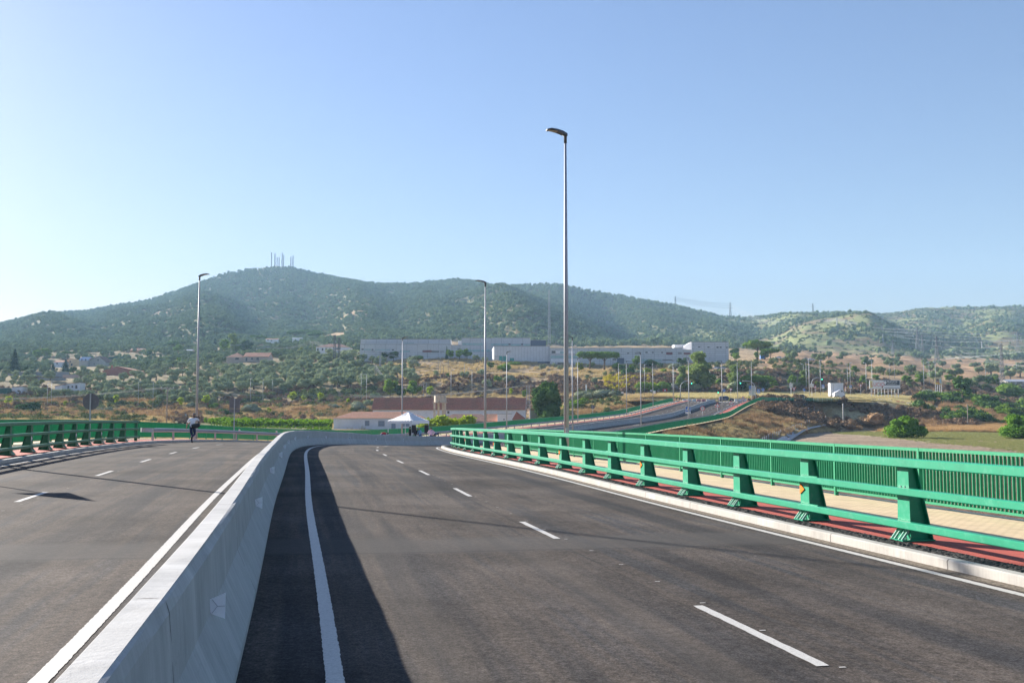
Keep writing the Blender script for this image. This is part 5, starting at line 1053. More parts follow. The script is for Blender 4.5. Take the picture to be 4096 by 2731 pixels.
def block(label, Y, vols, strips, extra=None):
    """vols: (px0, px1, py_top, py_base, setback, depth, mat); strips: (px0, px1, py0, py1, mat)"""
    v0 = vols[0]; t = thing('school_block', label, 'school building', W((v0[0]+v0[1])/2, v0[3], Y), 0)
    for i, (a, b, c, d, sb, dp, m) in enumerate(vols):
        p = W(a, d, Y+sb); q = W(b, c, Y+sb); mb = MB(); mb.bx(p.x, q.x, Y+sb, Y+sb+dp, p.z-3, q.z); rel(mb.build('wall', m), t)
        mb = MB(); mb.bx(p.x-.12, q.x+.12, Y+sb-.12, Y+sb+dp+.12, q.z+.003, q.z+.22); rel(mb.build('roof', M['concrete']), t)
    for k, (a, b, c, d, sb, m) in enumerate(strips):
        p = W(a, d, Y+sb); q = W(b, c, Y+sb); f = MB(); f.bx(p.x-.08, q.x+.08, Y+sb-.03-k*.002, Y+sb+.02, p.z-.08, q.z+.08); fo = rel(f.build('window', M['frame']), t)
        g = MB(); g.bx(p.x, q.x, Y+sb-.045-k*.002, Y+sb+.01, p.z, q.z); go = g.build('pane', m); go.parent = fo
    return t
dk, cyn, fr = M['pane'], M['cyan'], M['frame']
block('left school block of stained concrete panels stepping down the hill', 566, [(1440, 1668, 1376, 1436, 0, 12, M['panel']), (1650, 1802, 1376, 1430, .3, 12, M['panel']), (1442, 1802, 1357, 1400, 5, 12, M['panel'])],
 [(1446, 1454, 1395, 1399, 0, dk), (1487, 1494, 1396, 1400, 0, dk), (1568, 1575, 1397, 1401, 0, dk), (1455, 1485, 1396, 1400, 0, cyn), (1500, 1560, 1397, 1400, 0, cyn), (1618, 1656, 1372, 1377, 5, cyn), (1690, 1726, 1401, 1409, .3, M['maroon']), (1726, 1756, 1403, 1409, .3, dk), (1760, 1776, 1404, 1409, .3, fr), (1696, 1704, 1376, 1378, 5, dk), (1722, 1730, 1376, 1378, 5, dk), (1768, 1776, 1375, 1379, 5, dk), (1778, 1800, 1375, 1379, 5, M['greydoor']), (1636, 1646, 1423, 1427, 0, dk), (1444, 1470, 1420, 1430, 0, cyn), (1600, 1640, 1402, 1408, 0, cyn)])
block('low linking wing between the left and middle school blocks', 572, [(1802, 1846, 1381, 1430, 0, 8, M['panel']), (1832, 1846, 1363, 1390, 6, 6, M['white'])], [(1830, 1842, 1392, 1420, 0, fr)])
block('middle school block with long rows of pale cyan windows', 569, [(1846, 2122, 1352, 1432, 0, 13, M['panel']), (2122, 2184, 1361, 1400, .5, 10, M['darkslate'])],
 [(1850, 1888, 1372, 1380, 0, cyn), (1890, 1930, 1372, 1380, 0, cyn), (1964, 2002, 1374, 1381, 0, cyn), (2004, 2034, 1375, 1382, 0, cyn), (2034, 2042, 1375, 1379, 0, dk), (2043, 2084, 1376, 1383, 0, cyn), (2085, 2092, 1375, 1379, 0, dk), (2093, 2120, 1376, 1383, 0, cyn), (1890, 1920, 1398, 1406, 0, cyn), (1924, 1960, 1398, 1406, 0, cyn), (1850, 1886, 1398, 1406, 0, cyn)])
au = block('white windowless auditorium with vertical ribbed panels and teal doors', 548, [(1976, 2200, 1385, 1455, 0, 14, M['ribwall'] if 'ribwall' in M else mat('pale_ribbed_panels', (.66, .67, .70), .7, var=.07, scale=.5)), ], [(1980, 1996, 1424, 1443, 0, M['panel']), (1997, 2010, 1424, 1443, 0, M['teal']), (2012, 2025, 1424, 1443, 0, M['teal']), (2040, 2056, 1432, 1443, 0, M['teal'])])
p, q = W(1966, 1440, 552), W(1976, 1385, 548); mb = MB(); mb.hexa([(p.x, 556, p.z-3), (q.x-.02, 547.9, p.z-3), (q.x-.02, 562, p.z-3), (p.x, 562, p.z-3), (p.x, 556, q.z-1.6), (q.x-.02, 547.9, q.z), (q.x-.02, 562, q.z), (p.x, 562, q.z-1.6)]); rel(mb.build('wall', M['white']), au)
for i, px in enumerate(range(1990, 2200, 12)):
    p, q = W(px, 1448, 548), W(px, 1386, 548); mb = MB(); mb.bar((p.x, 547.97, q.z-.1), (p.x, 547.97, max(q.z-5 if px < 2060 else p.z, p.z)), .06, .06); rel(mb.build('rib', M['greywall']), au)
mb = MB(); p, q = W(2060, 1455, 547.6), W(2200, 1446, 547.6); mb.bx(p.x, q.x, 547.6, 548.1, p.z-2, q.z); rel(mb.build('plinth', M['darkslate']), au)
block('long low school wing with entrance terrace and metal-clad balcony', 545, [(2200, 2730, 1392, 1466, 0, 12, M['panel'])],
 [(2203, 2300, 1402, 1414, 0, M['white']), (2206, 2222, 1403, 1413, 0, dk), (2240, 2262, 1405, 1413, 0, cyn), (2203, 2310, 1422, 1432, 0, cyn), (2203, 2318, 1434, 1448, 0, M['white']), (2230, 2270, 1450, 1470, 0, dk), (2322, 2330, 1404, 1422, 0, dk), (2330, 2468, 1405, 1424, 0, M['metalband']), (2472, 2512, 1410, 1413, 0, M['white']), (2508, 2516, 1411, 1414, 0, dk), (2540, 2560, 1412, 1414, 0, dk), (2582, 2590, 1407, 1411, 0, dk), (2591, 2600, 1407, 1411, 0, M['white']), (2608, 2614, 1408, 1411, 0, dk), (2645, 2652, 1408, 1411, 0, dk), (2665, 2690, 1409, 1418, 0, M['maroon']), (2505, 2526, 1436, 1442, 0, M['white']), (2570, 2606, 1437, 1443, 0, cyn), (2610, 2646, 1438, 1444, 0, cyn), (2650, 2690, 1438, 1441, 0, dk), (2712, 2726, 1409, 1417, 0, fr), (2468, 2496, 1432, 1455, 0, M['darkslate']), (2450, 2465, 1434, 1440, 0, dk)])
br = block('right school wing with a white sloping gable and one row of small windows', 558, [(2767, 2914, 1368, 1440, 0, 12, M['panel']), (2730, 2768, 1400, 1440, .4, 8, M['panel'])],
 [(2768, 2776, 1386, 1389, 0, M['white']), (2782, 2790, 1386, 1389, 0, M['white']), (2793, 2800, 1386, 1389, 0, dk), (2806, 2812, 1386, 1389, 0, M['white']), (2830, 2837, 1387, 1390, 0, dk), (2842, 2856, 1387, 1390, 0, M['white']), (2866, 2874, 1387, 1391, 0, dk), (2879, 2886, 1387, 1391, 0, dk), (2904, 2911, 1388, 1391, 0, dk), (2735, 2762, 1410, 1417, .4, M['maroon'])])
p, q = W(2742, 1402, 558), W(2767, 1367, 558); mb = MB(); mb.hexa([(p.x, 562, p.z-6), (q.x-.03, 557.9, p.z-6), (q.x-.03, 572, p.z-6), (p.x, 572, p.z-6), (p.x, 562, q.z-1.9), (q.x-.03, 557.9, q.z), (q.x-.03, 572, q.z), (p.x, 572, q.z-1.9)]); rel(mb.build('wall', M['white']), br)
p, q = W(2697, 1395, 566), W(2742, 1378, 566); mb = MB(); mb.bx(p.x, q.x, 566, 574, p.z-3, q.z); rel(mb.build('wall', M['white']), br)
# houses of the hillside, from left
house('shed', 'small white shed with dark green netting at the far left edge', 47, 88, 1568, 1548, 1546, 452, 5, M['white'], M['tile_dark'], 'shed', cat='shed'); house('shed', 'dark green netted lean-to beside the small white shed at the left edge', -40, 30, 1572, 1556, 1552, 450, 5, M['greennet'], M['sheet'], 'shed', cat='shed')
house('barn', 'white barn with three dark windows in the olive rows', 256, 318, 1568, 1536, 1530, 458, 6, M['white'], M['tile_dark'], 'shed', [(270, 277, 1543, 1556), (287, 292, 1543, 1549), (302, 309, 1540, 1553)], cat='barn'); house('barn', 'lower white half of the barn with a maroon side roof', 220, 250, 1567, 1545, 1538, 455, 6, M['white'], M['maroon'], 'shed', cat='barn')
house('shed', 'maroon shed with flat tin roof under the garden wall', 104, 134, 1522, 1508, 1506, 520, 6, M['maroon'], M['sheet'], 'shed', cat='shed'); house('shed', 'low dark outbuilding right of the maroon shed', 137, 250, 1524, 1510, 1508, 522, 4, M['greywall'], M['tile_dark'], 'flat', cat='shed')
house('garden_wall', 'long grey block wall on the slope at the far left', 30, 275, 1500, 1488, 1488, 560, .4, M['greywall'], M['concrete'], 'flat', cat='wall'); house('garden_wall', 'low brick wall between the yellow house and the red warehouse', 250, 345, 1509, 1499, 1499, 545, .4, M['pinkwall'], M['concrete'], 'flat', cat='wall')
house('house', 'yellow plastered house with a low-pitched roof', 267, 322, 1466, 1440, 1434, 800, 12, M['cream'], M['tile_red'], 'gfront', [(278, 284, 1443, 1448), (284, 290, 1454, 1462)], ridge_px=278); house('house', 'small white cottage with a red roof left of the yellow house', 214, 252, 1464, 1448, 1442, 790, 10, M['white'], M['tile_red'], 'gable', [(226, 231, 1450, 1456)])
house('house', 'grey stone villa with a steep gable and dormer, largest of the left hillside', 340, 424, 1464, 1448, 1424, 790, 14, M['stone'], M['tile_dark'], 'gfront', [(390, 395, 1436, 1444), (375, 379, 1453, 1457)], ridge_px=395, chim=372); house('house', 'stone entrance wing with slate porch roof attached left of the stone villa', 316, 352, 1464, 1440, 1428, 786, 10, M['stone'], M['bluesheet'], 'gable', [(325, 330, 1436, 1443), (340, 346, 1436, 1443)])
house('warehouse', 'long low red warehouse with a pale tiled gable roof among the olives', 410, 552, 1500, 1484, 1466, 590, 16, M['redwall'], M['tile_red'], 'gfront', ridge_px=468, cat='warehouse', chim=430); house('shed', 'teal fabric fence screen behind the stone villa', 420, 495, 1440, 1427, 1427, 860, .3, M['greennet'], M['greennet'], 'flat', cat='fence')
house('house', 'orange cottage with a tiled roof and white chimney high on the hillside', 520, 566, 1412, 1400, 1394, 930, 10, M['orangewall'], M['tile_red'], 'gable', chim=545); house('garden_wall', 'pale grey wall below the thin power poles left of the tall lamp post', 752, 815, 1438, 1430, 1430, 800, .4, M['greywall'], M['concrete'], 'flat', cat='wall')
house('house', 'small tin-roofed cottage behind the thin power poles', 742, 768, 1420, 1402, 1398, 860, 8, M['pinkwall'], M['sheet'], 'gable'); house('farmhouse', 'left wing of the long tiled farmhouse with a hipped roof', 905, 972, 1454, 1428, 1411, 655, 12, M['farmstone'], M['tile_red'], 'hip', [(941, 955, 1430, 1438)], cat='farmhouse')
house('farmhouse', 'right wing of the long tiled farmhouse with a row of windows', 974, 1074, 1452, 1426, 1411, 652, 12, M['farmstone'], M['tile_old'], 'gable', [(982, 990, 1430, 1444), (1004, 1012, 1430, 1438), (1026, 1036, 1430, 1440)], cat='farmhouse'); house('shed', 'open shed with a pale blue sheet roof behind the farmhouse', 1026, 1076, 1402, 1394, 1386, 830, 8, M['greywall'], M['bluesheet'], 'shed', cat='shed')
house('house', 'tiny white cottage pair with flat roof under the umbrella pine', 1063, 1110, 1368, 1357, 1354, 1000, 9, M['white'], M['tile_red'], 'gable', [(1070, 1074, 1358, 1362), (1084, 1088, 1360, 1364)]); house('house', 'white house half hidden by the long dark pine clump', 1169, 1205, 1366, 1354, 1351, 1000, 9, M['white'], M['sheet'], 'gable', [(1180, 1184, 1357, 1361)])
house('house', 'two-storey white house with a brown hipped roof and five shuttered windows', 1264, 1396, 1424, 1388, 1375, 640, 14, M['white'], M['tile_dark'], 'hip', [(1268, 1275, 1394, 1403), (1288, 1293, 1393, 1401), (1302, 1308, 1393, 1402), (1317, 1322, 1393, 1401), (1344, 1358, 1392, 1401)])
house('shed', 'pink garden wall and gate house under the yellow-flowering tree', 1178, 1236, 1434, 1418, 1418, 640, 4, M['pinkwall'], M['concrete'], 'flat', [(1194, 1198, 1422, 1430)], cat='shed')
house('house', 'white house with a red chimney stack at the right edge', 4032, 4150, 1546, 1526, 1518, 515, 9, M['cream2'], M['sheet'], 'gable', [(4044, 4058, 1527, 1536), (4068, 4090, 1526, 1536)], chim=4008); house('garden_wall', 'white garden wall in front of the right edge house', 4050, 4150, 1556, 1550, 1550, 500, .4, M['cream2'], M['concrete'], 'flat', cat='wall')
house('kiosk', 'small blue cabin on the terrace between two round trees', 3043, 3058, 1434, 1420, 1420, 600, 2.5, mat('blue_cabin', (.05, .16, .42), .5), M['sheet'], 'flat', cat='cabin')
house('gatehouse', 'grey gate wall and pillars of the compound behind the roundabout', 2688, 2712, 1572, 1536, 1536, 408, .6, M['greywall'], M['concrete'], 'flat', cat='gate', drop=1); house('garden_wall', 'low grey wall right of the compound gate', 2725, 2770, 1572, 1560, 1560, 410, .4, M['greywall'], M['concrete'], 'flat', cat='wall', drop=1)

# ------------------------------------------------------------------ street lamps
M['lamp_head'] = mat('dark_grey_lamp_head', (.10, .11, .12), .45, var=.05); M['lens'] = mat('lamp_glass', (.45, .40, .30), .3, var=.05)
def lamp_proto():
    t = thing('street_lamp', 'x', 'street lamp'); mb = MB(); mb.tube([(0, 0, 0), (0, 0, 6), (0, 0, 11.8)], [.098, .075, .042], 16); p = mb.build('pole', M['galv'], t)
    mb = MB(); mb.tube([(0, 0, -.02), (0, 0, .02)], [.16, .16], 12); mb.build('base_plate', M['galv_dull'], t)
    mb = MB(); mb.box((0, -.088, 1.0), (.11, .02, .4)); d = mb.build('hatch', M['galv_dull'], t)
    mb = MB(); mb.tube([(0, 0, 11.75), (0, 0, 12.0), (-.05, 0, 12.08)], [.06, .06, .07], 10)
    # flat curved luminaire reaching over the road (-x)
    V = []; secs = [(.06, 12.06, .11, .10), (-.10, 12.13, .15, .11), (-.32, 12.20, .17, .08), (-.56, 12.24, .17, .055), (-.72, 12.21, .12, .04)]
    for x, z, hw, th in secs: V += [(x, -hw, z-th/2), (x, hw, z-th/2), (x, hw*.8, z+th/2), (x, -hw*.8, z+th/2)]
    F = [(3, 2, 1, 0), (16, 17, 18, 19)]+[(i*4+k, i*4+(k+1) % 4, (i+1)*4+(k+1) % 4, (i+1)*4+k) for i in range(4) for k in range(4)]; mb.add(V, F)
    h = mb.build('lamp_head', M['lamp_head'], t); mb = MB(); mb.add([(-.28, -.13, 12.155), (-.28, .13, 12.155), (-.66, .11, 12.20), (-.66, -.11, 12.20)], [(0, 1, 2, 3)]); mb.build('lens', M['lens'], h); return t
LP_ = lamp_proto(); usedL = False
def put_lamp(P, rz, label, group, sc=1.0):
    global usedL
    if not usedL: LP_.location = P; LP_.rotation_euler = (0, 0, rz); LP_.scale = (sc, sc, sc); LP_['label'] = label; LP_['group'] = group; usedL = True; return LP_
    return copy_tree(LP_, P, rz, sc, label, group)
G2 = 'tall street lamps along the new road'
for s, l in ((36.8, 'tallest nearest street lamp behind the green railing, its head high in the sky'), (75.2, 'third tall lamp post, standing in front of the long red roof, head against the mountain'), (118.4, 'street lamp just right of the nearest one, beside the huge dark tree'), (159.9, 'street lamp rising in the middle of the far right carriageway edge'), (196, 'street lamp directly behind the blue pedestrian crossing sign'), (232.5, 'street lamp touching the roundabout warning triangle'), (272, 'street lamp above the 40 speed limit sign'), (303, 'street lamp just right of the direction boards by the right fence'), (-1.5, 'lamp post off to the right beside the viewer')):
    if s > 0: put_lamp(PP(s, 10.61+(.09 if s < 40 else 0), .12), -HD(s), l, G2, 1.048 if s < 40 else 1.0)
for s, l in ((74.2, 'tall left lamp post behind the walking man, head against the slope'), (119.3, 'lamp post rising out of the white canopy'), (158.6, 'grey lamp post above the long red roof, right of the third tall one'), (194.5, 'thin lamp post just right of the one beside the huge dark tree'), (232, 'lamp post on the left pavement beyond the round sign back'), (268, 'lamp post in front of the green curved fence'), (296, 'lamp post by the two workers in yellow vests'), (36.4, 'left lamp post outside the view whose shadow crosses the road')):
    put_lamp(PP(s, -10.65 if s > 40 else -11.1, .12), -HD(s)+math.pi, l, G2)
# old style lamps along the valley road and around the roundabout
def old_lamp():
    t = thing('street_lamp', 'x', 'street lamp'); mb = MB(); mb.tube([(0, 0, -.3), (0, 0, 8.9)], [.075, .045], 8); mb.build('pole', M['galv_dull'], t); mb = MB(); mb.hexa([(-.1, -.1, 8.85), (.75, -.16, 8.95), (.75, .16, 8.95), (-.1, .1, 8.85), (-.1, -.08, 9.0), (.7, -.1, 9.12), (.7, .1, 9.12), (-.1, .08, 9.0)]); mb.build('lamp_head', M['galv'], t); return t
OL = old_lamp(); first = True
for px, py, h, l in [(188, 1636, 103, 'left of two thin lamp posts below the white barn'), (204, 1638, 112, 'right of two thin lamp posts below the white barn'), (552, 1640, 112, 'thin lamp post between round sign and wooden pole, left one'), (611, 1642, 114, 'thin lamp post close left of the wooden pole'), (1001, 1614, 102, 'thin lamp right of the rectangular sign back, first'), (1051, 1622, 108, 'thin lamp right of the rectangular sign back, second'), (1090, 1584, 62, 'short thin lamp in front of the olive grove'),
  (1444, 1600, 106, 'left of a pair of thin lamps at the foot of the olive grove'), (1466, 1612, 116, 'right of a pair of thin lamps at the foot of the olive grove'), (1804, 1596, 116, 'thin lamp above the long roof right of the water tank'), (1888, 1596, 116, 'thin lamp above the long roof left of the grey lamp post'), (2475, 1570, 116, 'twin-head lamp on the slope below the school'), (2579, 1576, 118, 'lamp left of the leafless tree on the slope'), (2840, 1562, 104, 'thin lamp right of the tall poplar-like tree'), (2283, 1540, 84, 'thin lamp crossed by the tall ones near the dark tree'), (2696, 1586, 118, 'lamp behind the compound gate'),
  (3215, 1554, 98, 'short lamp left of the thin one by the blue round sign'), (3226, 1563, 114, 'taller thin lamp beside the short one by the blue round sign'), (3391, 1564, 110, 'left thin lamp behind the white lorry'), (3402, 1562, 112, 'right thin lamp behind the white lorry'), (3466, 1576, 126, 'lamp just left of the wide billboard'), (3490, 1582, 142, 'lamp in front of the wide billboard'), (3558, 1522, 68, 'short thin lamp above the wide billboard, left'), (3578, 1520, 70, 'short thin lamp above the wide billboard, right'), (3718, 1548, 100, 'thin lamp right of the thick lamp post'), (3743, 1544, 96, 'thin lamp left of the small yellow billboard'), (3943, 1530, 68, 'lone short lamp left of the tall pylon'), (4067, 1512, 66, 'lamp at the far right above the white house'), (3283, 1588, 148, 'tall lamp at the arched traffic light, right one'), (3238, 1592, 158, 'tall lamp behind the give-way sign on the right')]:
    g = ground_at(px, py); sc = h*g.y/FPX/9.05
    if first: OL.location = g; OL.scale = (sc,)*3; OL['label'] = l; OL['group'] = 'old street lamps of the valley road'; OL.rotation_euler = (0, 0, rnd.choice((0, math.pi, 1.2))); first = False
    else: copy_tree(OL, g, rnd.choice((0, math.pi, .5)), sc, l, 'old street lamps of the valley road')
g = ground_at(3697, 1578); put_lamp(g, 0, 'thickest lamp post of the right side, beside the dome-shaped broom bush', 'old street lamps of the valley road', 138*g.y/FPX/12.2)

# ------------------------------------------------------------------ masts, pylons, poles and wires
M['steel'] = mat('pylon_steel', (.13, .14, .15), .7, metal=.1, var=.1); M['palesteel'] = mat('pale_mast_steel', (.40, .41, .43), .7, metal=.1, var=.1); M['wood'] = mat('weathered_pole', (.30, .26, .22), .9, var=.2, scale=5); M['wire'] = mat('aluminium_wire', (.30, .31, .33), .9); M['insul'] = mat('insulator', (.55, .60, .60), .3)
def lattice(name, label, P, h, w0, w1, arms, m, n=9, group=None, cat='pylon', th=.07, dishes=0):
    t = thing(name, label, cat, P, 0, group); mb = MB(); P = Vector((0, 0, 0))
    def cor(z): f = z/h; w = w0+(w1-w0)*min(1, f*1.25); return [Vector((sx*w/2, sy*w/2, z)) for sx, sy in ((-1, -1), (1, -1), (1, 1), (-1, 1))]
    zs = [h*(1-(1-i/n)**1.15) for i in range(n+1)]
    for i in range(n):
        a, b = cor(zs[i]-(.8 if i == 0 else 0)), cor(zs[i+1])
        for k in range(4):
            mb.bar(a[k], b[k], th*1.3); mb.bar(a[k], b[(k+1) % 4], th*.8); mb.bar(a[(k+1) % 4], b[k], th*.8); mb.bar(b[k], b[(k+1) % 4], th*.8)
    mb.build('lattice_body', m, t)
    for z, L in arms:
        am = MB(); w = (w0+(w1-w0)*min(1, z/h*1.25))
        for s_ in (-1, 1):
            for sy in (-1, 1): am.bar((s_*w/2, sy*w/2, z), (s_*L, 0, z+.15), th*1.1); am.bar((s_*w/2, sy*w/2, z+h*.035), (s_*L, 0, z+.15), th*.9)
            am.bar((s_*(L+w/2)/2, -w/4, z+.05), (s_*(L+w/2)/2, w/4, z+.05), th)
        am.build('crossarm', m, t)
        for s_ in (-1, 1): im = MB(); im.tube([(s_*L, 0, z+.1), (s_*L, 0, z-h*.05)], [.09*h/20+.03]*2, 6); im.build('insulator', M['insul'], t)
    return t
def Tpos(px, py): return ground_at(px, py)
TW = {}
for key, px, pyb, pyt, w0, arms, m, l in [('a', 2705, 1222, 1178, 5, 1, 'steel', 'power pylon on the skyline ridge left of the saddle'), ('b', 2925, 1270, 1208, 7, 1, 'steel', 'power pylon on the ridge in the saddle between the hills'), ('c', 3257, 1256, 1214, 5, 1, 'steel', 'faint power pylon on the right skyline ridge'),
   ('d', 3348, 1304, 1272, 4, 1, 'palesteel', 'pale pylon where the wires fan out on the right hillside'), ('e', 3671, 1404, 1308, 7, 1, 'steel', 'left of the two grey pylons below the right hill'), ('f', 3690, 1416, 1340, 6, 1, 'steel', 'right of the two grey pylons below the right hill'), ('g', 3748, 1458, 1345, 9, 1, 'steel', 'dark sharp pylon with three crossarms on the brown pasture'), ('h', 4010, 1550, 1374, 7, 0, 'steel', 'tallest nearest lattice pylon at the right'),
   ('i', 4072, 1424, 1330, 9, 1, 'steel', 'broad double pylon with white signs at the right edge'), ('j', 3572, 1420, 1360, 5, 1, 'steel', 'slim dark pylon left of the grey pair'), ('k', 3532, 1372, 1338, 2.5, 0, 'palesteel', 'short white mast left of the grey pylons'), ('l', 3928, 1400, 1366, 2.5, 0, 'palesteel', 'short pale mast right of the dark sharp pylon')]:
    g = ground_at(px, pyb, 95, 3200); 
    if key in 'abc': Y = float(ridge(np.array([float(px)]))[0][0]) if hasattr(ridge(np.array([float(px)]))[0], '__len__') else 2200.; x = (px-2048)/FPX*(Y-40); g = Vector((x, Y-40, H1(x, Y-40)))
    h = (pyb-pyt)*g.y/FPX; s_ = h/38.
    A = [(h*.62, h*.17), (h*.76, h*.14), (h*.9, h*.11)] if arms else [(h*.93, h*.06)]
    t = lattice('power_pylon', l, g, h, h*.16 if arms else h*.09, h*.035, A, M[m], 9, 'power pylons on the hills', th=max(.10, g.y/FPX*(.75 if key in 'hge' else .5))); TW[key] = (g, h)
lattice('telecom_mast', 'tall red and white lattice telecom mast behind the school', ground_at(2197, 1384, 95, 3000), (1386-1162)*ground_at(2197, 1384, 95, 3000).y/FPX, 2.6, 1.6, [], M['palesteel'], 22, None, 'mast', th=.16)
g = vis_base(2112, 246); mst = lattice('power_mast', 'grey lattice power mast with a wide top arm beside the huge dark tree', g, zat(1541, 246)-g.z, 1.5, .75, [], M['galv'], 11, None, 'pylon', th=.09)
mb = MB(); hz_ = zat(1541, 246)-g.z
for s_ in (-1, 1):
    for sy in (-.3, .3): mb.bar((s_*.35, sy, hz_-.55), (s_*1.45, 0, hz_), .07); mb.bar((0, sy, hz_), (s_*1.45, sy*.4, hz_), .08)
mb.build('crossarm', M['galv'], mst)
mb = MB()
for x in np.linspace(-1.4, 1.4, 9): mb.bar((x, 0, hz_), (x+.1, 0, hz_+.95), .03); mb.bar((x, 0, hz_), (x-.25, 0, hz_+.8), .02)
mb.build('bird_guard', M['steel'], mst)
for px, pyb, pyt, l in [(1338, 1452, 1340, 'left square lattice mast in front of the two-storey house'), (1356, 1456, 1352, 'right square lattice mast in front of the two-storey house')]:
    g = ground_at(px, pyb); lattice('power_mast', l, g, (pyb-pyt)*g.y/FPX, 1.2, 1.0, [((pyb-pyt)*g.y/FPX*.86, 1.9)], M['steel'], 10, None, 'pylon', th=.12)
g = ground_at(1520, 1500); ms1 = lattice('power_mast', 'slim lattice mast with fanned wires at the top of the olive grove', g, (1500-1405)*g.y/FPX, 1.0, .8, [((1500-1405)*g.y/FPX*.95, 1.8)], M['galv'], 11, None, 'pylon', th=.11)
# summit antennas
for px, pyt, l, d in [(1078, 1010, 'leftmost summit antenna mast', 0), (1092, 1014, 'second summit antenna mast from the left', 1), (1101, 1030, 'short thin summit mast', 0), (1109, 1030, 'second short thin summit mast', 0), (1121, 1011, 'tallest thick summit antenna mast', 1), (1127, 1020, 'thin mast right beside the tallest summit one', 0), (1156, 1027, 'left mast of the right summit pair', 0), (1165, 1022, 'right summit mast carrying round dishes', 1)]:
    Y = 2655.; x = (px-2048)/FPX*Y; z = H1(x, Y); h = zat(pyt, Y)-z; t = lattice('antenna_mast', l, (x, Y, z), h, 1.6, 1.2, [], M['palesteel'], 9, 'antenna masts on the summit', 'antenna mast', th=.55)
    if d:
        for k in range(4): mb = MB(); mb.disc((rnd.choice((-1.4, 1.4)), -1, h*(.35+.13*k)), 1.1, (0, 1, 0), .6, 12); mb.build('dish', M['palesteel'], t)
def pole(name, label, px, pyb, pyt, r, m, Y=None, arms=(), group=None, cat='pole'):
    g = vis_base(px, Y) if Y else ground_at(px, pyb); h = zat(pyt, g.y)-g.z if Y else (pyb-pyt)*g.y/FPX; t = thing(name, label, cat, g, 0, group); mb = MB(); mb.tube([(0, 0, -.5), (0, 0, h)], [r, r*.75], 8); mb.build('pole_shaft', m, t)
    for z, L in arms:
        mb = MB(); mb.bar((-L, 0, h-z), (L, 0, h-z), .09); mb.build('crossarm', M['galv_dull'], t)
        for x in (-L, 0, L): mb = MB(); mb.tube([(x, 0, h-z+.02), (x, 0, h-z+.4)], [.07, .05], 6); mb.build('insulator', M['insul'], t)
    return t, g, h
wp, wpg, wph = pole('power_pole', 'dark wooden power pole with a pale crossarm left of the walking man', 671, 1672, 1548, .14, M['wood'], 215, [(.35, 1.35)])
mb = MB(); mb.bar((.1, 0, wph-1.0), (.75, -.2, wph-.05), .09); mb.build('switch_arm', M['insul'], wp)
for px, a, b, l in [(1695, 1598, 1527, 'left of twin concrete posts above the long red roof'), (1705, 1598, 1530, 'right of twin concrete posts above the long red roof'), (1753, 1516, 1440, 'wooden post on the slope, first from left'), (1763, 1524, 1442, 'wooden post on the slope, second from left'), (1773, 1526, 1462, 'wooden post on the slope, third from left'), (1793, 1500, 1440, 'slim mast with dark top on the knoll slope'), (1858, 1520, 1456, 'post in the ragged olive at the foot of the knoll'), (1500, 1534, 1456, 'pale post at the upper edge of the olive grove'), (1507, 1530, 1462, 'shorter post beside the pale one at the olive grove'), (751, 1432, 1392, 'left thin power pole in front of the tin-roofed cottage'), (757, 1432, 1398, 'right thin power pole in front of the tin-roofed cottage'), (923, 1428, 1380, 'power pole left of the farmhouse with white insulators'), (1004, 1412, 1362, 'power pole behind the farmhouse with white insulators'), (1250, 1428, 1366, 'dark power pole right of the pink wall'), (652, 1450, 1420, 'little mast in the middle of the left hillside'), (868, 1548, 1500, 'thin post in the middle of the olives')]:
    pole('utility_pole', l, px, a, b, .13, M['wood'] if 'wooden' in l or 'dark' in l else M['concrete'], arms=[(.2, 1.5)] if 'insulators' in l or 'dark power' in l else ())
pole('concrete_post', 'short leaning concrete post at the foot of the terrace slope', 3374, 1704, 1614, .22, M['concrete']); pole('wooden_post', 'lone thin wooden post in the orange dry grass', 3872, 1712, 1616, .14, M['wood'])
def wire(name, label, A, B, sag, r, group, n=14):
    A, B = Vector(A), Vector(B); mb = MB(); mb.tube([A.lerp(B, k/n)-Vector((0, 0, sag*4*(k/n)*(1-k/n))) for k in range(n+1)], [r]*(n+1), 4, cap=False, sm=False); return tag(mb.build('overhead_wire', M['wire']), label, 'overhead wire', group)
WG = 'overhead wires of the valley line'
top = wpg+Vector((0, 0, wph))
for i, dx in enumerate((-1.3, 0, 1.3)):
    wire('w', 'wire running left from the wooden power pole', top+Vector((dx, 0, -.05)), W(-300, 1588+i*4, 300), 1.2, .018, WG); wire('w', 'wire running right from the wooden power pole past the tall lamp post', top+Vector((dx, 0, -.05)), W(1400, 1576+i*6, 300), 1.0, .02, WG)
    wire('w', 'wire dropping to the lattice power mast over the long roof', W(1400, 1578+i*4, 300), W(2100, 1541, 246), 1.2, .03, WG)
wire('w', 'wire in the thick bundle sagging from the olive grove post to the twin posts', W(1504, 1462, 470), W(1696, 1528, 405), 6, .09, WG); wire('w', 'lower wire in the thick bundle sagging from the olive grove post to the twin posts', W(1506, 1474, 470), W(1702, 1530, 405), 6, .09, WG)
for i in range(3):
    wire('w', 'wire from the slim lattice mast down to the posts on the slope', W(1524+i*4, 1404+i*2, 505), W(1762, 1448+i*6, 480), 1.5, .05, WG); wire('w', 'wire from the posts on the slope towards the right', W(1762, 1448+i*6, 480), W(2240, 1492+i*3, 470), 3, .05, WG)
    wire('w', 'wire between the two poles behind the farmhouse', W(921+i*12, 1381, 700), W(990+i*14, 1363, 720), 1, .06, WG); wire('w', 'wire from the farmhouse pole to the pole by the pink wall', W(990+i*14, 1363, 720), W(1238+i*14, 1365, 690), 5, .06, WG); wire('w', 'wire from the pole by the pink wall across the two-storey house', W(1238+i*14, 1365, 690), W(1500, 1402+i*2, 560), 3, .06, WG)
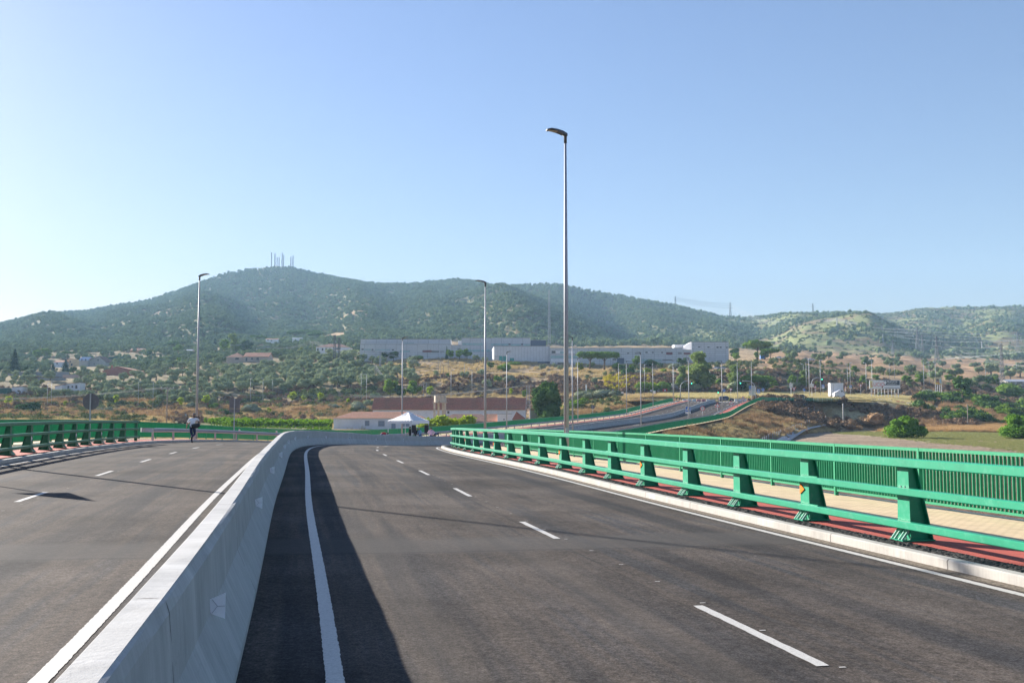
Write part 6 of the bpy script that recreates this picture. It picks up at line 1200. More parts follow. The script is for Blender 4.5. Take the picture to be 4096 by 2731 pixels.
WG2 = 'high voltage wires on the right hills'
def tp(k, f, s_): g, h = TW[k]; return g+Vector((s_*h*{.62: .17, .76: .14, .9: .11}[f], 0, h*f))
for a, b, l in (('b', 'd', 'high voltage wire from the saddle pylon to the pale pylon'), ('d', 'e', 'high voltage wire from the pale pylon to the grey pair'), ('e', 'i', 'high voltage wire from the grey pair to the double pylon'), ('d', 'i', 'long high voltage wire from the pale pylon to the right edge'), ('a', 'b', 'high voltage wire along the skyline')):
    for f in (.62, .76, .9):
        for s_ in (-1, 1): A, B = tp(a, f, s_), tp(b, f, s_); wire('w', l, A, B, (B-A).length*.025, max(.08, (A.y+B.y)/2/FPX*.26), WG2, 18)
for i in range(5): A = W(3360+i*6, 1285+i*3, 1400); B = W(4300, 1335+i*22, 800+i*60); wire('w', 'pale high voltage wire fanning out across the right hillside', A, B, 16+3*i, .10, WG2, 20)
for i in range(4): A = W(3362, 1292+i*2, 1400); B = W(3880+i*70, 1424-i*6, 900); wire('w', 'low sagging high voltage wire over the brown pasture', A, B, 20, .08, WG2, 20)
for i in range(2): wire('w', 'wire from the dark sharp pylon to the right edge', TW['g'][0]+Vector((4, 0, TW['g'][1]*(.62+.2*i))), W(4300, 1440+i*18, 600), 8, .06, WG2, 18)
# ------------------------------------------------------------------ signs, signals, canopy, barriers, vehicles, people
M['sred'] = mat('sign_red', (.62, .03, .04), .4, var=.03); M['swhite'] = mat('sign_white', (.80, .80, .80), .45, var=.02); M['sblue'] = mat('sign_blue', (.02, .16, .55), .4, var=.03); M['sblack'] = mat('sign_black', (.02, .02, .02), .5); M['sback'] = mat('sign_back_grey', (.16, .16, .18), .6, var=.08); M['syellow'] = mat('sign_yellow', (.75, .62, .10), .5, var=.05)
M['glow'] = emat('green_signal_light', (.05, 1.0, .55), 2.5); M['plasticw'] = mat('white_plastic', (.75, .74, .73), .5, var=.06); M['plasticr'] = mat('faded_red_plastic', (.70, .30, .30), .5, var=.1); M['plasticR'] = mat('bright_red_plastic', (.62, .05, .06), .5, var=.06)
def roadz(x, Y, h=0.0):
    S = np.arange(0, 320, .5); P_ = np.stack([np.interp(S, SS, _xs), np.interp(S, SS, _ys)], 1); i = int(((P_-[x, Y])**2).sum(1).argmin()); s = float(S[i]); a = HD(s); o = (x-P_[i, 0])*math.cos(a)-(Y-P_[i, 1])*math.sin(a)
    return PP(s, o, h).z
def text(s, size, loc, par, m, align='CENTER', sx=1.0):
    c = bpy.data.curves.new('lettering', 'FONT'); c.body = s; c.size = size; c.align_x = align; c.align_y = 'CENTER'; c.extrude = .004; c.offset = size*.012; c.materials.append(m); q = bpy.data.objects.new('tmp', c); COL.objects.link(q); dg = bpy.context.evaluated_depsgraph_get(); me = bpy.data.meshes.new_from_object(q.evaluated_get(dg)); bpy.data.objects.remove(q); me.name = 'lettering'; o = bpy.data.objects.new('lettering', me); COL.objects.link(o); o.location = loc; o.rotation_euler = (math.pi/2, 0, 0); o.scale = (sx, 1, 1); o.parent = par; return o
def circ(r, n=28): return [(r*math.cos(2*math.pi*k/n), r*math.sin(2*math.pi*k/n)) for k in range(n)]
def rnd_tri(r, down=False): return [(r*math.sin(a), r*math.cos(a)*(-1 if down else 1)) for a in (0, 2.094, 4.189)][::1 if down else -1]
AX, AZ = (1, 0, 0), (0, 0, 1)
def plate(par, name, pts, m, y, dx=0, dz=0, th=.012):
    pts = list(pts); ar = sum(pts[i][0]*pts[(i+1) % len(pts)][1]-pts[(i+1) % len(pts)][0]*pts[i][1] for i in range(len(pts))); pts = pts if ar > 0 else pts[::-1]
    mb = MB(); mb.poly(pts, (dx, y, dz), AX, AZ, th); o = mb.build(name, m); o.parent = par; return o
def sign(label, kind, px, py, Y, size, gz=None, pole=True, name='traffic_sign'):
    c = W(px, py, Y); gz = gz if gz is not None else roadz(c.x, Y, .12); t = thing(name, label, 'traffic sign', (c.x, Y, gz)); z = c.z-gz; r = size/2
    if pole: mb = MB(); mb.tube([(0, .05, -.3), (0, .05, z+r*.9)], [.035, .035], 8); mb.build('pole', M['galv'], t)
    if kind == 'speed50' or kind == 'speed40' or kind == 'noentry':
        p = plate(t, 'sign_plate', circ(r), M['sred'], 0, 0, z); plate(p, 'sign_face', circ(r*.76), M['swhite'], -.010, 0, z)
        if kind != 'noentry': text(kind[5:], r*1.05, (0, -.022, z), p, M['sblack'])
        else: plate(p, 'symbol', [(-.25, -.06), (.25, -.06), (.25, .06), (-.25, .06)], M['sblack'], -.018, 0, z)
    elif kind in ('warn_ring', 'warn_bump', 'warn'):
        p = plate(t, 'sign_plate', rnd_tri(r*1.2), M['sred'], 0, 0, z); plate(p, 'sign_face', rnd_tri(r*.82), M['swhite'], -.010, 0, z)
        if kind == 'warn_bump': plate(p, 'symbol', [(-.30*r*1.4, 0), (.30*r*1.4, 0), (.16*r*1.4, .05), (.07*r, .16*r*1.4), (-.07*r, .16*r*1.4), (-.16*r*1.4, .05)], M['sblack'], -.018, 0, z-.28*r)
        else:
            for k in range(3):
                a0 = k*2.094+.3; q = [(.27*r*math.cos(a0+i*.25), .27*r*math.sin(a0+i*.25)) for i in range(6)]+[(.19*r*math.cos(a0+i*.25), .19*r*math.sin(a0+i*.25)) for i in range(5, -1, -1)]; plate(p, 'symbol', q, M['sblack'], -.018-.001*k, 0, z-.02)
    elif kind == 'yield': p = plate(t, 'sign_plate', rnd_tri(r*1.2, True), M['sred'], 0, 0, z); plate(p, 'sign_face', rnd_tri(r*.8, True), M['swhite'], -.010, 0, z)
    elif kind in ('cross',):
        p = plate(t, 'sign_plate', [(-r, -r), (r, -r), (r, r), (-r, r)], M['swhite'], 0, 0, z); q = plate(p, 'sign_face', [(-r*.93, -r*.93), (r*.93, -r*.93), (r*.93, r*.93), (-r*.93, r*.93)], M['sblue'], -.010, 0, z)
        plate(q, 'white_triangle', [(-r*.78, -r*.55), (r*.78, -r*.55), (0, r*.85)], M['swhite'], -.018, 0, z)
        w = plate(q, 'walking_figure', [(-.20*r, -.42*r), (-.10*r, -.42*r), (.0*r, -.15*r), (.14*r, -.42*r), (.24*r, -.42*r), (.08*r, -.02*r), (.07*r, .10*r), (.18*r, .0), (.22*r, .06*r), (.06*r, .25*r), (-.05*r, .25*r), (-.20*r, .08*r), (-.18*r, .02*r), (-.07*r, .1*r), (-.07*r, -.05*r)], M['sblack'], -.024, 0, z)
        plate(q, 'figure_head', [(x, y+.36*r) for x, y in circ(.085*r, 12)], M['sblack'], -.025, 0, z); 
        for k in range(6): plate(q, 'zebra_bar', [(-.55*r+k*.19*r, -.54*r), (-.44*r+k*.19*r, -.54*r), (-.47*r+k*.19*r, -.46*r), (-.58*r+k*.19*r, -.46*r)], M['sblack'], -.023, .03, z)
        plate(t, 'lower_plate', [(-r, -r*1.75), (r, -r*1.75), (r, -r*1.08), (-r, -r*1.08)], M['swhite'], .002, 0, z)
    elif kind in ('arrow', 'ring'):
        p = plate(t, 'sign_plate', circ(r), M['swhite'], 0, 0, z); q = plate(p, 'sign_face', circ(r*.92), M['sblue'], -.010, 0, z)
        if kind == 'arrow': plate(q, 'symbol', [(-.5*r, .35*r), (-.35*r, .5*r), (.12*r, .05*r), (.3*r, .25*r), (.45*r, -.45*r), (-.25*r, -.3*r), (-.05*r, -.1*r)], M['swhite'], -.018, 0, z)
        else:
            for k in range(3):
                a0 = k*2.094+.2; qq = [(.6*r*math.cos(a0+i*.27), .6*r*math.sin(a0+i*.27)) for i in range(6)]+[(.4*r*math.cos(a0+i*.27), .4*r*math.sin(a0+i*.27)) for i in range(5, -1, -1)]; plate(q, 'symbol', qq, M['swhite'], -.018-.001*k, 0, z)
    elif kind == 'back_round':
        plate(t, 'sign_plate', circ(r, 36), M['sback'], .05, 0, z, .02); mb = MB(); mb.tube([(-r*.5, -.0, z-.05), (r*.5, 0, z-.05)], .02, 6)
    return t
YS = lambda s: PP(s, 9.6).y
sign('blue pedestrian crossing sign with a white plate below, on the right of the far road', 'cross', 2752, 1636, 188, .98)
sign('red-rimmed 50 speed limit sign beside the far carriageway', 'speed50', 2810, 1633, YS(213), .92)
sign('red triangle warning sign with roundabout arrows', 'warn_ring', 2870, 1622, YS(234), 1.12); sign('red triangle warning sign with a black road bump', 'warn_bump', 2925, 1612, YS(255), 1.12)
sign('red-rimmed 40 speed limit sign near the top of the ramp', 'speed40', 2972, 1592, YS(290), .95)
GZ = ZR+.1
sign('upside-down red triangle give-way sign behind the police car', 'yield', 2923, 1557, 312, 1.05, GZ); sign('round blue sign with a white diagonal arrow', 'arrow', 2896, 1561, 309, .95, GZ)
sign('round blue roundabout sign between two pines', 'ring', 3052, 1558, 306, .95, GZ+.3); sign('blue pedestrian sign left of the round blue roundabout one', 'cross', 3034, 1562, 303, 1.0, GZ+.3)
sign('tall pole sign with a white triangle and red plate on top', 'yield', 3176, 1555, 303, 1.1, 4.6); sign('round blue sign above the small dark car', 'ring', 3217, 1559, 312, .9, 5.3); sign('blue pedestrian sign right of the arched signal pole', 'cross', 3292, 1543, 345, .95, 6.2); sign('red warning triangle left of that pedestrian sign', 'warn', 3261, 1548, 340, 1.0, 6.2)
sign('red warning triangle behind the lorry', 'warn', 3382, 1548, 350, 1.0, 6.4); sign('blue pedestrian sign behind the lorry', 'cross', 3402, 1545, 352, .9, 6.4); sign('small round red-rimmed sign left of the wide billboard', 'noentry', 3442, 1541, 360, .85, 6.4)
t = thing('traffic_sign', 'triangular sign left of the view whose shadow lies on the near left lane', 'traffic sign', (-15.3, 26.0, roadz(-15.3, 26, .12))); mb = MB(); mb.tube([(0, 0, -.1), (0, 0, 3.2)], .035, 8); mb.build('pole', M['galv'], t); plate(t, 'sign_plate', rnd_tri(.62), M['sback'], -.04, 0, 2.85); t.rotation_euler = (0, 0, .35)
# backs of signs on the left pavement
c = W(362, 1606, 54.5); t = sign('dark grey back of a big round traffic sign on a zinc pole at left', 'back_round', 362, 1606, PP(55.8, -10.65).y, 66/FPX*PP(55.8, -10.65).y, roadz(c.x, PP(55.8, -10.65).y, .12), False)
def backpole(t, z0, z1, r=.038): mb = MB(); mb.box((0, -.0, (z0+z1)/2), (r*2, r*1.3, z1-z0)); mb.build('pole', M['galv'], t)
Yb = PP(55.8, -10.65).y; backpole(t, -.1, zat(1573, Yb)-t.location.z); mb = MB(); [mb.box((x*.25, .03, zat(1606, Yb)-t.location.z), (.03, .02, .02)) for x in (-1, 1)]; mb.build('bracket', M['galv'], t)
Yb = PP(81, -10.65).y; c = W(938, 1618, Yb); gz = roadz(c.x, Yb, .12); t = thing('traffic_sign', 'rectangular grey back of a two-panel sign on a zinc pole behind the crash barrier', 'traffic sign', (c.x, Yb, gz)); k = Yb/FPX
for a, b in ((1593, 1633), (1635, 1650)): plate(t, 'sign_plate', [(-21*k, -(b-a)/2*k), (21*k, -(b-a)/2*k), (21*k, (b-a)/2*k), (-21*k, (b-a)/2*k)], M['sback'], .05, 0, zat((a+b)/2, Yb)-gz, .02)
backpole(t, -.1, zat(1592, Yb)-gz, .04)
Yb = 205; c = W(2371, 1627, Yb); gz = roadz(c.x, Yb, .12); t = sign('small dark round sign back on the far left pavement', 'back_round', 2371, 1627, Yb, .86, gz, False); backpole(t, 0, zat(1619, Yb)-gz, .035)
# direction boards
def boards(label, px, py0, py1, Y, cols, rows, w, blue, gz):
    a = W(px, py0, Y); b = W(px, py1, Y); t = thing('direction_sign', label, 'direction sign', (a.x, Y, gz)); H = a.z-b.z; rh = H/rows
    for x in ((-w*.25, w*.25) if cols == 2 else (0,)): pass
    mb = MB(); mb.tube([(0, .08, -.3), (0, .08, a.z-gz+.2)], [.09, .09], 8); mb.build('pole', M['plasticw'], t)
    for r in range(rows):
        for c in range(cols):
            cx = 0 if cols == 1 else (-w*.26 if c == 0 else w*.26); z = a.z-gz-rh*(r+.5); ww = w*.24 if cols == 2 else w*.5; m = M['sblue'] if (c == 0 and r in blue) else M['swhite']
            p = plate(t, 'board', [(-ww, -rh*.40), (ww, -rh*.40), (ww, rh*.40), (-ww, rh*.40)], m, 0, cx, z); ink = M['swhite'] if m is M['sblue'] else (M['plasticr'] if r == 3 and c == 0 else M['sback'])
            plate(p, 'legend', [(-ww*.7, -rh*.12), (ww*.2, -rh*.12), (ww*.2, rh*.12), (-ww*.7, rh*.12)], ink, -.012, cx, z); plate(p, 'legend', [(ww*.4, -rh*.15), (ww*.8, 0), (ww*.4, rh*.15)], ink, -.012, cx, z)
    return t
boards('tall two-column stack of blue and white direction boards at the roundabout', 3007, 1542, 1581, 297, 2, 6, 1.75, (0, 1), GZ-.2); boards('plain white direction boards left of the red and white pole sign', 3164, 1532, 1551, 330, 2, 3, 1.15, (), 5.6); boards('white direction boards under the arched signal pole', 3247, 1534, 1548, 345, 1, 4, 1.3, (), 6.0)
# signals
def arch_signal(label, px0, pyb, px1, pyt, Y, light_px, light_py):
    b = W(px0, pyb, Y); e = W(px1, pyt, Y); t = thing('traffic_light', label, 'traffic light', b); H = e.z-b.z; dx = e.x-b.x; r = min(abs(dx)*.6, H*.5); sg = 1 if dx > 0 else -1
    pts_ = [(0, 0, -.3), (0, 0, H-r)]+[(sg*r*(1-math.cos(a)), 0, H-r+r*math.sin(a)) for a in np.linspace(.2, math.pi/2, 7)]+[(dx, 0, H)]; mb = MB(); mb.tube(pts_, [.12]*2+[.09]*(len(pts_)-2), 8); mb.build('arched_pole', M['galv'], t)
    l = W(light_px, light_py, Y)-b; mb = MB(); mb.box((l.x, -.1, l.z), (.38, .28, 1.05)); h = mb.build('signal_housing', M['sblack'], t)
    for k in range(3): mb = MB(); mb.disc((l.x, -.25, l.z+.32-.32*k), .12, (0, 1, 0), .03, 12); mb.build('signal_lens', M['glow'] if k == 2 else M['sback'], h)
arch_signal('arched signal pole with a green light over the right lane', 3023, 1598, 2969, 1523, 300, 2961, 1528); arch_signal('arched pole over the left side of the roundabout', 2722, 1594, 2766, 1523, 302, 2766, 1529); arch_signal('arched signal pole right of the boards, far right', 3247, 1562, 3285, 1510, 340, 3287, 1513)
for px, py, Y, l in ((2872, 1566, 306, 'small traffic light showing green left of the police car'), (2889, 1566, 306, 'small traffic light beside the round blue arrow sign')):
    p = W(px, py, Y); t = thing('traffic_light', l, 'traffic light', (p.x, Y, GZ)); mb = MB(); mb.tube([(0, 0, -.2), (0, 0, p.z-GZ)], [.06, .06], 8); mb.build('pole', M['greennet'], t); mb = MB(); mb.box((0, -.05, p.z-GZ), (.3, .25, .9)); h = mb.build('signal_housing', M['sblack'], t)
    for k in range(3): mb = MB(); mb.disc((0, -.19, p.z-GZ+.28-.28*k), .1, (0, 1, 0), .03, 12); mb.build('signal_lens', M['glow'] if (k == 2 and px < 2880) else M['sback'], h)
# globe lamps by the compound gate
for px, py, pyt in ((2699, 1568, 1543), (2724, 1572, 1560), (2648, 1572, 1542)):
    g = ground_at(px, py); h = (py-pyt)*g.y/FPX; t = thing('globe_lamp', 'small globe lamp on a thin pole near the compound gate', 'lamp', g, 0, 'globe lamps by the gate'); mb = MB(); mb.tube([(0, 0, -.2), (0, 0, h)], .05, 8); mb.build('pole', M['galv_dull'], t); mb = MB(); mb.ico((0, 0, h+.2), .28, 0, 2); mb.build('globe', M['plasticw'], t)
# small boards on the verge
for px, py, w, h, m, l in ((2604, 1567, 8, 12, 'swhite', 'grey notice board on the verge, left'), (2618, 1568, 9, 12, 'swhite', 'notice board with green top, middle'), (2634, 1562, 8, 9, 'swhite', 'notice board on the verge, right'), (2660, 1563, 18, 12, 'plasticR', 'red notice panel with a white round emblem'), (2452, 1562, 8, 12, 'sback', 'blue-grey board on the slope'), (2490, 1572, 8, 10, 'swhite', 'small white board above the curved fence'), (2345, 1560, 6, 38, 'swhite', 'narrow tall blue and white striped marker panel')):
    g = ground_at(px, py+h*.9); k = g.y/FPX; t = thing('notice_board', l, 'notice board', g); p = plate(t, 'board', [(-w/2*k, 0), (w/2*k, 0), (w/2*k, h*k), (-w/2*k, h*k)], M[m], 0, 0, .5*k*h, .05); mb = MB(); mb.bar((-w*.3*k, .04, -.3), (-w*.3*k, .04, h*k), .07); mb.bar((w*.3*k, .04, -.3), (w*.3*k, .04, h*k), .07); mb.build('frame', M['galv_dull'], t)
    if 'emblem' in l: plate(p, 'emblem', circ(h*.28*k, 16), M['swhite'], -.04, 0, h*k)
    if 'green top' in l: plate(p, 'top_band', [(-w/2*k, h*.8*k), (w/2*k, h*.8*k), (w/2*k, h*k), (-w/2*k, h*k)], M['green_fence'], -.04, 0, .5*k*h)
# billboards
Yb = 352.; a, b = W(3478, 1555, Yb), W(3600, 1520, Yb); t = thing('billboard', 'wide white billboard with two posters on many steel legs', 'billboard', (a.x, Yb, H1(a.x, Yb))); gz = t.location.z; ww = b.x-a.x; z0, z1 = a.z-gz, b.z-gz
plate(t, 'panel', [(0, z0), (ww, z0), (ww, z1), (0, z1)], M['swhite'], 0, 0, 0, .15)
fx = lambda px: (px-3478)/122*ww
fz = lambda py: (1555-py)/35*(z1-z0)+z0
P1 = plate(t, 'poster', [(fx(3480), fz(1553)), (fx(3532), fz(1553)), (fx(3532), fz(1522)), (fx(3480), fz(1522))], mat('poster_white', (.78, .77, .76), .5), -.08, 0, 0, .03); plate(P1, 'yellow_block', [(fx(3480), fz(1550)), (fx(3490), fz(1550)), (fx(3490), fz(1523)), (fx(3480), fz(1523))], mat('pale_yellow', (.75, .68, .28), .5), -.10, 0, 0, .03)
text('LUCIO', (z1-z0)*.56, (fx(3511), -.12, fz(1538)), P1, mat('faded_red', (.72, .28, .26), .5), sx=.92); plate(P1, 'emblem', [(x*.4+fx(3528.5), y*.7+fz(1548)) for x, y in circ((z1-z0)*.17, 10)], M['maroon'], -.10, 0, 0, .03)
P2 = plate(t, 'poster', [(fx(3534), fz(1553)), (fx(3598), fz(1553)), (fx(3598), fz(1521)), (fx(3534), fz(1521))], M['swhite'], -.08, 0, 0, .03); plate(P2, 'dark_block', [(fx(3535), fz(1540)), (fx(3598), fz(1540)), (fx(3598), fz(1521.5)), (fx(3535), fz(1521.5))], mat('slate_print', (.07, .08, .10), .5), -.10, 0, 0, .03)
text('FRAGATA', (z1-z0)*.28, (fx(3568), -.125, fz(1527)), P2, M['swhite'], sx=.95); text('LA', (z1-z0)*.13, (fx(3549.5), -.125, fz(1526)), P2, M['swhite']); text('RESTAURANTE', (z1-z0)*.15, (fx(3567), -.125, fz(1535)), P2, M['swhite'], sx=1.05); plate(P2, 'logo_disc', [(x*.75+fx(3540), y+fz(1530)) for x, y in circ((z1-z0)*.2, 18)], M['swhite'], -.125, 0, 0, .01); plate(P2, 'blue_line', [(fx(3536), fz(1551.5)), (fx(3597), fz(1551.5)), (fx(3597), fz(1549.8)), (fx(3536), fz(1549.8))], mat('navy_print', (.07, .08, .2), .5), -.10, 0, 0, .03)
text('MENU DIARIO · CARNES · PESCADOS'[:0] or 'MENU  DIARIO  TERRAZA', (z1-z0)*.12, (fx(3567), -.115, fz(1545)), P2, M['sback'], sx=1.0) if False else None
for i in range(9):
    x = ww*(.06+.88*i/8); lg = MB(); lg.bar((x, .12, -.8), (x, .12, z0+.3), .16); lg.bar((x+.5, 1.8, -.8), (x, .2, z0+.6), .10); lg.build('leg', M['galv_dull'], t)
Yb = 395.; a, b = W(3740, 1537, Yb), W(3768, 1508, Yb); t = thing('billboard', 'small square billboard with an orange and yellow picture', 'billboard', (a.x, Yb, H1(a.x, Yb))); gz = t.location.z; ww = b.x-a.x; z0, z1 = a.z-gz, b.z-gz; p = plate(t, 'panel', [(0, z0), (ww, z0), (ww, z1), (0, z1)], mat('pale_poster', (.72, .60, .35), .5, var=.3, scale=.8), 0, 0, 0, .12)
for k, (x0, x1, q0, q1, cc) in enumerate([(.15, .55, .25, .75, (.10, .07, .08)), (.1, .75, .03, .3, (.7, .30, .05)), (.12, .4, .04, .22, (.8, .6, .1)), (.6, .9, .15, .8, (.5, .6, .62)), (.15, .5, .3, .55, (.45, .25, .2))]): plate(p, 'printed_shape', [(ww*x0, z0+(z1-z0)*q0), (ww*x1, z0+(z1-z0)*q0), (ww*(x1-.05), z0+(z1-z0)*q1), (ww*(x0+.04), z0+(z1-z0)*q1)], mat('print_%s' % 'abcde'[k], cc, .5), -.07-.01*k, 0, 0, .01)
for i in range(4): x = ww*(.1+.8*i/3); lg = MB(); lg.bar((x, .1, -.8), (x, .1, z0+.2), .14); lg.build('leg', M['galv_dull'], t)
# green mesh fences beside the ring road
def netmat():
    m, nt, b = newmat('green_shade_net'); b.inputs['Base Color'].default_value = (.02, .33, .18, 1); b.inputs['Roughness'].default_value = .8; tr = N(nt, 'ShaderNodeBsdfTransparent'); mx = N(nt, 'ShaderNodeMixShader'); mx.inputs[0].default_value = .62; nt.links.new(tr.outputs[0], mx.inputs[1]); nt.links.new(b.outputs[0], mx.inputs[2]); nt.links.new(mx.outputs[0], nt.nodes['Material Output'].inputs[0]); return m
M['net'] = netmat()
def meshfence(label, P, h):
    t = thing('mesh_fence', label, 'fence', P[0]); o0 = Vector(P[0]); mb = MB()
    for a, b in zip(P[:-1], P[1:]): a = Vector(a)-o0; b = Vector(b)-o0; mb.add([a, b, b+Vector((0, 0, h)), a+Vector((0, 0, h))], [(0, 1, 2, 3)])
    mb.build('net', M['net'], t)
    for a in P: mb = MB(); a = Vector(a)-o0; mb.bar(a-Vector((0, 0, .2)), a+Vector((0, 0, h+.05)), .06); mb.build('post', M['galv'], t)
E0 = PP(302, -11.95, .12); q = [E0]
for px, Y in ((2690, 296), (2665, 297.5), (2640, 299), (2610, 301), (2580, 303)): q.append(W(px, 1590, Y)); q[-1].z = max(E0.z-.05, H1(q[-1].x, Y))
fl = thing('green_fence', 'green parapet fence bending back to the left at the top of the ramp', 'fence', q[0])
for a, b in zip(q[:-1], q[1:]):
    T = b-a; L = T.length; T.normalize(); mb = MB(); mb.bar(a+Vector((0, 0, 1.1)), b+Vector((0, 0, 1.1)), .07); mb.bar(a+Vector((0, 0, .12)), b+Vector((0, 0, .12)), .05)
    for k in np.arange(.05, L, .12): mb.box(a+T*k+Vector((0, 0, .6)), (.02, .05, .95), 0, math.atan2(T.y, T.x))
    rel(mb.build('panel', M['green_fence']), fl)
F0 = PP(309, 12.31, .12); q = [F0]
for px in range(3110, 3375, 18): Y = 297+(px-3110)*.035; v = W(px, 1600, Y); v.z = max(H1(v.x, Y), F0.z-.1); q.append(v)
meshfence('green shade-net site fence running right from the end of the parapet', q, 1.15)
# plastic road barriers
JP = [(-.24, 0), (.24, 0), (.20, .12), (.11, .35), (.08, .78), (-.08, .78), (-.11, .35), (-.20, .12)]
def jersey(label, px, py, Y, m, rz=0, gz=None):
    c = W(px, py, Y); z = gz if gz is not None else H1(c.x, Y); t = thing('plastic_barrier', label, 'traffic barrier', (c.x, Y, z), rz, 'plastic barriers of the road works'); mb = MB(); V = [(x, y, zz) for x in (-.62, .62) for y, zz in JP]; mb.add(V, [tuple(range(7, -1, -1)), tuple(range(8, 16))]+[(i, (i+1) % 8, (i+1) % 8+8, i+8) for i in range(8)]); mb.build('barrier_shell', m, t, bevel=.03); mb = MB(); mb.tube([(-.64, 0, .55), (.64, 0, .55)], .05, 8); mb.build('coupling', M['sback'], t)
for i, px in enumerate(range(2738, 2850, 19)): jersey(('white', 'faded red')[i in (3, 4)]+' plastic barrier in the row across the end of the left carriageway', px, 1597, 308, M['plasticr'] if i in (3, 4) else M['plasticw'], .05, GZ-.1)
for i, px in enumerate((2946, 2962, 2978, 3030, 3046, 3062)): jersey('white plastic barrier in the row behind the crossing by the direction boards', px, 1596, 309, M['plasticw'], 0, GZ)
for px, m, l in ((3496, 'plasticr', 'pink barrier at the left leg of the wide billboard'), (3520, 'plasticw', 'white block barrier under the wide billboard, left'), (3534, 'plasticw', 'white block barrier under the wide billboard, right'), (3560, 'plasticw', 'white cube barrier behind the billboard legs'), (3590, 'plasticR', 'bright red barrier at the right leg of the wide billboard'), (3608, 'plasticr', 'faded pink barrier right of the bright red one'), (3632, 'plasticw', 'pale barrier further right of the billboard'), (3650, 'plasticw', 'palest barrier near the dome-shaped broom bush')):
    jersey(l, px, 1580, 326, M[m], .1)

# drainage ditch and chute, wire fence at the embankment toe
def strip3(name, P, w, m, prof_):
    V = []; F = []; n = len(prof_)
    for i, p in enumerate(P):
        t = (Vector(P[min(i+1, len(P)-1)])-Vector(P[max(i-1, 0)])); t.z = 0; t.normalize(); nn = Vector((t.y, -t.x, 0))
        for o, h in prof_: V.append(Vector(p)+nn*o*w+Vector((0, 0, h)))
    for i in range(len(P)-1):
        for j in range(n-1): F.append((i*n+j, i*n+j+1, (i+1)*n+j+1, (i+1)*n+j))
    mb = MB(); mb.add(V, F+[tuple(reversed(f)) for f in []]); return mb.build(name, m)
dp = [ground_at(px, py)+Vector((0, 0, .25)) for px, py in ((3060, 1822), (3085, 1800), (3110, 1782), (3135, 1764), (3160, 1748), (3190, 1732), (3225, 1717), (3260, 1708), (3290, 1706))]
tag(strip3('drainage_ditch', dp, .95, mat('pale_ditch_concrete', (.40, .41, .42), .85, var=.12), [(1.3, -.1), (1, .22), (.35, -.25), (-.35, -.25), (-1, .22), (-1.3, -.1)]), kind='structure')
cp = [ground_at(px, py)+Vector((0, 0, .25)) for px, py in ((3217, 1622), (3228, 1640), (3240, 1655), (3254, 1672), (3268, 1690), (3282, 1704))]
tag(strip3('drainage_chute', cp, .55, mat('bluish_chute_concrete', (.40, .47, .56), .6, var=.1), [(1.2, -.1), (1, .25), (.5, 0), (-.5, 0), (-1, .25), (-1.2, -.1)]), 'bluish concrete drainage chute running down the terrace slope', 'drainage chute')  # concrete tinted blue, smoother than the ditch
wf = thing('wire_fence', 'low wire fence with many thin posts along the drainage ditch', 'fence', ground_at(3100, 1775))
for i in range(24):
    px = 3050+i*8.2; py = 1768-i*3.0; g = ground_at(px, py); mb = MB(); h = 20*g.y/FPX; mb.bar(g-Vector((0, 0, .3)), g+Vector((0, 0, h)), .07); rel(mb.build('post', M['galv']), wf)
    if i: mb = MB(); [mb.bar(pg+Vector((0, 0, f*h)), g+Vector((0, 0, f*h)), .02) for f in (.4, .7, .97)]; rel(mb.build('wire', M['wire']), wf)
    pg = g
wf = thing('wire_fence', 'wire fence descending the slope beside the bluish chute', 'fence', ground_at(3212, 1612)); pg = None
for i in range(7):
    g = ground_at(3214+i*15, 1612+i*12.5); h = 1.6; mb = MB(); mb.bar(g-Vector((0, 0, .3)), g+Vector((0, 0, h)), .07); rel(mb.build('post', M['galv']), wf)
    if pg is not None: mb = MB(); [mb.bar(pg+Vector((0, 0, f*h)), g+Vector((0, 0, f*h)), .03) for f in (.4, .7, .97)]; rel(mb.build('wire', M['wire']), wf)
    pg = g
# white canopy
ct = thing('canopy', 'white peaked pop-up canopy standing on the road beyond the concrete barrier', 'canopy', (0, 0, 0)); Yc = 109.; cc = W(1634, 1700, Yc); th_ = -.52; cgz = roadz(cc.x, Yc); ct.location = (cc.x, Yc, cgz); ct.rotation_euler = (0, 0, th_); M['canvas'] = mat('white_canvas', (.80, .80, .82), .7, var=.03); M['plainwhite'] = mat('white_tube', (.75, .75, .76), .4)
R1 = 1.62; ze = zat(1682, Yc)-cgz; zp = zat(1643, Yc)-cgz; V = []; F = []; n = 8; C_ = [(-R1, -R1), (R1, -R1), (R1, R1), (-R1, R1)]
def canv(u, v):  # u along edge, v eave->peak; hip ridges stay tight, panels sag
    return u, v
mb = MB()
for k in range(4):
    a, b = Vector((*C_[k], ze)), Vector((*C_[(k+1) % 4], ze)); pk = Vector((0, 0, zp)); G = []
    for i in range(n+1):
        row = []
        for j in range(n+1):
            v = i/n; e = a.lerp(b, j/n); p = e.lerp(pk, v); s_ = .20*math.sin(math.pi*v)*(.5+.5*math.sin(math.pi*j/n)); p.z -= s_*(1.0); row.append(p)
        G.append(row)
    for i in range(n):
        for j in range(n): mb.add([G[i][j], G[i][j+1], G[i+1][j+1], G[i+1][j]], [(0, 1, 2, 3)], 0, True)
top_ = mb.build('canopy_roof', M['canvas'], ct); sl = top_.modifiers.new('th', 'SOLIDIFY'); sl.thickness = .01
mb = MB()
